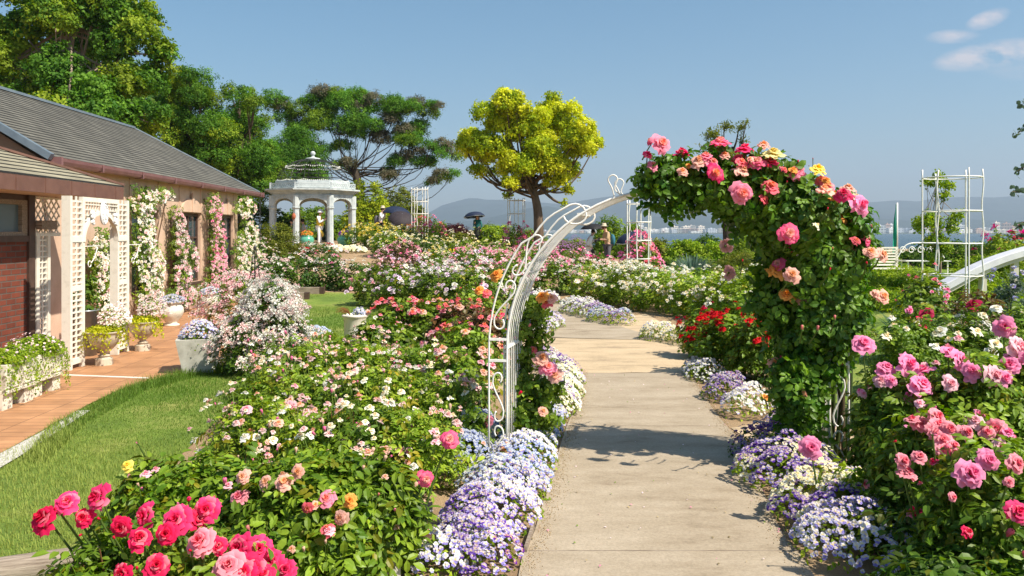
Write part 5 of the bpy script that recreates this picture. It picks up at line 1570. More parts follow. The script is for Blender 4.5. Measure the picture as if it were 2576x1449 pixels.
row([(985, 31.5, 1.0, .95, 'cream rose bush in front of the yellow bank', ['cream', 'lemon', 'white'], 60, .07),
     (1065, 31.0, 1.0, .95, 'cream rose bush with dark foliage below the trellis tower', ['cream', 'lemon'], 56, .07, dict(pal='dark')),
     (1150, 30.5, 1.0, .9, 'sparse cream rose bush right of the cream bank', ['cream', 'lemon'], 40, .065),
     (1235, 30.0, 1.0, .95, 'cream and pink rose bush below the walker in teal', ['cream', 'palepink', 'lemon'], 48, .07),
     (915, 35.5, 1.0, 1.0, 'yellow rose bush at the left end of the yellow bank', ['yellow', 'gold', 'lemon'], 60, .07),
     (965, 34.6, 1.0, 1.0, 'bright yellow rose bush below the two umbrellas', ['yellow', 'lemon', 'gold'], 70, .07),
     (1020, 34.2, 1.0, .95, 'lemon yellow rose bush right of the yellow bank', ['lemon', 'cream', 'yellow'], 60, .07),
     (1078, 34.8, .8, 1.35, 'rose pink climbing rose at the foot of the left trellis tower', ['rosepink', 'pink', 'coral'], 50, .085)], bzmin=.35, zb=.05)
row([(672, 22.2, .85, .98, 'white small flowered rose bush right of the house corner', ['blush', 'white', 'blush'], 40, .06),
     (745, 23.0, .85, .95, 'white rose bush with dark foliage behind the timbers', ['white', 'blush'], 36, .06),
     (815, 23.2, .85, .92, 'white and pink rose bush behind the far end of the lawn', ['white', 'blush', 'pink'], 34, .06),
     (880, 23.0, .75, .85, 'low dark rose bush with few white blooms at the lawn end', ['white', 'blush'], 22, .055),
     (720, 28.5, 1.0, .85, 'blush rose bush in front of the gazebo steps', ['blush', 'white', 'deepred'], 44, .07),
     (800, 29.0, 1.0, .75, 'white and red rose bush in front of the gazebo', ['white', 'red', 'blush'], 40, .07),
     (640, 26.5, .8, 1.3, 'tall cream rose bush behind the rain chain', ['white', 'blush', 'cream'], 60, .06)], pal='dark', bzmin=.5, zb=.0)
bedding('alyssum_bank', 'bright white flower bank at the foot of the gazebo', [(wx(835, 33), 33), (wx(905, 33), 33)], .5, .25, ['white', 'creamy'], 500, .04, lf=.07, leaf=300)

# ---- right of the path, white roses
row([(1500, 19.6, .8, .92, 'white rose bush left end of the white bed beyond the crossing', ['white', 'cream', 'blush'], 60, .06),
     (1585, 18.6, .8, .92, 'white rose bush behind the striped viola strip', ['white', 'white', 'cream'], 70, .06),
     (1670, 17.6, .8, .92, 'white rose bush in the middle of the white bed', ['white', 'cream'], 74, .055),
     (1755, 16.6, .78, .9, 'white rose bush with yellow green shoots, right of centre', ['white', 'cream'], 66, .05),
     (1835, 15.6, .75, .9, 'white rose bush left of the red roses', ['white', 'cream'], 56, .05),
     (1905, 15.0, .75, .95, 'white rose bush behind the climbing rose column', ['white'], 46, .055)], pal='fresh', zb=.05, bzmin=.3, clus=3)
row([(1395, 22.0, .8, .95, 'blush rose bush at the left end behind the arch band', ['blush', 'white', 'pink'], 56, .07),
     (1470, 22.6, .85, .9, 'white and pink rose bush below the man in the hat', ['white', 'blush', 'white'], 60, .07),
     (1555, 22.4, .85, .85, 'white rose bush in front of the man in the hat', ['white', 'cream'], 56, .065),
     (1640, 22.0, .85, .75, 'white rose bush below the rose pink tower rose', ['white'], 44, .065),
     (1725, 21.4, .85, .75, 'sparse white rose bush in front of the grey strap leaves', ['white', 'cream'], 26, .06),
     (1360, 27.5, .95, 1.0, 'pink rose bush with small blooms left of the couple', ['palepink', 'blush', 'pink'], 56, .07),
     (1430, 27.0, .9, .95, 'pink rose bush with magenta blooms in front of the couple', ['palepink', 'magenta', 'blush', 'pink'], 46, .08),
     (1500, 27.2, .85, .75, 'pale rose bush in front of the woman in white', ['blush', 'palepink', 'magenta'], 30, .07)], pal='rose', zb=.05)
B(1612, 24.4, .62, 1.55, 'rose pink bush climbing the trellis tower behind the white bed', ['pink', 'rosepink', 'pink'], 70, .1, bzmin=.1)
B(1300, 32.5, .7, 1.45, 'rose pink climbing rose on the trellis tower left of the yellow tree', ['rosepink', 'pink'], 44, .1, bzmin=.1)
# red roses
row([(1838, 9.7, .42, .72, 'scarlet rose bush nearest the path on the right', ['red'], 60, .045), (1915, 9.3, .42, .75, 'scarlet rose bush beside the climbing rose column', ['red'], 50, .045), (1775, 11.0, .34, .62, 'small red rose bush behind the other red roses', ['red', 'deepred'], 18, .05), (1880, 11.6, .45, .75, 'deep red rose bush at the back of the red group', ['red', 'deepred'], 36, .045)], pal='rose', lod=1, bzmin=.5, clus=5)

# ---- right foreground pink roses
P1 = [(2174, 865, 29, 'pink'), (2230, 925, 26, 'pink'), (2289, 915, 29, 'pink'), (2217, 958, 20, 'palepink'), (2242, 958, 16, 'pink'), (2320, 966, 32, 'pink'), (2171, 989, 12, 'palepink'), (2327, 922, 12, 'palepink'), (2314, 1014, 13, 'palepink')]
P2 = [(2392, 886, 22, 'pink'), (2420, 907, 28, 'pink'), (2445, 933, 25, 'pink'), (2502, 943, 29, 'palepink'), (2391, 964, 21, 'palepink'), (2539, 918, 28, 'pink'), (2533, 942, 20, 'palepink')]
P3 = [(2527, 822, 27, 'pink'), (2564, 871, 30, 'palepink'), (2600, 900, 28, 'pink')]
P4 = [(2358, 1047, 24, 'rosepink'), (2317, 1065, 24, 'rosepink'), (2361, 1066, 21, 'rosepink'), (2389, 1078, 26, 'rosepink'), (2352, 1087, 22, 'rosepink'), (2373, 1106, 25, 'rosepink'), (2377, 1131, 26, 'rosepink'), (2433, 1087, 23, 'rosepink'), (2452, 1059, 22, 'palepink'), (2505, 1076, 25, 'rosepink'), (2483, 1087, 21, 'rosepink'), (2520, 1125, 21, 'palepink'), (2400, 1120, 18, 'rosepink')]
P5 = [(2274, 1159, 21, 'rosepink'), (2314, 1148, 20, 'rosepink'), (2283, 1189, 25, 'rosepink'), (2445, 1190, 37, 'pink'), (2486, 1156, 28, 'pink'), (2558, 1165, 27, 'rosepink'), (2561, 1287, 31, 'hotpink'), (2436, 1338, 17, 'crimson'), (2398, 1250, 13, 'rosepink'), (2539, 1212, 14, 'rosepink'), (2350, 1095, 9, 'bud_pink'), (2250, 1110, 8, 'bud_crimson')]
B(2285, 5.35, .38, .8, 'tall pink rose bush right of the climbing rose column', ['pink', 'palepink', 'bud_pink', 'pink'], 16, .045, heroes=P1, hlod=0, n=400, ry=.4, bzmin=.4)
B(2450, 5.2, .5, .92, 'tall clear pink rose bush in front of the right trellis tower', ['pink', 'palepink', 'pink'], 16, .05, heroes=P2, hlod=0, n=400, ry=.4, bzmin=.4)
B(2620, 5.3, .5, 1.1, 'pink rose bush cut off by the right edge', None, 0, heroes=P3, hlod=0, n=360, ry=.4)
B(2400, 4.35, .4, .74, 'rosy pink bush with clustered ruffled blooms on the right', ['rosepink', 'pink', 'rosepink'], 10, .035, heroes=P4, hlod=0, n=380, ry=.32, pal='rose', zb=.25)
B(2530, 3.75, .42, .68, 'nearest pink rose bush with long bare stems in the bottom right corner', ['rosepink', 'bud_rosepink', 'pink', 'hotpink'], 12, .035, heroes=P5, hlod=0, n=240, ry=.34, zb=.3, canes=16, pal='rose')
B(2320, 4.2, .28, .34, 'low leafy green rose shoots between violas and pink roses', None, 0, n=200, pal='dark')
B(2150, 4.75, .16, .26, 'small leafy shoot with one bright pink rose by the arch foot', None, 0, heroes=[(2040, 1125, 28, 'pink', 4.65, (-.1, -.8, .3))], hlod=0, n=60, pal='fresh')
B(2480, 3.45, .42, .26, 'dark low foliage at the very bottom right', None, 0, n=240, pal='dark')
row([(2395, 7.4, .5, .98, 'creamy white rose bush behind the pink roses', ['cream', 'white', 'cream'], 20, .055), (2290, 7.2, .45, .92, 'creamy rose bush beside the climbing rose', ['cream', 'white'], 10, .05), (2520, 7.6, .5, 1.0, 'creamy white rose bush near the right edge', ['cream', 'white'], 12, .05)], lod=1, bzmin=.6)
B(2325, 8.4, .42, 1.08, 'deep crimson and pink rose bush at the foot of the right trellis tower', None, 0, heroes=[(2333, 790, 21, 'deepred'), (2319, 808, 20, 'crimson'), (2289, 780, 11, 'pink'), (2330, 830, 12, 'crimson')], pal='rose', n=150, hlod=1)
B(2335, 10.3, .4, 1.15, 'small pink cluster rose inside the right trellis tower', ['pink', 'rosepink'], 26, .045, pal='rose', lod=2)
B(2450, 8.6, .34, 1.15, 'reddish stemmed rose bush with one crimson bloom below the white rail', None, 0, heroes=[(2448, 765, 21, 'deepred')], pal='redgreen', n=120, hlod=1)
x, Y = wx(2545, 10.5), 10.5
t = B(2540, 10.5, .35, 1.1, 'blue and violet cornflower clump near the right edge', None, 0, name='cornflower', cat='flower', pal='blue', sprig=TUFT_LONG, size=.14, n=120, mat_='leaf_matte')
pp, nn = dome_pts(14, .4, .3, 1.12, .7, .2, 3, shell=(.95, 1.05)); g = MB()
g.scatter(VIO['lilac'], pp, frames(nn), .035); g.scatter(VIO['blue'], pp + (0, 0, .01), frames(-nn + (0, 0, 2)), .035); g.build('flowers', MAT['petal'], t)

# green slope on the right
def greens(name, label, cat, items, pal, sprig, size, n, mat_='leaf_matte', **kw):
    for (px, Y, rx, h, lab) in items: B(px, Y, rx, h, lab, None, 0, pal=pal, sprig=sprig, size=size, n=n, name=name, cat=cat, mat_=mat_, canes=0, **kw)


greens('leafy_shrub', '', 'shrub', [(2440, 10.2, .7, .5, 'low green groundcover shrub below the white rail'), (2540, 11.5, .8, .62, 'green strappy groundcover on the slope under the rail'), (2600, 9.2, .7, .75, 'green groundcover at the right edge below the rail'), (2330, 13.8, .7, .35, 'low green planting behind the right trellis tower'), (2250, 14.5, .7, .4, 'low green planting right of the climbing column'), (2440, 14.6, .9, .75, 'light green fine leaved shrub inside the right trellis tower view')], 'fresh', TUFT_LONG, .16, 420, zb=0)
greens('leafy_shrub', '', 'shrub', [(2500, 16.5, 1.0, 1.0, 'bright green planting just above the white rail'), (2590, 16.0, 1.1, 1.25, 'bright green planting above the rail at the right edge'), (2300, 18, .9, .65, 'bright green leafy planting before the bench'), (2170, 18, .9, .6, 'green leafy planting left of the bench')], 'fresh', TUFT_LONG, .2, 420, zb=0)
B(2535, 18.5, .7, 1.35, 'crimson rose bush above the white rail near the right edge', ['deepred', 'magenta'], 18, .09, pal='fresh')

# ---- shrubs and hedge at the back of the garden
BK = [(1245, 43, 1.4, 1.5, 'bamboo like green shrub right of the walker in teal', 'fresh', TUFT_LONG, .42), (1330, 44, 1.3, 1.35, 'green shrub behind the yellow tree trunk', 'fresh', TUFT_LONG, .42), (1188, 47, 1.0, .9, 'low green shrub left of the walker in teal', 'olive', TUFT, .3),
      (1105, 42, .8, 1.25, 'green shrub right of the left trellis tower', 'fresh', TUFT_LONG, .35), (1410, 40, 1.0, .9, 'rounded green shrub right of the yellow tree trunk', 'rose', TUFT, .3), (1450, 42, .9, 1.0, 'yellow green shrub behind the lavender', 'fresh', TUFT, .3),
      (1530, 38, .95, 2.15, 'tall oleander like shrub behind the man in the hat', 'rose', TUFT_LONG, .42), (1590, 38.5, .8, 1.8, 'tall oleander like shrub right of the hat man', 'rose', TUFT_LONG, .42), (1655, 32, .9, 1.25, 'yellow green shrub right of the middle trellis tower', 'olive', TUFT, .3), (1720, 31, 1.0, 1.35, 'broad leaved green shrub in front of the city', 'fresh', TUFT, .3),
      (1790, 31, 1.0, 1.2, 'light green spreading shrub left of the climbing column', 'fresh', TUFT, .28), (1660, 27, .8, .75, 'low dark shrub behind the white bed', 'dark', TUFT, .25), (1860, 26, .9, 1.15, 'round yellow green shrub behind the climbing column', 'olive', TUFT_FINE, .25), (1800, 25, .8, .7, 'low green shrub right of the grey strap leaves', 'olive', TUFT_FINE, .22),
      (1880, 33, 1.1, 1.4, 'upright grassy shrub behind the climbing rose', 'fresh', TUFT_LONG, .4), (1780, 38, 1.3, 1.25, 'dark shrub at the edge of the garden before the city', 'dark', TUFT, .3), (1980, 34, 1.4, 1.3, 'shrub behind the dark climbing column', 'dark', TUFT, .3), (2080, 32, 1.3, 1.1, 'shrub right of the dark climbing column', 'rose', TUFT, .3),
      (2175, 34, 1.2, 1.35, 'dark shrub left of the green banner', 'dark', TUFT, .3), (2290, 34, 1.3, .75, 'dark shrub right of the green banner', 'dark', TUFT, .3), (2370, 32, 1.3, 1.3, 'dark shrub behind the right trellis tower', 'dark', TUFT, .3), (2450, 31, 1.2, 1.2, 'green shrub with thin shoots right of the trellis tower', 'rose', TUFT, .28), (2540, 30, 1.4, 1.35, 'green shrub behind the crimson roses at the right edge', 'rose', TUFT, .28), (2620, 28, 1.4, 1.3, 'green shrub at the right edge', 'rose', TUFT, .28), (2225, 26, .9, .8, 'green shrub behind the slatted bench', 'rose', TUFT, .25)]
for (px, Y, rx, h, lab, pal, sp, sz) in BK: B(px, Y, rx, h, lab, None, 0, pal=pal, sprig=sp, size=sz, n=300, name='shrub', cat='shrub', mat_='leaf_matte', canes=3, zb=0, lump=.3)
B(1140, 41, 1.15, 1.3, 'burgundy leaved shrub left of the walker in teal', None, 0, pal='burg', sprig=TUFT_FINE, size=.3, n=380, name='shrub', cat='shrub', mat_='leaf_matte')
B(1150, 37, .9, .85, 'grey green shrub with faded flower heads below the burgundy shrub', ['cream'], 20, .07, pal='olive', sprig=TUFT, size=.22, n=260, name='shrub', cat='shrub', mat_='leaf_matte')
t = B(1425, 34, 1.15, .95, 'purple flowering lavender like bush left of the couple', None, 0, pal='olive', sprig=TUFT_LONG, size=.22, n=300, name='lavender', cat='shrub', mat_='leaf_matte')
g = MB(); pp, nn = dome_pts(900, 1.15, 1.0, 1.02, .3, .18, 77, shell=(.95, 1.08)); g.scatter(leaf_t(.3, .1, .1, False, C=(.34, .17, .36)), pp, frames(nn + (0, 0, 1)), .1); g.build('flower_spikes', MAT['petal'], t)['kind'] = 'stuff'
greens('leafy_shrub', '', 'shrub', [(2030, 13, .8, .7, 'green planting directly behind the climbing rose column'), (2120, 15, .9, .6, 'green planting right behind the climbing rose column'), (2010, 17, .9, .8, 'farther green planting behind the climbing rose column'), (2060, 21, 1.0, .8, 'green planting far behind the climbing rose column'), (1950, 25, 1.0, .8, 'green planting left behind the climbing rose column')], 'fresh', TUFT_LONG, .2, 320, zb=0)
# grey green strap leaves
def straps(label, px, Y, n, hh, spread, col, w=.035):
    X = wx(px, Y); rg = np.random.default_rng(int(px)); t = thing('strap_plant', label, 'plant', (X, Y, float(H(X, Y)))); g = MB()
    for i in range(n):
        a = rg.uniform(0, 2 * PI); l = hh * rg.uniform(.7, 1.1); o = spread * rg.uniform(.1, 1); s = np.linspace(0, 1, 5)
        P = np.stack([math.cos(a) * o * s ** 1.4 + .12 * math.cos(a), math.sin(a) * o * s ** 1.4 + .12 * math.sin(a), l * (s - .25 * o / spread * s ** 3)], -1)
        ww = w * (1 - s ** 2) + .002; sd = np.array([-math.sin(a), math.cos(a), 0]); V = np.array([P - sd * ww[:, None], P + sd * ww[:, None]])
        g.grid(V, np.array(col) * rg.uniform(.7, 1.3))
    g.build('leaves', MAT['leaf_matte'], t); return t
straps('grey green strap leaved clump behind the white roses', 1742, 24.5, 240, .95, .8, (.13, .2, .15))
straps('dark strap leaved plant at the lower end of the white rail', 2280, 11.5, 70, .55, .4, (.07, .14, .08), .02)
# yellow green shrubs near the gazebo
B(690, 27.5, 1.15, 1.75, 'feathery yellow green shrub between house corner and gazebo', None, 0, pal='olive', sprig=TUFT_FINE, size=.3, n=700, name='shrub', cat='shrub', mat_='leaf_matte', lump=.3)
for (px, Y, rx, h, lab) in [(925, 44, 1.6, 3.3, 'big yellow green maple like shrub right of the gazebo'), (1000, 45, 1.6, 3.0, 'second yellow green shrub behind the umbrellas'), (1045, 46, .9, 2.2, 'smaller yellow green shrub behind the left trellis tower')]:
    B(px, Y, rx, h, lab, None, 0, pal='maple' if px < 950 else 'olive', sprig=TUFT, size=.32, n=900, name='shrub', cat='shrub', mat_='leaf_matte', zb=0, lump=.3)
B(780, 47, 2.6, 2.3, 'dense green hedge seen through the gazebo arches', None, 0, pal='rose', sprig=TUFT, size=.36, n=800, name='hedge', cat='hedge', mat_='leaf_matte', zb=0)
B(640, 40, 2.2, 2.2, 'dark hedge behind the house corner', None, 0, pal='dark', sprig=TUFT, size=.36, n=600, name='hedge', cat='hedge', mat_='leaf_matte', zb=0)
B(815, 40.5, .5, .95, 'blue grey shrub inside the gazebo view', None, 0, pal='blue', sprig=TUFT_FINE, size=.2, n=160, name='shrub', cat='shrub', mat_='leaf_matte')

# ---- viola borders
def gp(*pp): return [G(*p)[:2] for p in pp]
bedding('viola_border', 'lilac white violas at the bottom edge left of the path', gp((1080, 1446), (1185, 1405)), .16, .17, ['lilacwhite', 'lilac', 'lilacwhite', 'lilac'], 2200)
bedding('viola_border', 'deep purple and yellow violas in the bottom left border', gp((1210, 1440), (1185, 1330)), .2, .19, ['deep', 'lilac', 'purple', 'lilac'], 2300)
bedding('viola_border', 'soft lilac violas above the purple ones in the left border', gp((1225, 1345), (1270, 1245)), .27, .2, ['lilac', 'lilacwhite', 'lilac', 'purple'], 2300)
bedding('viola_border', 'white lilac viola mound in front of the left arch foot', gp((1255, 1262), (1290, 1215)), .29, .2, ['lilacwhite', 'lilac', 'blue', 'white'], 2200)
bedding('viola_border', 'white violas around the left arch foot', gp((1310, 1195), (1330, 1120)), .24, .2, ['white', 'lilacwhite', 'blue'], 2200)
bedding('viola_border', 'blue white violas in shade just beyond the left arch foot', gp((1345, 1105), (1375, 1060)), .2, .18, ['blue', 'lilacwhite', 'blue'], 2300)
bedding('viola_border', 'purple and white violas between arch foot and crossing', gp((1390, 1050), (1415, 965)), .24, .2, ['purple', 'white', 'creamy', 'lilac'], 1900)
bedding('viola_border', 'purple violas at the near edge of the crossing on the left', gp((1415, 950), (1360, 915)), .24, .2, ['lilac', 'purple', 'white'], 1200)
bedding('viola_border', 'blue white viola patch left of the arch foot under the roses', gp((1165, 1190), (1200, 1090)), .2, .2, ['blue', 'white'], 1900)
bedding('viola_border', 'pale violas beyond the crossing beside the left arch band', gp((1325, 850), (1385, 822)), .27, .25, ['white', 'lilac', 'lilacwhite'], 1000, .019)
bedding('viola_border', 'farthest viola patch on the left where the path bends', gp((1330, 768), (1385, 764)), .3, .3, ['lilac', 'white', 'purple'], 700, .022)
bedding('viola_border', 'purple and white viola strip right of the far path, left half', gp((1440, 786), (1500, 800)), .34, .3, ['purple', 'white', 'lilac'], 800, .021)
bedding('viola_border', 'purple and white viola strip right of the far path, right half', gp((1505, 808), (1565, 818)), .3, .28, ['white', 'blue', 'purple', 'white'], 800, .021)
bedding('viola_border', 'long pale viola strip on the far side of the crossing', gp((1640, 852), (1700, 862), (1760, 872)), .27, .25, ['purple', 'white', 'creamy', 'lilacwhite'], 900, .019)
bedding('viola_border', 'white viola mound below the red roses', gp((1785, 962), (1760, 940)), .23, .2, ['white', 'lilacwhite'], 1200)
bedding('viola_border', 'violet purple violas in the middle of the right border', gp((1812, 1010), (1838, 985)), .2, .2, ['purple', 'lilac', 'deep'], 1900)
bedding('viola_border', 'rounded pale lilac viola mound on the right of the path', gp((1865, 1050), (1895, 1040)), .23, .24, ['lilacwhite', 'white', 'lilacwhite'], 2300)
bedding('viola_border', 'purple violas in shade at the right arch foot', gp((1925, 1170), (2010, 1110)), .28, .24, ['deep', 'purple', 'lilac'], 1100, pal='dark')
bedding('viola_border', 'white and purple violas right of the path below the arch foot', gp((1955, 1200), (2085, 1275)), .34, .26, ['lilac', 'creamy', 'purple', 'lilac'], 2800, .0155)
bedding('viola_border', 'creamy violas with purple edges in the lower right border', gp((2040, 1290), (2190, 1360)), .33, .24, ['creamy', 'creamy', 'purple'], 2600, .0165)
bedding('viola_border', 'pale blue violas in the bottom right border', gp((2110, 1375), (2300, 1440)), .35, .24, ['lilacwhite', 'lilac', 'lilacwhite'], 2300)
# ------------------------------------------------------------------ climbing rose on the arch
rg = np.random.default_rng(5)
cl = thing('climbing_rose', 'big climbing rose with pink and peach blooms covering the right half of the arch', 'climbing rose', (float(af(AW, 0)[0] + O_[0]), float(af(AW, 0)[1] + O_[1]), 0))
ORG = np.array(cl.location)
# (px, py, radius px, distance)
CB = [(1650, 425, 42, 6.1), (1700, 448, 42, 6.1), (1760, 450, 50, 6.1), (1820, 455, 58, 6.1), (1885, 468, 68, 6.1), (1950, 488, 78, 6.15), (2010, 520, 90, 6.1), (2060, 575, 95, 6.1), (2090, 640, 100, 6.05), (2060, 700, 110, 6.1), (2075, 780, 105, 6.1), (2040, 850, 105, 6.1), (2045, 930, 76, 6.1), (1985, 960, 62, 6.2), (2010, 1010, 58, 6.15), (2010, 1075, 52, 6.2), (1960, 600, 60, 6.35), (1900, 550, 48, 6.3), (1850, 510, 40, 6.25), (1950, 560, 66, 6.2), (1930, 690, 48, 6.4), (1945, 770, 55, 6.35), (2135, 560, 55, 6.0), (1720, 400, 30, 6.1), (1800, 390, 30, 6.1), (1900, 400, 34, 6.1), (1970, 420, 36, 6.1), (1625, 395, 20, 6.05), (2110, 830, 56, 6.0), (1700, 500, 22, 6.1), (1640, 470, 20, 6.1)]
Pn, Sn = [], []
n_tot = 1650
wts = np.array([c[2] ** 2 for c in CB], float); wts /= wts.sum()
wh = rg.choice(len(CB), n_tot, p=wts); cb_ = np.array(CB)[wh]
D = rg.normal(0, 1, (n_tot, 3)); D /= np.linalg.norm(D, axis=1)[:, None]
Yc = cb_[:, 3]; Rr = np.maximum(cb_[:, 2] - 16, 12) / F * Yc; s = rg.uniform(.3, 1, n_tot) ** .5
cb_[:, 1] += np.where((cb_[:, 0] < 2060) & (cb_[:, 1] < 540), 8, 0); cb_[:, 2] -= np.where(cb_[:, 0] < 1900, 6, 0)
Yc = Yc - .14 - .16 * (cb_[:, 0] < 2030)
P = np.stack([(cb_[:, 0] - CX) / F * Yc, Yc, CH - (cb_[:, 1] - HOR) / F * Yc], -1) + D * (Rr * s)[:, None] * np.array([1, .9, 1])
P[:, 2] = np.maximum(P[:, 2], .12); P[:, 2] -= .04 * (P[:, 2] > 1.9)
dd = D * .9 + np.array([0, -.15, .35]) + rg.normal(0, .3, (n_tot, 3)); R = frames(dd); S = .25 * rg.uniform(.7, 1.25, n_tot); T = tints(n_tot, 'climb', rg)
g = MB(); w = rg.integers(0, 4, n_tot)
for k in range(4): i = w == k; g.scatter(SPR_CLIMB[k], (P - R[:, :, 2] * S[:, None] * .6 - ORG)[i], R[i], S[i], T[i])
g.build('foliage', MAT['leaf'], cl)
g = MB()
for k in range(9):
    u0 = AW - rg.uniform(-.05, .15); pts = [af(u0, -.02, rg.uniform(.2, .9)), af(u0 + rg.normal(0, .05), .5, .5), af(u0 - .02 + rg.normal(0, .06), 1.0, .5)]
    for t in np.linspace(.25, rg.uniform(1.1, 1.5), 6): pts.append(af(CXL + (RI + rg.uniform(.0, .14)) * math.cos(t), CZ + (RI + rg.uniform(0, .12)) * math.sin(t), rg.uniform(.1, .9)))
    pts = smooth_pts([p + O_ - ORG for p in pts], 4); g.tube(pts, np.linspace(.017, .006, len(pts)), 6, C=(.13, .1, .06) if k % 2 else (.1, .15, .05))
g.build('stems', MAT['leaf_matte'], cl, True)
def z5(x, y, r, c, *a): return (1543 + x * .301, 302 + y * .301, r * .301, c) + a
HB = [z5(400, 195, 88, 'pinkface', 5.95, (.3, -.8, .3)), z5(310, 175, 50, 'pinkedge', 6.05, (-.6, -.2, .6)), z5(290, 285, 45, 'hotpink', 6.0), z5(570, 270, 70, 'hotpink', 6.1, (0, .2, 1)), z5(890, 185, 85, 'pinkedge', 6.05, (0, -.15, 1)), z5(770, 305, 72, 'pinkface', 6.0, (0, -.25, 1)), z5(855, 440, 78, 'bicolor', 5.8, (.15, -1, .2)), z5(930, 290, 50, 'apricot', 6.05, (0, -.4, 1)), z5(1100, 245, 84, 'hotpink', 6.1, (.1, -.2, 1)), z5(1040, 320, 60, 'hotpink', 6.1), z5(1145, 322, 30, 'peach', 5.95), z5(1255, 205, 58, 'apricot', 6.1, (0, -.3, 1)), z5(1335, 280, 92, 'lemon', 6.0, (0, -.25, 1)), z5(1310, 345, 75, 'hotpink', 6.05, (0, -.4, 1)), z5(1290, 390, 24, 'bud_crimson', 5.95), z5(1545, 350, 20, 'bud_crimson', 6.05), z5(1505, 415, 36, 'orange', 6.0), z5(1430, 412, 34, 'coral', 6.0), z5(1390, 410, 26, 'bud_pink', 6.0), z5(1710, 410, 76, 'yellow', 6.0, (.2, -.3, 1)), z5(1780, 500, 34, 'orange', 5.95), z5(1080, 610, 98, 'pinkface', 5.72, (0, -1, .1)), z5(1765, 580, 76, 'peach', 5.75, (0, -.35, 1)), z5(1925, 615, 80, 'hotpink', 5.8, (-.3, -.6, .6)), z5(1965, 570, 68, 'peach', 5.9, (.2, -.3, 1)), z5(2025, 640, 50, 'cream', 5.85), z5(2075, 705, 94, 'pink', 5.75, (.4, -.8, .2)), z5(1790, 745, 20, 'bud_crimson', 5.6), z5(1470, 950, 88, 'pinkedge', 5.5, (0, -1, .15)), z5(1490, 1290, 74, 'apricot', 5.5, (0, -.9, .35)), z5(1700, 880, 36, 'cream', 5.6, (.5, -.3, .5)), z5(2150, 1100, 62, 'apricot', 5.7, (-.1, -.6, .6)), z5(2250, 1125, 66, 'peach', 5.75, (.4, -.7, .3)), z5(2030, 1005, 46, 'coral', 5.8), z5(1450, 520, 16, 'bud_crimson', 5.8), z5(1835, 1075, 16, 'bud_crimson', 5.5), z5(1810, 1250, 20, 'bud_crimson', 5.5), z5(2120, 1200, 22, 'bud_crimson', 5.6), z5(2160, 890, 21, 'bud_coral', 5.8), z5(945, 1050, 62, 'mauveback', 6.5, (.6, .7, .1)), z5(975, 1275, 62, 'mauveback', 6.5, (.7, .5, .1)), z5(1080, 1180, 20, 'bud_crimson', 6.4), z5(630, 380, 30, 'orange', 6.05), z5(330, 375, 50, 'pinkface', 6.0)]
HB += [(1452 + 770, 0 + 745, 19, 'apricot', 5.7, (.2, -.8, .4)), (2295 - 88, 765 - 27, 15, 'peach', 5.75), (2018, 903 - 77, 10, 'bud_coral', 5.5), (2100, 800, 9, 'bud_coral', 5.6), (2057, 828, 11, 'bud_coral', 5.55), (1927, 998, 10, 'orange', 5.9), (2022, 992, 17, 'apricot', 5.9, (.7, .2, .1)), (1985, 1005, 8, 'bud_coral', 5.9)]
for q in range(44):
    c = CB[rg.integers(2, 13)] if q < 30 else CB[rg.integers(8, 17)]; a = rg.uniform(.1, 3.0); kk = ['coral', 'bud_coral', 'peach', 'apricot', 'pinkface', 'bud_crimson', 'orange', 'pinkedge'][q % 8]; HB.append((c[0] + c[2] * 1.0 * math.cos(a), c[1] + 4 - c[2] * 1.0 * math.sin(a), rg.uniform(8, 13) if kk[:3] == 'bud' else rg.uniform(14, 24), kk, c[3] - .12))
g = MB()
for i, hd in enumerate(HB):
    px, py, r, c, Yh = hd[:5]; Yh -= (.34 if py < 520 else .16) if Yh < 6.2 else 0; Pp = np.array(A(px, py, Yh)) - ORG
    Dd = np.array(hd[5], float) if len(hd) > 5 else np.array([rg.normal(0, .3), -.6, .6]); Dd /= np.linalg.norm(Dd)
    bud = c.startswith('bud_'); inst('bud' if bud else 'bloom', bloom_mesh(c, 0, i % 4), cl, Pp, frames(Dd[None])[0] if not bud else frames(np.array([[rg.normal(0, .2), -.1, 1.]]))[0], r / F * Yh)
    s0 = Pp + np.array([rg.normal(0, .03), .16, -.12]); MB().tube([s0, (s0 + Pp) / 2 + (0, 0, -.01), Pp - Dd * r / F * Yh * .4], [.006, .005, .004], 5, C=(.14, .2, .05)).build('flower_stem', MAT['leaf_matte'], cl)
# a shoot with buds above the foliage
tp = np.array(A(2045, 400, 6.0)) - ORG; g.tube([tp + (0, 0, -.35), tp + (.0, 0, -.15), tp], [.006, .004, .003], 5, C=(.12, .15, .06))
g.build('tall_shoot', MAT['leaf_matte'], cl)
for (dx, dz, s_) in [(0, 0, .012), (-.03, -.05, .007), (.025, -.06, .007), (.0, -.1, .006)]: inst('bud', bloom_mesh('bud_fresh' if False else 'bud_olive', 1), cl, tp + (dx, 0, dz), None, s_)

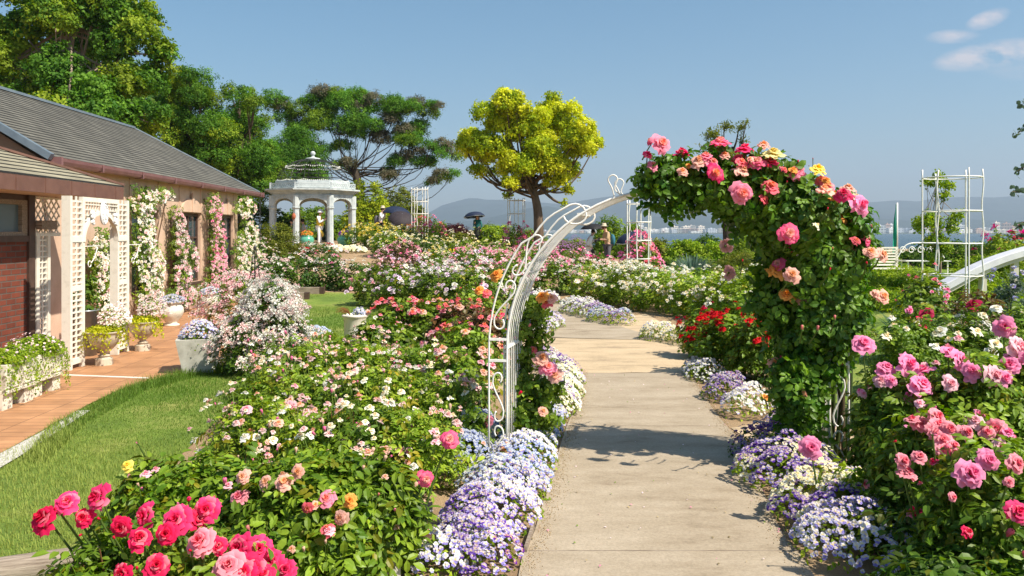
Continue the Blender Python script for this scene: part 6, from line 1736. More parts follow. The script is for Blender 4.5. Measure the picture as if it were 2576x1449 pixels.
# smaller climbing rose on the left leg of the arch
c2 = thing('climbing_rose', 'young climbing rose with orange and peach blooms behind the left arch leg', 'climbing rose', (wx(1320, 6.5), 6.5, 0)); OR2 = np.array(c2.location)
CB2 = [(1310, 770, 26, 6.5), (1345, 790, 30, 6.5), (1300, 830, 26, 6.45), (1345, 850, 24, 6.5), (1318, 900, 28, 6.45), (1310, 960, 30, 6.4), (1350, 980, 34, 6.35), (1390, 985, 20, 6.3), (1320, 1030, 34, 6.3), (1360, 1040, 26, 6.3), (1300, 1090, 26, 6.3), (1200, 1120, 28, 6.2), (1190, 1060, 24, 6.3), (1220, 1165, 22, 6.1)]
n2 = 260; w2 = np.array([c[2] ** 2 for c in CB2], float); w2 /= w2.sum(); cb2 = np.array(CB2)[rg.choice(len(CB2), n2, p=w2)]
D = rdirs(n2); Yc = cb2[:, 3]; P = np.stack([(cb2[:, 0] - CX) / F * Yc, Yc, CH - (cb2[:, 1] - HOR) / F * Yc], -1) + D * (cb2[:, 2] / F * Yc * rg.uniform(.3, 1, n2))[:, None]
R = frames(D + (0, -.2, .3)); S = .21 * rg.uniform(.7, 1.2, n2); T = tints(n2, 'rose', rg) * .95; g = MB(); w = rg.integers(0, 4, n2)
for k in range(4): i = w == k; g.scatter(SPR_CLIMB[k], (P - R[:, :, 2] * S[:, None] * .6 - OR2)[i], R[i], S[i], T[i])
g.build('foliage', MAT['leaf'], c2)
g = MB()
for k in range(5):
    pts = smooth_pts([(rg.normal(0, .04), rg.normal(0, .04), 0), (rg.normal(0, .05) - .02, 0, .5), (rg.normal(0, .05), 0, .9), (rg.normal(.02, .06), 0, 1.2)], 4); g.tube(pts, .008, 5, C=(.13, .14, .05))
g.build('stems', MAT['leaf_matte'], c2)
for i, (px, py, r, c, Yh) in enumerate([(1363, 746, 17, 'orange', 6.3), (1386, 750, 17, 'peach', 6.3), (1375, 762, 14, 'coral', 6.3), (1249, 690, 17, 'orange', 6.4), (1205, 729, 13, 'orange', 6.4), (1225, 735, 13, 'coral', 6.4), (1364, 900, 22, 'apricot', 6.2), (1380, 924, 22, 'pinkface', 6.2), (1396, 944, 20, 'peach', 6.2), (1307, 989, 11, 'bud_crimson', 6.1), (1272, 1131, 20, 'peach', 5.85), (1228, 1060, 17, 'pinkface', 6.3), (1367, 1034, 13, 'apricot', 6.1), (1297, 852, 10, 'bud_coral', 6.3), (1332, 820, 10, 'bud_coral', 6.3), (1341, 880, 12, 'coral', 6.4), (1350, 1108, 7, 'bud_crimson', 5.9), (1313, 832, 9, 'hotpink', 6.4), (1300, 935, 16, 'coral', 6.5)]):
    inst('bud' if c.startswith('bud_') else 'bloom', bloom_mesh(c, 0, i % 4), c2, np.array(A(px, py, Yh)) - OR2, frames(np.array([[rg.normal(0, .3), -.6, .55]]))[0], r / F * Yh)
# ------------------------------------------------------------------ trees
def tr(name, label, px, Y, trunk_px, r0, lobes, n_per, tufts, ts, pal, **kw):
    b = (wx(px, Y), Y, float(H(wx(px, Y), Y)))
    tk = [tuple(np.array(A(x, y, Y)) - np.array(b)) for x, y in trunk_px]; tk[0] = (tk[0][0], 0, -.1)
    return tree(name, label, b, tk, r0, lobes_from(lobes, Y, b, kw.pop('depth', 1.0), kw.get('seed', 0), f=kw.pop('f', .62)), n_per, tufts, ts, pal, **kw)


tr('yellow_tree', 'lone tree with bright yellow green crown and forked dark trunk mid garden', 1355, 32, [(1355, 620), (1354, 545), (1345, 490), (1340, 455), (1345, 400)], .22,
   [(1240, 290, 36), (1285, 240, 30), (1270, 275, 45), (1330, 290, 45), (1390, 270, 32), (1420, 275, 34), (1400, 320, 45), (1440, 330, 40), (1480, 350, 34), (1505, 350, 20), (1455, 380, 40), (1225, 330, 34), (1195, 345, 34), (1170, 375, 22), (1200, 390, 36), (1240, 390, 42), (1290, 330, 50), (1340, 350, 55), (1300, 400, 42), (1360, 410, 40), (1400, 400, 40), (1425, 430, 32), (1400, 455, 24), (1425, 480, 14), (1205, 425, 20), (1285, 455, 18), (1255, 430, 22), (1320, 440, 26), (1275, 490, 9), (1420, 508, 7)], 125, TUFT, .28, ['lime', 'maple', 'lime'], barkm='bark', seed=1, f=.7, rest=.36, flat=.3, twigs=1, depth=1.6)
# big bright tree behind the house
tr('broadleaf_tree', 'huge bright green broadleaf tree rising behind the house roof at top left', 120, 31, [(120, 700), (125, 400), (150, 200), (180, 60)], .5,
   [(20, 60, 90, 0), (110, 40, 80, -1), (0, 180, 90, -1), (90, 160, 80, -1.5), (40, 260, 80, -2), (140, 260, 60, -2), (190, 290, 60, -2), (240, 300, 50, -2), (180, 20, 80, 0), (250, 40, 75, 0), (310, 30, 60, 0), (330, 110, 70, 0), (390, 130, 50, 0), (405, 190, 50, 0), (360, 220, 60, 0), (290, 240, 60, -1), (330, 290, 60, -1), (380, 290, 50, -1), (230, 130, 60, 2), (-60, 100, 100, 0), (-80, 260, 100, 0), (60, -60, 110, 0), (220, -60, 90, 0)], 52, TUFT, .38, ['canopy', 'fresh', 'canopy'], barkm='bark_pale', seed=2, f=.7, rest=.14, twigs=3, flat=.35)
tr('dark_tree', 'dark leaved tree seen in the gaps behind the huge bright tree', 200, 40, [(200, 700), (205, 300), (210, 120)], .5,
   [(200, 120, 110), (290, 150, 110), (120, 220, 130), (300, 260, 120), (200, 300, 120), (400, 300, 90), (20, 200, 120), (380, 230, 80)], 14, TUFT, .6, 'dark', seed=3)
tr('feathery_tree', 'tall feathery dark green tree left of centre with rounded top', 480, 38, [(480, 640), (485, 450), (478, 300)], .3,
   [(470, 205, 34), (500, 225, 36), (440, 240, 36), (470, 270, 50), (530, 270, 40), (430, 310, 45), (490, 340, 55), (545, 340, 45), (420, 370, 45), (470, 400, 55), (530, 410, 50), (570, 300, 30)], 45, TUFT_FINE, .42, ['canopy', 'fresh', 'canopy'], seed=4, f=.85, flat=.3)
tr('feathery_tree', 'lighter feathery tree right of the dark one, left of the gazebo', 615, 39, [(615, 640), (612, 450), (610, 330)], .28,
   [(612, 222, 22), (585, 240, 20), (625, 250, 30), (590, 290, 42), (640, 310, 34), (600, 350, 50), (650, 370, 36), (620, 410, 50), (665, 420, 28), (585, 440, 45), (640, 460, 40), (560, 380, 36), (565, 310, 36), (545, 430, 50), (680, 455, 40), (600, 400, 50), (560, 470, 50), (650, 490, 40)], 45, TUFT_FINE, .42, ['canopy', 'rose', 'canopy'], seed=5, f=.85, flat=.3)
tr('bright_tree', 'small vivid green tree directly behind the gazebo dome', 745, 43, [(745, 620), (748, 480), (750, 380)], .2,
   [(745, 330, 30), (715, 360, 34), (775, 365, 36), (745, 390, 45), (700, 410, 34), (795, 410, 30), (760, 430, 40), (715, 450, 34), (805, 450, 24)], 50, TUFT_FINE, .4, 'canopy', seed=6, f=.85)
tr('flat_topped_tree', 'spreading flat topped silk tree with brownish flowers behind the gazebo', 905, 52, [(905, 640), (905, 520), (900, 460), (890, 420)], .42,
   [(700, 262, 41, 0, .8), (740, 275, 44, 0, .7), (795, 250, 44, 0, .7), (830, 265, 52, 0, .7), (870, 245, 46, 0, .7), (925, 240, 39, 0, .7), (920, 280, 54, 0, .7), (970, 275, 52, 0, .7), (1010, 285, 44, 0, .7), (1060, 270, 36, 0, .7), (1095, 268, 28, 0, .7), (760, 315, 46, 0, .7), (820, 320, 52, 0, .7), (880, 320, 46, 0, .7), (940, 330, 46, 0, .6), (1000, 325, 46, 0, .6), (1040, 320, 31, 0, .7), (1050, 365, 44, 0, .6), (1095, 375, 36, 0, .6), (1130, 390, 28, 0, .7), (1080, 415, 39, 0, .6), (1120, 435, 33, 0, .6), (1020, 400, 36, 0, .6), (990, 430, 31, 0, .6), (840, 370, 36, 0, .6), (870, 420, 31, 0, .7), (1090, 460, 23, 0, .7)], 60, TUFT_FINE, .42, ['canopy', 'rose', 'canopy', 'dusky'], barkm='bark_dark', seed=7, f=.68, rest=.13, flat=.7, twigs=5, depth=2)
tr('willow', 'thin drooping willow like tree behind the arch roses', 1835, 36, [(1835, 640), (1828, 560), (1822, 500), (1830, 420), (1845, 370)], .22,
   [(1790, 345, 16), (1830, 325, 18), (1862, 315, 14), (1810, 370, 16), (1870, 355, 10), (1775, 370, 12), (1850, 395, 16), (1715, 500, 18), (1735, 530, 14), (1755, 490, 14), (1700, 520, 10)], 60, TUFT_LONG, .34, 'olive', barkm='bark_dark', seed=8, rest=.3, twigs=3, flat=-.8)
tr('sapling', 'slender leafy sapling seen through the right trellis tower', 2365, 17, [(2365, 720), (2366, 620), (2362, 540), (2358, 460)], .025,
   [(2340, 460, 16, 0), (2365, 450, 18, 0), (2385, 470, 16, 0), (2365, 490, 14, 0), (2340, 545, 16, 0), (2325, 570, 20, 0), (2310, 555, 14, 0), (2360, 560, 18, 0), (2345, 600, 22, 0), (2390, 570, 18, 0), (2405, 545, 16, 0), (2370, 610, 26, 0), (2350, 640, 22, 0)], 260, TUFT, .16, 'fresh', barkm='bark_pale', seed=9, rest=.5, flat=0, depth=.1)
# eucalyptus twigs reaching in from the right edge
t = thing('eucalyptus', 'eucalyptus twigs with round grey green leaves reaching in at the right edge', 'tree', (wx(2680, 7), 7, 0))
OE = np.array(t.location); g = MB(); g.tube([(0, 0, 0), (.02, 0, 1.5), (-.02, 0, 3.2)], [.035, .025, .012], 7); g.build('trunk', MAT['bark_pale'], t)
g = MB(); gt = MB(); rgE = np.random.default_rng(3)
for (x0, y0, x1, y1) in [(2640, 300, 2558, 338), (2660, 250, 2570, 262), (2650, 400, 2556, 432), (2660, 500, 2545, 482), (2650, 540, 2553, 570), (2655, 590, 2560, 590), (2690, 300, 2790, 250), (2690, 380, 2800, 360), (2690, 200, 2760, 120), (2670, 150, 2610, 60), (2700, 460, 2810, 450), (2680, 90, 2720, -40)]:
    a = np.array(A(x0, y0, 7)) - OE; b_ = np.array(A(x1, y1, 7 + rgE.uniform(-.2, .1))) - OE; m_ = 16
    pts = smooth_pts([(-.02, 0, a[2] - .3), a, (a + b_) / 2 + (0, 0, .03), b_], 5); gt.tube(pts, np.linspace(.007, .002, len(pts)), 4)
    for k in range(m_):
        s = k / (m_ - 1); p = pts[int((.35 + .65 * s) * (len(pts) - 1))]
        for q in range(3): g.scatter(leaf_t(.48, .1, .05, True, C=(.09, .14, .09)), [p + rgE.normal(0, .012, 3)], frames(rgE.normal(0, 1, (1, 3))), .05 * rgE.uniform(.7, 1.1))
gt.build('twigs', MAT['bark'], t); g.build('leaves', MAT['leaf_matte'], t)

# ------------------------------------------------------------------ city across the lake
m, N, L, b = mat('city_block')
v = pattern_vec(N, L, 'xz'); t_ = N.new('ShaderNodeTexBrick'); t_.offset = 0; t_.inputs['Scale'].default_value = 1; t_.inputs['Brick Width'].default_value = 6; t_.inputs['Row Height'].default_value = 3.4; t_.inputs['Mortar Size'].default_value = .9
t_.inputs['Color1'].default_value = (.3, .3, .3, 1); t_.inputs['Color2'].default_value = (.4, .4, .4, 1); t_.inputs['Mortar'].default_value = (.95, .93, .9, 1); L.new(v, t_.inputs['Vector'])
at = N.new('ShaderNodeVertexColor'); at.layer_name = 'Col'; mxx = N.new('ShaderNodeMix'); mxx.data_type = 'RGBA'; mxx.blend_type = 'MULTIPLY'; mxx.inputs[0].default_value = 1
L.new(t_.outputs['Color'], mxx.inputs[6]); L.new(at.outputs[0], mxx.inputs[7]); L.new(mxx.outputs[2], b.inputs['Base Color'])
rgC = np.random.default_rng(12); protos = []
for k, c in enumerate([(1, 1, 1), (1, .9, .78), (.85, .6, .48), (.8, .85, .95)]):
    g = MB(); g.box((-10, -8, 0), (10, 8, 10), C=c); g.box((-9, -7, 10.0), (9, 7, 10.4), C=c); g.box((-2, -3, 10.4), (2, 3, 12), C=c)
    o = g.build('city_building', MAT['city_block']); protos.append(o)
first = [True] * 4
for i in range(230):
    Y = rgC.uniform(3180, 3900); px = rgC.uniform(1560, 2620) if i > 60 else rgC.uniform(1180, 1560)
    w_ = rgC.uniform(.8, 2.6); hh = rgC.uniform(.8, 2.3) * (1.0 if px > 1560 else .6)
    if rgC.random() < .2 and px > 1600: hh *= 1.9; w_ *= .7
    k = int(rgC.choice(4, p=[.45, .25, .18, .12]))
    if first[k]: o = protos[k]; first[k] = False
    else: o = protos[k].copy(); COL.objects.link(o)
    o.location = (wx(px, Y), Y, -5.5 + (Y - 3180) * .006); o.scale = (w_ * 1.3, 1.5, hh); o.rotation_euler = (0, 0, rgC.uniform(-.4, .4))
    tag(o, ['white city building standing on the far lake shore', 'cream city building standing on the far lake shore', 'reddish brown city building standing on the far lake shore', 'bluish grey city building standing on the far lake shore'][k], 'building', ['white', 'cream', 'reddish', 'bluish'][k] + ' buildings of the far city')
for k in range(4):
    if first[k]: bpy.data.objects.remove(protos[k])

# ------------------------------------------------------------------ lawn grass
def grass(label, poly, n, hgt, w, drape, zoff=.0, pred=None):
    rg = np.random.default_rng(n); P = np.array(poly); mn, mxp = P.min(0), P.max(0); X = rg.uniform(mn[0], mxp[0], n * 3); Y = rg.uniform(mn[1], mxp[1], n * 3)
    ins = np.zeros(len(X), bool); j = len(P) - 1
    for i in range(len(P)):
        c = ((P[i, 1] > Y) != (P[j, 1] > Y)) & (X < (P[j, 0] - P[i, 0]) * (Y - P[i, 1]) / (P[j, 1] - P[i, 1] + 1e-9) + P[i, 0]); ins ^= c; j = i
    X, Y = X[ins][:n], Y[ins][:n]; n = len(X); Z = H(X, Y) + zoff if drape else np.full(n, zoff)
    t = MB(); t.add([(-.5, 0, 0), (.5, 0, 0), (.3, .25, .55), (-.3, .25, .55), (0, .7, 1)], [(3, 2, 4)], [(0, 1, 2, 3)])
    g = MB(); a = rg.uniform(0, 2 * PI, n); c, s = np.cos(a), np.sin(a); o = np.zeros(n); e = np.ones(n)
    R = np.stack([np.stack([c, -s, o], -1), np.stack([s, c, o], -1), np.stack([o, o, e], -1)], 1)
    hh = hgt * rg.uniform(.5, 1.5, n) * (1 + .6 * np.sin(X * 1.7 + Y) * np.cos(Y * 1.3)); S = np.stack([np.full(n, w), hh * .7, hh], -1)
    dry = np.clip(.5 + .9 * np.sin(X * 1.1 + 2) * np.cos(Y * .9 + X * .4) + rg.normal(0, .25, n), 0, 1)[:, None]
    T = np.array([.11, .2, .025]) * (1 - dry) + np.array([.3, .35, .08]) * dry
    g.scatter(t, np.stack([X, Y, Z], -1), R, S, T * rg.uniform(.75, 1.25, (n, 1)))
    o = g.build('grass', MAT['leaf_matte']); tag(o, label, 'grass', kind='stuff')
grass('short green and straw coloured grass of the front lawn', LAWN_A, 60000, .03, .0045, False, .008)
grass('short grass of the middle lawn behind the round planter', LAWN_B, 30000, .035, .007, True, .016)
edge = [(-4.12, 7.12), (-4.27, 8.72), (-4.05, 9.7), (-3.9, 10.3), (-3.3, 10.3), (-3.8, 9.4), (-4.0, 8.7), (-3.85, 7.2), (-3.5, 6.0), (-3.7, 6.0)]
grass('longer grass tufts along the terrace edge', edge, 6000, .07, .006, False, .008)
# ------------------------------------------------------------------ people
for nm, c in [('skin', (.62, .36, .25)), ('hair_dark', (.02, .015, .012)), ('hair_brown', (.12, .05, .025)), ('cloth_white', (.82, .82, .8)), ('cloth_yellow', (.8, .5, .05)), ('cloth_tan', (.5, .34, .19)), ('cloth_grey', (.11, .1, .12)), ('cloth_black', (.02, .02, .022)), ('cloth_navy', (.025, .045, .1)), ('cloth_teal', (.005, .1, .09)), ('straw', (.5, .42, .3)), ('cloth_blue', (.03, .14, .2)), ('cloth_pattern', (.4, .42, .42)), ('camera_black', (.015, .015, .017)), ('umb_navy', (.01, .018, .045)), ('umb_black', (.012, .012, .014)), ('umb_dusk', (.03, .022, .026)), ('screen', (.4, .42, .46))]:
    simple(nm, c, tuple(min(.9, v * 1.25 + .004) for v in c), 12, .7 if nm != 'skin' else .5, .15, .003, .3)


def skin_mesh(name, mt, parent, joints, bones, sub=2):
    """joints: name -> (x,y,z,r); bones: pairs; one smooth skinned surface"""
    names = list(joints); me = bpy.data.meshes.new(name)
    me.from_pydata([joints[n][:3] for n in names], [(names.index(a), names.index(b_)) for a, b_ in bones], [])
    o = bpy.data.objects.new(name, me); COL.objects.link(o)
    m_ = o.modifiers.new('Skin', 'SKIN'); m_.use_smooth_shade = True
    if not me.skin_vertices: me.skin_vertices.new()
    for i, n in enumerate(names):
        r = joints[n][3]; sv = me.skin_vertices[0].data[i]; sv.radius = (r, r) if np.ndim(r) == 0 else r; sv.use_root = (i == 0)
    s_ = o.modifiers.new('Sub', 'SUBSURF'); s_.levels = sub; s_.render_levels = sub
    dg = bpy.context.evaluated_depsgraph_get(); dg.update(); m2 = bpy.data.meshes.new_from_object(o.evaluated_get(dg)); m2.name = name
    bpy.data.objects.remove(o); m2.materials.clear(); m2.materials.append(MAT[mt])
    for p_ in m2.polygons: p_.use_smooth = True
    o = bpy.data.objects.new(name, m2); COL.objects.link(o); o.parent = parent
    return o


def ellip(g, c, r, n=14, C=(1, 1, 1)):
    th = np.linspace(-PI / 2, PI / 2, n); q = MB(); q.lathe([(math.cos(t) + 1e-4, math.sin(t)) for t in th], n + 4); V, C_, a, b_, _, _ = q.arrays(); g.add(V * np.array(r) + np.array(c), a, b_, C)


def lerp(a, b_, t): return tuple(np.array(a) + (np.array(b_) - np.array(a)) * t)


def person(label, X, Y, z, rz, h, pose, clothes, hair='hair_dark', hairlen=0, hat=None, head=(0, 0, 0)):
    """body in local axes: facing +x, left is +y; pose gives hand/elbow points and lean"""
    t = thing('person', label, 'person', (X, Y, z), rz); k = h / 1.7
    lean = pose.get('lean', 0); hip = .92; sh = 1.42
    def L3(p): return (p[0] + lean * max(0, p[2] - .9), p[1], p[2])
    J = {'pelvis': (0, 0, .93, (.135, .11)), 'waist': (0, 0, 1.08, (.12, .1)), 'chest': (0, 0, 1.28, (.145, .11)), 'neck0': (0.01, 0, 1.45, .06), 'neck': (.02, 0, 1.5, .05), 'head0': (.035 + head[0] * .3, head[1] * .3, 1.56, (.07, .075)), 'head1': (.045 + head[0], head[1], 1.63 + head[2], (.078, .092)), 'head2': (.035 + head[0], head[1], 1.70 + head[2], (.055, .065))}
    B_ = [('pelvis', 'waist'), ('waist', 'chest'), ('chest', 'neck0'), ('neck0', 'neck'), ('neck', 'head0'), ('head0', 'head1'), ('head1', 'head2')]
    for s_, nm in ((1, 'l'), (-1, 'r')):
        el, ha = pose[nm]; st = pose.get('feet', {}).get(nm, (0, 0))
        J[nm + 'sh'] = (0, s_ * .17, 1.4, .055); J[nm + 'el'] = (*el, .042); J[nm + 'wr'] = (*lerp(el, ha, .86), .028); J[nm + 'hand'] = (*ha, .03)
        J[nm + 'hip'] = (0, s_ * .09, .88, .085); J[nm + 'kn'] = (st[0] * .5 + .02, s_ * .1, .49, .058); J[nm + 'an'] = (st[0], s_ * .1, .09, .038); J[nm + 'toe'] = (st[0] + .14, s_ * .11, .035, .032)
        B_ += [('chest', nm + 'sh'), (nm + 'sh', nm + 'el'), (nm + 'el', nm + 'wr'), (nm + 'wr', nm + 'hand'), ('pelvis', nm + 'hip'), (nm + 'hip', nm + 'kn'), (nm + 'kn', nm + 'an'), (nm + 'an', nm + 'toe')]
        d = np.array(ha) - np.array(el); d = d / np.linalg.norm(d); sd = np.cross(d, (0, s_ * .3, 1.)); sd /= np.linalg.norm(sd) + 1e-9; pn = np.cross(d, sd)
        for q, (o_, l_) in enumerate([(-.028, .075), (-.01, .085), (.01, .08), (.026, .065)]):
            b0 = np.array(ha) + sd * o_; J[f'{nm}f{q}'] = (*(b0 + d * .03), .01); J[f'{nm}g{q}'] = (*(b0 + d * l_ * .8 + pn * .025 * s_), .008); B_ += [(nm + 'hand', f'{nm}f{q}'), (f'{nm}f{q}', f'{nm}g{q}')]
        J[nm + 't'] = (*(np.array(ha) - sd * .04 + d * .01), .011); J[nm + 'u'] = (*(np.array(ha) - sd * .055 + d * .045), .009); B_ += [(nm + 'hand', nm + 't'), (nm + 't', nm + 'u')]
    J = {n: (*[c * k for c in L3(v[:3])], tuple(np.array(v[3]) * k) if np.ndim(v[3]) else v[3] * k) for n, v in J.items()}
    body = skin_mesh('body', 'skin', t, J, B_, 2)
    hd = np.array(J['head1'][:3])
    g = MB(); ellip(g, hd + np.array([.088, 0, -.01]) * k, np.array([.018, .012, .02]) * k, 7); g.build('nose', MAT['skin'], t, True)
    for s_ in (1, -1):
        g = MB(); ellip(g, hd + np.array([.078, s_ * .032, .018]) * k, np.array([.008, .012, .006]) * k, 6); g.build('eye', MAT['hair_dark'], t, True)
        g = MB(); ellip(g, hd + np.array([0, s_ * .083, -.01]) * k, np.array([.018, .01, .03]) * k, 7); g.build('ear', MAT['skin'], t, True)
    g = MB(); ellip(g, hd + np.array([.08, 0, -.05]) * k, np.array([.008, .024, .006]) * k, 6); g.build('mouth', MAT['terracotta'], t, True)
    # hair cap
    g = MB(); ellip(g, hd + np.array([-.018, 0, .03]) * k, np.array([.098, .1, .1]) * k, 14)
    if hairlen: 
        for o_ in (-.05, -.02, .02, .05): g.tube([hd + np.array([-.04, o_, .02]) * k, hd + np.array([-.07, o_ * 1.5, -.1]) * k, hd + np.array([-.06 + abs(o_), o_ * 1.9, -.12 - hairlen * .5]) * k, hd + np.array([-.03 + abs(o_) * 1.6, o_ * 1.9, -.12 - hairlen]) * k], [.04 * k, .045 * k, .04 * k, .018 * k], 7)
    g.build('hair', MAT[hair], t, True)
    def bulk(names, extra, nm, mt, bones, over=None):
        JJ = {n: (*J[n][:3], (tuple(np.array(J[n][3]) + extra * k) if np.ndim(J[n][3]) else J[n][3] + extra * k)) for n in names}
        if over:
            for n, v in over.items(): JJ[n] = (*[c * k for c in L3(v[:3])], tuple(np.array(v[3]) * k) if np.ndim(v[3]) else v[3] * k)
        return skin_mesh(nm, mt, t, JJ, bones, 2)
    top = clothes['top']
    ov = {}
    nm_ = ['pelvis', 'waist', 'chest', 'neck0', 'lsh', 'rsh', 'lel', 'rel']
    bb = [('pelvis', 'waist'), ('waist', 'chest'), ('chest', 'neck0'), ('chest', 'lsh'), ('chest', 'rsh'), ('lsh', 'lel'), ('rsh', 'rel')]
    if clothes.get('long', True): nm_ += ['lwr', 'rwr']; bb += [('lel', 'lwr'), ('rel', 'rwr')]
    if clothes.get('flare'): ov['hem'] = (0, 0, clothes['flare'][0], (clothes['flare'][1], clothes['flare'][1] * .8)); bb.append(('pelvis', 'hem'))
    bulk(nm_, .016, 'shirt', top, bb, ov)
    if clothes.get('skirt'):
        g = MB(); z0 = clothes['skirt'][1]
        g.lathe([(.155 * k, 1.02 * k), (.17 * k, .9 * k), (.2 * k, .7 * k), (.23 * k, z0 * k)], 20, wob=lambda a, z: 1 + .06 * np.sin(a * 7) * (1 - z)); g.build('skirt', MAT[clothes['skirt'][0]], t, True)
    else:
        bulk(['pelvis', 'lhip', 'rhip', 'lkn', 'rkn', 'lan', 'ran'], .018, 'trousers', clothes['legs'], [('pelvis', 'lhip'), ('pelvis', 'rhip'), ('lhip', 'lkn'), ('rhip', 'rkn'), ('lkn', 'lan'), ('rkn', 'ran')])
    for s_ in 'lr':
        g = MB(); a = np.array(J[s_ + 'an'][:3]); b_ = np.array(J[s_ + 'toe'][:3]); ellip(g, (a + b_) / 2 + (0, 0, -.02 * k), np.array([.13, .05, .045]) * k, 9); g.build('shoe', MAT[clothes.get('shoes', 'cloth_black')], t, True)
    if hat:
        g = MB(); c = hd + np.array([-.01, 0, .075]) * k; mt, kind = hat
        if kind == 'fedora': g.lathe([(0, .1), (.075, .115), (.09, .08), (.1, 0), (.15, -.01), (.155, -.005), (.1, .012)], 24, T=c)
        else: g.lathe([(0, .1), (.07, .095), (.1, .05), (.108, .0), (.16, -.06), (.162, -.055), (.11, .01)], 24, T=c)
        g.build('hat', MAT[mt], t, True)
    return t, J, k


def umbrella(label, P, tilt, r, mt, rim=None):
    """P: grip point in world; tilt = unit-ish axis"""
    t = thing('umbrella', label, 'umbrella', tuple(P)); ax = np.array(tilt, float); ax /= np.linalg.norm(ax); R = frames(ax[None], np.array([0.]))[0]
    hp = .62
    g = MB(); n, m_ = 32, 8; V = []
    for i in range(m_ + 1):
        s = i / m_; ring = []
        for j in range(n + 1):
            a = j / n * 2 * PI; gore = abs(math.sin(a * 4)); rr = r * math.sin(s * 1.25) / math.sin(1.25) * (1 - .06 * gore * s * s); zz = hp + .02 - r * .48 * (1 - math.cos(s * 1.25)) / (1 - math.cos(1.25)) + .02 * gore * s
            ring.append((rr * math.cos(a), rr * math.sin(a), zz))
        V.append(ring)
    V = np.array(V) @ R.T; g.grid(V); g.build('canopy', MAT[mt], t, False)
    if rim: g = MB(); g.tube([R @ np.array([(r * .98) * math.cos(a) * (1 - .06 * abs(math.sin(a * 4))), r * .98 * math.sin(a) * (1 - .06 * abs(math.sin(a * 4))), hp - r * .46]) for a in np.linspace(0, 2 * PI, 49)], .014, 4, cap=False); g.build('trim', MAT[rim], t)
    g = MB(); g.tube([R @ np.array([0, 0, z]) for z in (-.12, hp + .08)], .008, 6); g.build('shaft', MAT['zinc'], t, True)
    g = MB(); g.tube([R @ np.array([.0 + .03 * (1 - math.cos(a)), 0, -.12 - .03 * math.sin(a)]) for a in np.linspace(0, 2.6, 8)], .014, 6); g.build('handle', MAT['cloth_black'], t, True)
    g = MB()
    for j in range(8):
        a = j * PI / 4 + PI / 8 * 0; g.tube([R @ np.array([0, 0, hp - .1]), R @ np.array([r * .5 * math.cos(a), r * .5 * math.sin(a), hp - r * .12])], .003, 3, cap=False)
    g.build('ribs', MAT['zinc'], t)
    return t


def at_ground(px, Y): x = wx(px, Y); return x, Y, float(H(x, Y))


def wpt(t, k, p):  # local point of a person -> world
    c, s = math.cos(t.rotation_euler.z), math.sin(t.rotation_euler.z); p = np.array(p) * k
    return np.array([t.location.x + c * p[0] - s * p[1], t.location.y + s * p[0] + c * p[1], t.location.z + p[2]])


# man with camera
x, y, z = at_ground(1529, 31.2)
hold = {'l': ((.1, .2, 1.14), (.3, .06, 1.16)), 'r': ((.08, -.2, 1.12), (.28, -.08, 1.18)), 'lean': .12}
t, J, k = person('man in tan shirt and fedora looking down at the camera in his hands', x, y, z, PI + .35, 1.68, hold, dict(top='cloth_tan', legs='cloth_grey', long=False), hair='hair_brown', hat=('straw', 'fedora'), head=(.05, 0, -.02))
cp = wpt(t, k, (.37, 0, 1.15)); tc_ = thing('camera', 'black camera with long lens held by the man in the fedora', 'camera', tuple(cp), PI + .35)
g = MB(); g.box((-.03, -.07, -.045), (.03, .07, .045)); g.box((-.02, -.025, .045), (.02, .025, .07)); g.build('body', MAT['camera_black'], tc_)
g = MB(); g.tube([(.03, 0, 0), (.1, 0, -.03), (.19, 0, -.07)], [.038, .04, .046], 14); g.build('lens', MAT['camera_black'], tc_, True)
bp_ = wpt(t, k, (-.13, 0, 1.2)); tb = thing('backpack', 'dark blue backpack worn by the man in the fedora', 'backpack', tuple(bp_), PI + .35)
g = MB(); ellip(g, (-.08, 0, -.08), (.1, .14, .24), 12); g.build('bag', MAT['cloth_blue'], tb, True)
for s_ in (1, -1): g = MB(); g.tube([(0, s_ * .1, .1), (.1, s_ * .11, .24), (.25, s_ * .11, .14), (.24, s_ * .12, -.05), (.05, s_ * .12, -.22)], .014, 5); g.build('strap', MAT['cloth_blue'], tb, True)
# woman in white under black umbrella
x, y, z = at_ground(1476, 31.6)
t, J, k = person('person in loose white blouse bending under a black umbrella beside the man in the fedora', x, y, z - .1, .1, 1.55, {'l': ((.08, .22, 1.14), (.26, .1, 1.3)), 'r': ((.06, -.22, 1.1), (.2, -.12, .95)), 'lean': .35}, dict(top='cloth_white', legs='cloth_white', flare=(.72, .25), shoes='cloth_white'))
umbrella('black open umbrella held over the person in the white blouse', wpt(t, k, (.3, .1, 1.3)), (-.02, 0, 1), .5, 'umb_black')
tb = thing('handbag', 'small black bag in the hand of the person in the white blouse', 'bag', tuple(wpt(t, k, (.22, -.13, .82)))); g = MB(); g.box((-.06, -.03, -.1), (.06, .03, .04)); g.build('bag', MAT['cloth_black'], tb); g = MB(); g.tube([(-.05, 0, .03), (0, 0, .13), (.05, 0, .03)], .006, 4); g.build('strap', MAT['cloth_black'], tb)
# umbrella person behind the tower
x, y, z = at_ground(1597, 30)
t, J, k = person('person mostly hidden by the rose pink bush behind the middle trellis tower', x, y, z - .12, -2.2, 1.5, {'l': ((.1, .2, 1.15), (.2, .1, 1.22)), 'r': ((.0, -.22, 1.1), (.1, -.2, .9))}, dict(top='cloth_navy', legs='cloth_black'))
umbrella('navy umbrella with pale trim behind the middle trellis tower', wpt(t, k, (.2, .1, 1.12)), (-.2, -.1, 1), .66, 'umb_navy', 'cloth_white')
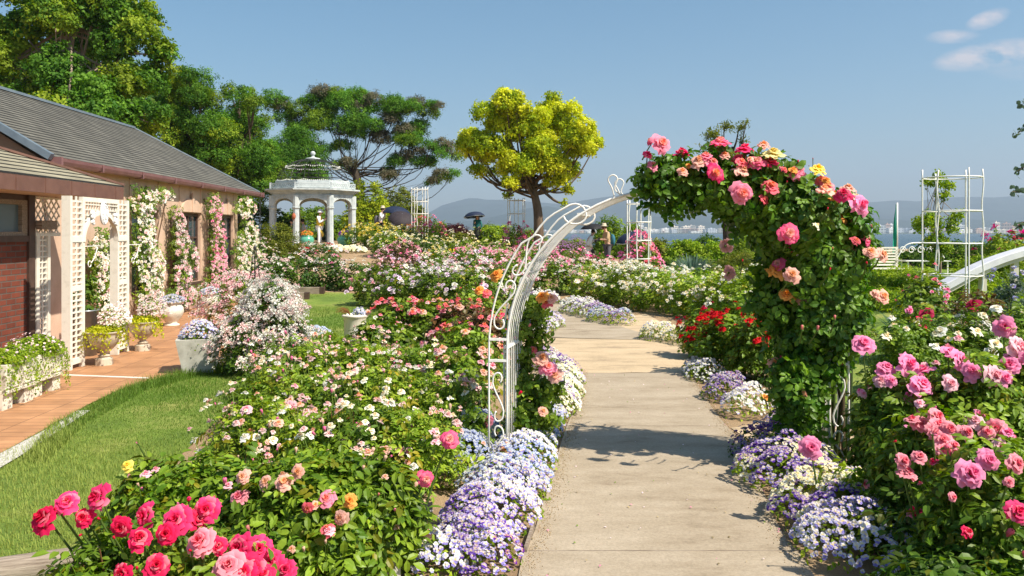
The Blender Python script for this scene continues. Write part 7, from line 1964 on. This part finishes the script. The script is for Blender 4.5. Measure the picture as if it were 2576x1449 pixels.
# woman in teal
x, y, z = at_ground(1201, 43)
t, J, k = person('long haired person in teal top and black skirt beside the burgundy shrub', x, y, z, -1.75, 1.62, {'l': ((.06, .25, 1.12), (.08, .2, .85)), 'r': ((.1, -.18, 1.12), (.2, -.1, 1.28))}, dict(top='cloth_teal', skirt=('cloth_black', .35)), hair='hair_brown', hairlen=.3)
umbrella('navy umbrella with pale rim over the person in teal', wpt(t, k, (.18, -.1, 1.24)), (-.1, .1, 1), .58, 'umb_navy', 'zinc')
# group by the yellow roses
x, y, z = at_ground(957, 39.5)
t, J, k = person('person in cap and white checked shirt with backpack beside the yellow roses', x, y, z, -.2, 1.68, {'l': ((.08, .2, 1.15), (.16, .1, 1.45)), 'r': ((.1, -.2, 1.18), (.18, -.06, 1.45)), 'lean': .12}, dict(top='cloth_white', legs='cloth_black'), hat=('straw', 'fedora'))
tb = thing('backpack', 'dark backpack worn by the person in the checked shirt', 'backpack', tuple(wpt(t, k, (-.2, 0, 1.18)))); g = MB(); ellip(g, (0, 0, -.1), (.13, .15, .26), 12); g.build('bag', MAT['cloth_grey'], tb, True)
x, y, z = at_ground(988, 39.8)
t, J, k = person('person in grey patterned top under the blue umbrella', x, y, z - .15, -.3, 1.62, {'l': ((.06, .22, 1.14), (.2, .1, 1.3)), 'r': ((.06, -.22, 1.1), (.12, -.2, .9)), 'lean': .05}, dict(top='cloth_pattern', legs='cloth_pattern'))
umbrella('dark blue open umbrella, the higher of the two beside the yellow roses', wpt(t, k, (.1, .1, 1.35)), (.05, 0, 1), .76, 'umb_navy')
x, y, z = at_ground(1005, 38.6)
t, J, k = person('person dressed in black behind the tilted dark umbrella', x, y, z - .2, .4, 1.55, {'l': ((.06, .22, 1.14), (.18, .1, 1.22)), 'r': ((.06, -.22, 1.1), (.12, -.2, .9))}, dict(top='cloth_black', legs='cloth_black'))
umbrella('tilted dusky black umbrella, the lower of the two beside the yellow roses', wpt(t, k, (.08, .06, 1.14)), (.18, -.5, .85), .66, 'umb_dusk')
tb = thing('red_bag', 'small red and white bag among the yellow roses below the dark umbrella', 'bag', (*A(1028, 572, 38)[:2], A(1028, 572, 38)[2])); g = MB(); g.box((-.12, -.06, -.16), (.12, .06, .16)); g.build('bag', MAT['terracotta'], tb); g = MB(); g.box((-.09, -.065, -.05), (.02, -.062, .08)); g.build('patch', MAT['cloth_white'], tb)
# woman in yellow at the gazebo
x, y = wx(806, 37.2), 37.0
t, J, k = person('person in yellow vest and white bucket hat photographing with a phone at the gazebo', x, y, GZ, -.1, 1.56, {'l': ((.1, .2, 1.2), (.33, .08, 1.36)), 'r': ((.08, -.22, 1.12), (.3, -.06, 1.32)), 'lean': .02}, dict(top='cloth_white', legs='cloth_white', shoes='cloth_white'), hair='hair_brown', hat=('cloth_white', 'bucket'))
g = MB(); g.lathe([(.14 * k, .86 * k), (.16 * k, .95 * k), (.15 * k, 1.1 * k), (.165 * k, 1.3 * k), (.13 * k, 1.42 * k), (.08 * k, 1.46 * k)], 18); o = g.build('vest', MAT['cloth_yellow'], t, True); o.scale = (.9, 1.08, 1)
g = MB(); s = np.linspace(0, 1, 10); g.grid(np.array([[(.12 + .05 * math.sin(zz * 9), -.12 + u * .26, (1.2 - zz * .78) * k + .03 * math.sin(u * 9)) for u in np.linspace(0, 1, 6)] for zz in s])); g.build('scarf', MAT['cloth_yellow'], t, True)
tb = thing('phone', 'pale phone held up by the person in yellow', 'phone', tuple(wpt(t, k, (.4, 0, 1.4))), -.1); g = MB(); g.box((-.006, -.045, -.08), (.006, .045, .08)); g.build('case', MAT['camera_black'], tb); g = MB(); g.box((-.0095, -.04, -.075), (-.0065, .04, .075)); g.build('screen', MAT['screen'], tb)
# two seated people in the gazebo
def seated(label, px, Y, z, rz, top, legs, h=1.6):
    x = wx(px, Y); k = h / 1.7; t = thing('person', label, 'person', (x, Y, z), rz)
    J = {'pelvis': (0, 0, .5, (.14, .12)), 'waist': (.0, 0, .66, (.125, .1)), 'chest': (.03, 0, .86, (.15, .11)), 'neck': (.06, 0, 1.05, .05), 'head0': (.08, 0, 1.13, .075), 'head1': (.09, 0, 1.2, .09), 'head2': (.08, 0, 1.27, .06)}
    Bn = [('pelvis', 'waist'), ('waist', 'chest'), ('chest', 'neck'), ('neck', 'head0'), ('head0', 'head1'), ('head1', 'head2')]
    for s_, n in ((1, 'l'), (-1, 'r')):
        J.update({n + 'sh': (.03, s_ * .17, .98, .055), n + 'el': (.1, s_ * .22, .72, .042), n + 'ha': (.3, s_ * .1, .62, .03), n + 'hip': (.06, s_ * .09, .48, .09), n + 'kn': (.45, s_ * .1, .47, .06), n + 'an': (.46, s_ * .1, .08, .04), n + 'to': (.6, s_ * .1, .04, .035)})
        Bn += [('chest', n + 'sh'), (n + 'sh', n + 'el'), (n + 'el', n + 'ha'), ('pelvis', n + 'hip'), (n + 'hip', n + 'kn'), (n + 'kn', n + 'an'), (n + 'an', n + 'to')]
    J = {n: (*[c * k for c in v[:3]], v[3]) for n, v in J.items()}
    skin_mesh('body', 'skin', t, J, Bn, 1)
    up = {n: (*v[:3], tuple(np.array(v[3]) + .02) if np.ndim(v[3]) else v[3] + .02) for n, v in J.items()}
    skin_mesh('jacket', top, t, {n: up[n] for n in ['pelvis', 'waist', 'chest', 'lsh', 'rsh', 'lel', 'rel']}, [('pelvis', 'waist'), ('waist', 'chest'), ('chest', 'lsh'), ('chest', 'rsh'), ('lsh', 'lel'), ('rsh', 'rel')], 1)
    skin_mesh('trousers', legs, t, {n: up[n] for n in ['pelvis', 'lhip', 'rhip', 'lkn', 'rkn', 'lan', 'ran']}, [('pelvis', 'lhip'), ('pelvis', 'rhip'), ('lhip', 'lkn'), ('rhip', 'rkn'), ('lkn', 'lan'), ('rkn', 'ran')], 1)
    g = MB(); ellip(g, np.array([.075, 0, 1.225]) * k, (.098, .1, .1), 10); g.build('hair', MAT['hair_dark'], t, True)
    return t
seated('person in dark navy jacket seated in the gazebo left of the lantern column', 737, 38.2, GZ, -2.4, 'cloth_navy', 'cloth_grey')
seated('person in grey jacket seated in the gazebo right of the lantern column', 765, 38.6, GZ, -2.9, 'cloth_pattern', 'cloth_grey')
for (px, Y, rz) in [(737, 38.25, -2.4), (765, 38.65, -2.9)]:
    t = thing('stool', 'white bench block under the person seated ' + ('left' if px < 750 else 'right') + ' of the lantern column', 'stool', (wx(px, Y), Y, GZ), rz); g = MB(); g.box((-.22, -.3, .34), (.2, .3, .385)); g.build('seat', MAT['gazebo_white'], t)
    for sx in (-.2, .14): g = MB(); g.box((sx, -.28, 0), (sx + .05, .28, .34)); g.build('leg', MAT['gazebo_white'], t)
# green glazed pots
for (px, Y, fl, lab, c1, c2) in [(798 - 7, 35.6, 'orange', 'green glazed pot with orange flowers left of the person in yellow', 'orange', 'left'), (866, 35.9, 'purple', 'green glazed pot with purple flowers at the right of the gazebo', 'purple', 'right')]:
    px = 772 if c2 == 'left' else 866
    x = wx(px, Y); zp = GZ - .1
    pot('glazed_pot', lab, x, Y, [(0, 0), (.16, 0), (.2, .06), (.29, .2), (.32, .34), (.28, .46), (.22, .5), (.25, .53), (.25, .55), (.2, .54), (.18, .48)], 'glaze_green', z=zp, soil=(.2, .5))
    t = thing('flower', 'heap of ' + c1 + ' flowers in the ' + c2 + ' green glazed pot', 'flowers', (x, Y, zp + .5))
    P_, N_ = dome_pts(120, .26, .26, .24, 0, .1, 9); g = MB(); g.scatter(leaf_t(.35, .1, .05, False), P_, frames(N_), .07, tints(120, 'fresh')); g.build('foliage', MAT['leaf_matte'], t)
    P_, N_ = dome_pts(60, .28, .28, .27, .2, .1, 9, shell=(.95, 1.05)); g = MB(); pc = PAL['orange' if c1 == 'orange' else 'lilac']; cc = pc if c1 == 'orange' else [(.3, .05, .5)] * 3
    g.scatter(rose_t(cc[0], cc[1], cc[2], None, 6, 2, 1), P_, frames(N_), .055); g.build('blooms', MAT['petal'], t)['kind'] = 'stuff'
# ------------------------------------------------------------------ sky, sun, haze, camera
W = bpy.data.worlds.new('World'); SC.world = W; W.use_nodes = True
N, L = W.node_tree.nodes, W.node_tree.links
bg = N['Background']
sky = N.new('ShaderNodeTexSky'); sky.sky_type = 'NISHITA'; sky.sun_disc = False
elev = math.asin(SUN_DIR[2]); az = math.atan2(SUN_DIR[0], SUN_DIR[1])
sky.sun_elevation = elev; sky.sun_rotation = az
sky.altitude = 0; sky.air_density = 1.0; sky.dust_density = 1.3; sky.ozone_density = 3.0
# thin clouds low in the right of the sky
tc = N.new('ShaderNodeTexCoord'); sp = N.new('ShaderNodeSeparateXYZ'); L.new(tc.outputs['Generated'], sp.inputs[0])
def mnode(op, a, b_=None, c=None):
    n = N.new('ShaderNodeMath'); n.operation = op
    for i, v in enumerate((a, b_, c)):
        if v is None: continue
        if isinstance(v, (int, float)): n.inputs[i].default_value = v
        else: L.new(v, n.inputs[i])
    return n.outputs[0]
u = mnode('DIVIDE', sp.outputs[0], sp.outputs[1]); v = mnode('DIVIDE', sp.outputs[2], sp.outputs[1])
nz = N.new('ShaderNodeTexNoise'); nz.inputs['Scale'].default_value = 14; nz.inputs['Detail'].default_value = 9; nz.inputs['Roughness'].default_value = .6
cb = N.new('ShaderNodeCombineXYZ'); L.new(u, cb.inputs[0]); L.new(mnode('MULTIPLY', v, 2.2), cb.inputs[1]); L.new(cb.outputs[0], nz.inputs['Vector'])
tot = None
for (px, py, sx, sy, k, tl) in [(2490, 138, 150, 38, 2.0, -.16), (2485, 48, 60, 26, 1.5, -.3), (2395, 92, 75, 20, 1.2, -.05), (2560, 165, 120, 40, .55, 0)]:
    du = mnode('SUBTRACT', u, (px - CX) / F); dv = mnode('SUBTRACT', v, (HOR - py) / F)
    dv = mnode('ADD', dv, mnode('MULTIPLY', du, tl))
    e = mnode('ADD', mnode('POWER', mnode('ABSOLUTE', mnode('DIVIDE', du, sx / F)), 2), mnode('POWER', mnode('ABSOLUTE', mnode('DIVIDE', dv, sy / F)), 2))
    w = mnode('MULTIPLY', mnode('MAXIMUM', mnode('SUBTRACT', 1, e), 0), k)
    tot = w if tot is None else mnode('ADD', tot, w)
msk = mnode('MULTIPLY', tot, mnode('MAXIMUM', mnode('MULTIPLY', mnode('SUBTRACT', nz.outputs[0], .34), 3.2), 0))
msk = mnode('MULTIPLY', mnode('MINIMUM', msk, 1), .75)
fr_ = mnode('GREATER_THAN', sp.outputs[1], 0); msk = mnode('MULTIPLY', msk, fr_)
mx = N.new('ShaderNodeMix'); mx.data_type = 'RGBA'
hsv = N.new('ShaderNodeHueSaturation'); hsv.inputs['Hue'].default_value = .485; hsv.inputs['Saturation'].default_value = 1.22; hsv.inputs['Value'].default_value = .84; L.new(sky.outputs[0], hsv.inputs['Color'])
L.new(msk, mx.inputs[0]); L.new(hsv.outputs[0], mx.inputs[6]); mx.inputs[7].default_value = (5.6, 4.9, 4.9, 1)
L.new(mx.outputs[2], bg.inputs['Color']); bg.inputs['Strength'].default_value = .11

sun = bpy.data.lights.new('sun', 'SUN'); sun.energy = 4.8; sun.angle = math.radians(.53); sun.color = (1.0, .92, .78)
so = bpy.data.objects.new('sun', sun); COL.objects.link(so)
so.rotation_euler = Vector(tuple(SUN_DIR)).to_track_quat('Z', 'Y').to_euler()

# litter on the path
rg = np.random.default_rng(44); g = MB()
def pgx(Y): return wx(1310 + (Y - 4) * 25, 4) if False else 0
n = 260; Yp = rg.uniform(3.9, 10, n); side = rg.random(n) < .5; u = rg.random(n) ** 2.2
Lx = np.interp(Yp, [4.05, 4.9, 5.7, 6.3, 8, 9.8], [wx(1308, 4.05), wx(1368, 4.9), wx(1396, 5.7), wx(1410, 6.3), wx(1450, 8), wx(1460, 9.8)]); Rx_ = np.interp(Yp, [4.05, 4.7, 5.7, 6.5, 8, 9.8], [wx(2045, 4.05), wx(1960, 4.7), wx(1905, 5.7), wx(1868, 6.5), wx(1795, 8), wx(1735, 9.8)])
Xp = np.where(side, Lx + u * (Rx_ - Lx) * .5, Rx_ - u * (Rx_ - Lx) * .5)
cl_ = np.array([(.85, .7, .75), (.5, .4, .2), (.25, .2, .1), (.8, .3, .45), (.2, .28, .06)])[rg.integers(0, 5, n)]
g.scatter(leaf_t(.4, .1, .12, False), np.stack([Xp, Yp, np.full(n, .019)], -1), frames(rg.normal(0, .25, (n, 3)) + (0, 0, 1)), rg.uniform(.008, .02, n), cl_)
tag(g.build('fallen_petals', MAT['petal']), 'fallen petals and leaf bits scattered over the path', 'litter', kind='stuff')
# soil and grit spilling over the path edges
g = MB(); n = 5000; Yp = rg.uniform(3.9, 10, n); side = rg.random(n) < .5; u = np.abs(rg.normal(0, .05, n))
Lx = np.interp(Yp, [4.05, 4.9, 5.7, 6.3, 8, 9.8], [wx(1308, 4.05), wx(1368, 4.9), wx(1396, 5.7), wx(1410, 6.3), wx(1450, 8), wx(1460, 9.8)]); Rx_ = np.interp(Yp, [4.05, 4.7, 5.7, 6.5, 8, 9.8], [wx(2045, 4.05), wx(1960, 4.7), wx(1905, 5.7), wx(1868, 6.5), wx(1795, 8), wx(1735, 9.8)])
Xp = np.where(side, Lx + u, Rx_ - u); peb = MB(); peb.lathe([(0, -.6), (.8, -.2), (.7, .3), (0, .6)], 5)
g.scatter(peb, np.stack([Xp, Yp, np.full(n, .014)], -1), frames(rdirs(n)), rg.uniform(.0015, .005, n), np.array([(.5, .4, .26)]) * rg.uniform(.7, 1.2, (n, 1)))
tag(g.build('grit', MAT['leaf_matte']), 'sandy grit spilled along both edges of the path', 'gravel', kind='stuff')
# haze
m, N, L, b = mat('haze'); N.remove(b)
pv = N.new('ShaderNodeVolumePrincipled'); pv.inputs['Density'].default_value = 1.7e-4; pv.inputs['Color'].default_value = (.64, .78, .96, 1); pv.inputs['Anisotropy'].default_value = .1
L.new(pv.outputs[0], N['Material Output'].inputs['Volume'])
g = MB(); g.box((-5700, -70, -12), (6700, 9500, 700)); o = g.build('haze', m); o['kind'] = 'stuff'
tag(o, 'pale summer haze lying over the lake and the far hills')

cam = bpy.data.cameras.new('camera'); co = bpy.data.objects.new('camera', cam); COL.objects.link(co)
co.location = (0, 0, CH); co.rotation_euler = (PI / 2, 0, 0)
cam.sensor_width = 36; cam.lens = 36 * F / 2576; cam.shift_y = -(724.5 - HOR) / 2576
cam.clip_start = .05; cam.clip_end = 20000
SC.camera = co
SC.view_settings.view_transform = 'Standard'; SC.view_settings.look = 'None'; SC.view_settings.exposure = .6; SC.view_settings.gamma = 1
SC.render.engine = 'CYCLES'
cy = SC.cycles
cy.max_bounces = 5; cy.diffuse_bounces = 3; cy.glossy_bounces = 2; cy.transmission_bounces = 3; cy.volume_bounces = 0; cy.transparent_max_bounces = 4
cy.use_denoising = True; cy.caustics_reflective = False; cy.caustics_refractive = False
try:
    cy.denoiser = 'OPENIMAGEDENOISE'; cy.denoising_input_passes = 'RGB_ALBEDO_NORMAL'; cy.denoising_prefilter = 'ACCURATE'
except Exception: pass
cy.sample_clamp_indirect = 6
SC.render.use_persistent_data = False
print('objects', len(bpy.data.objects), 'tris', sum(len(m.polygons) for m in bpy.data.meshes))
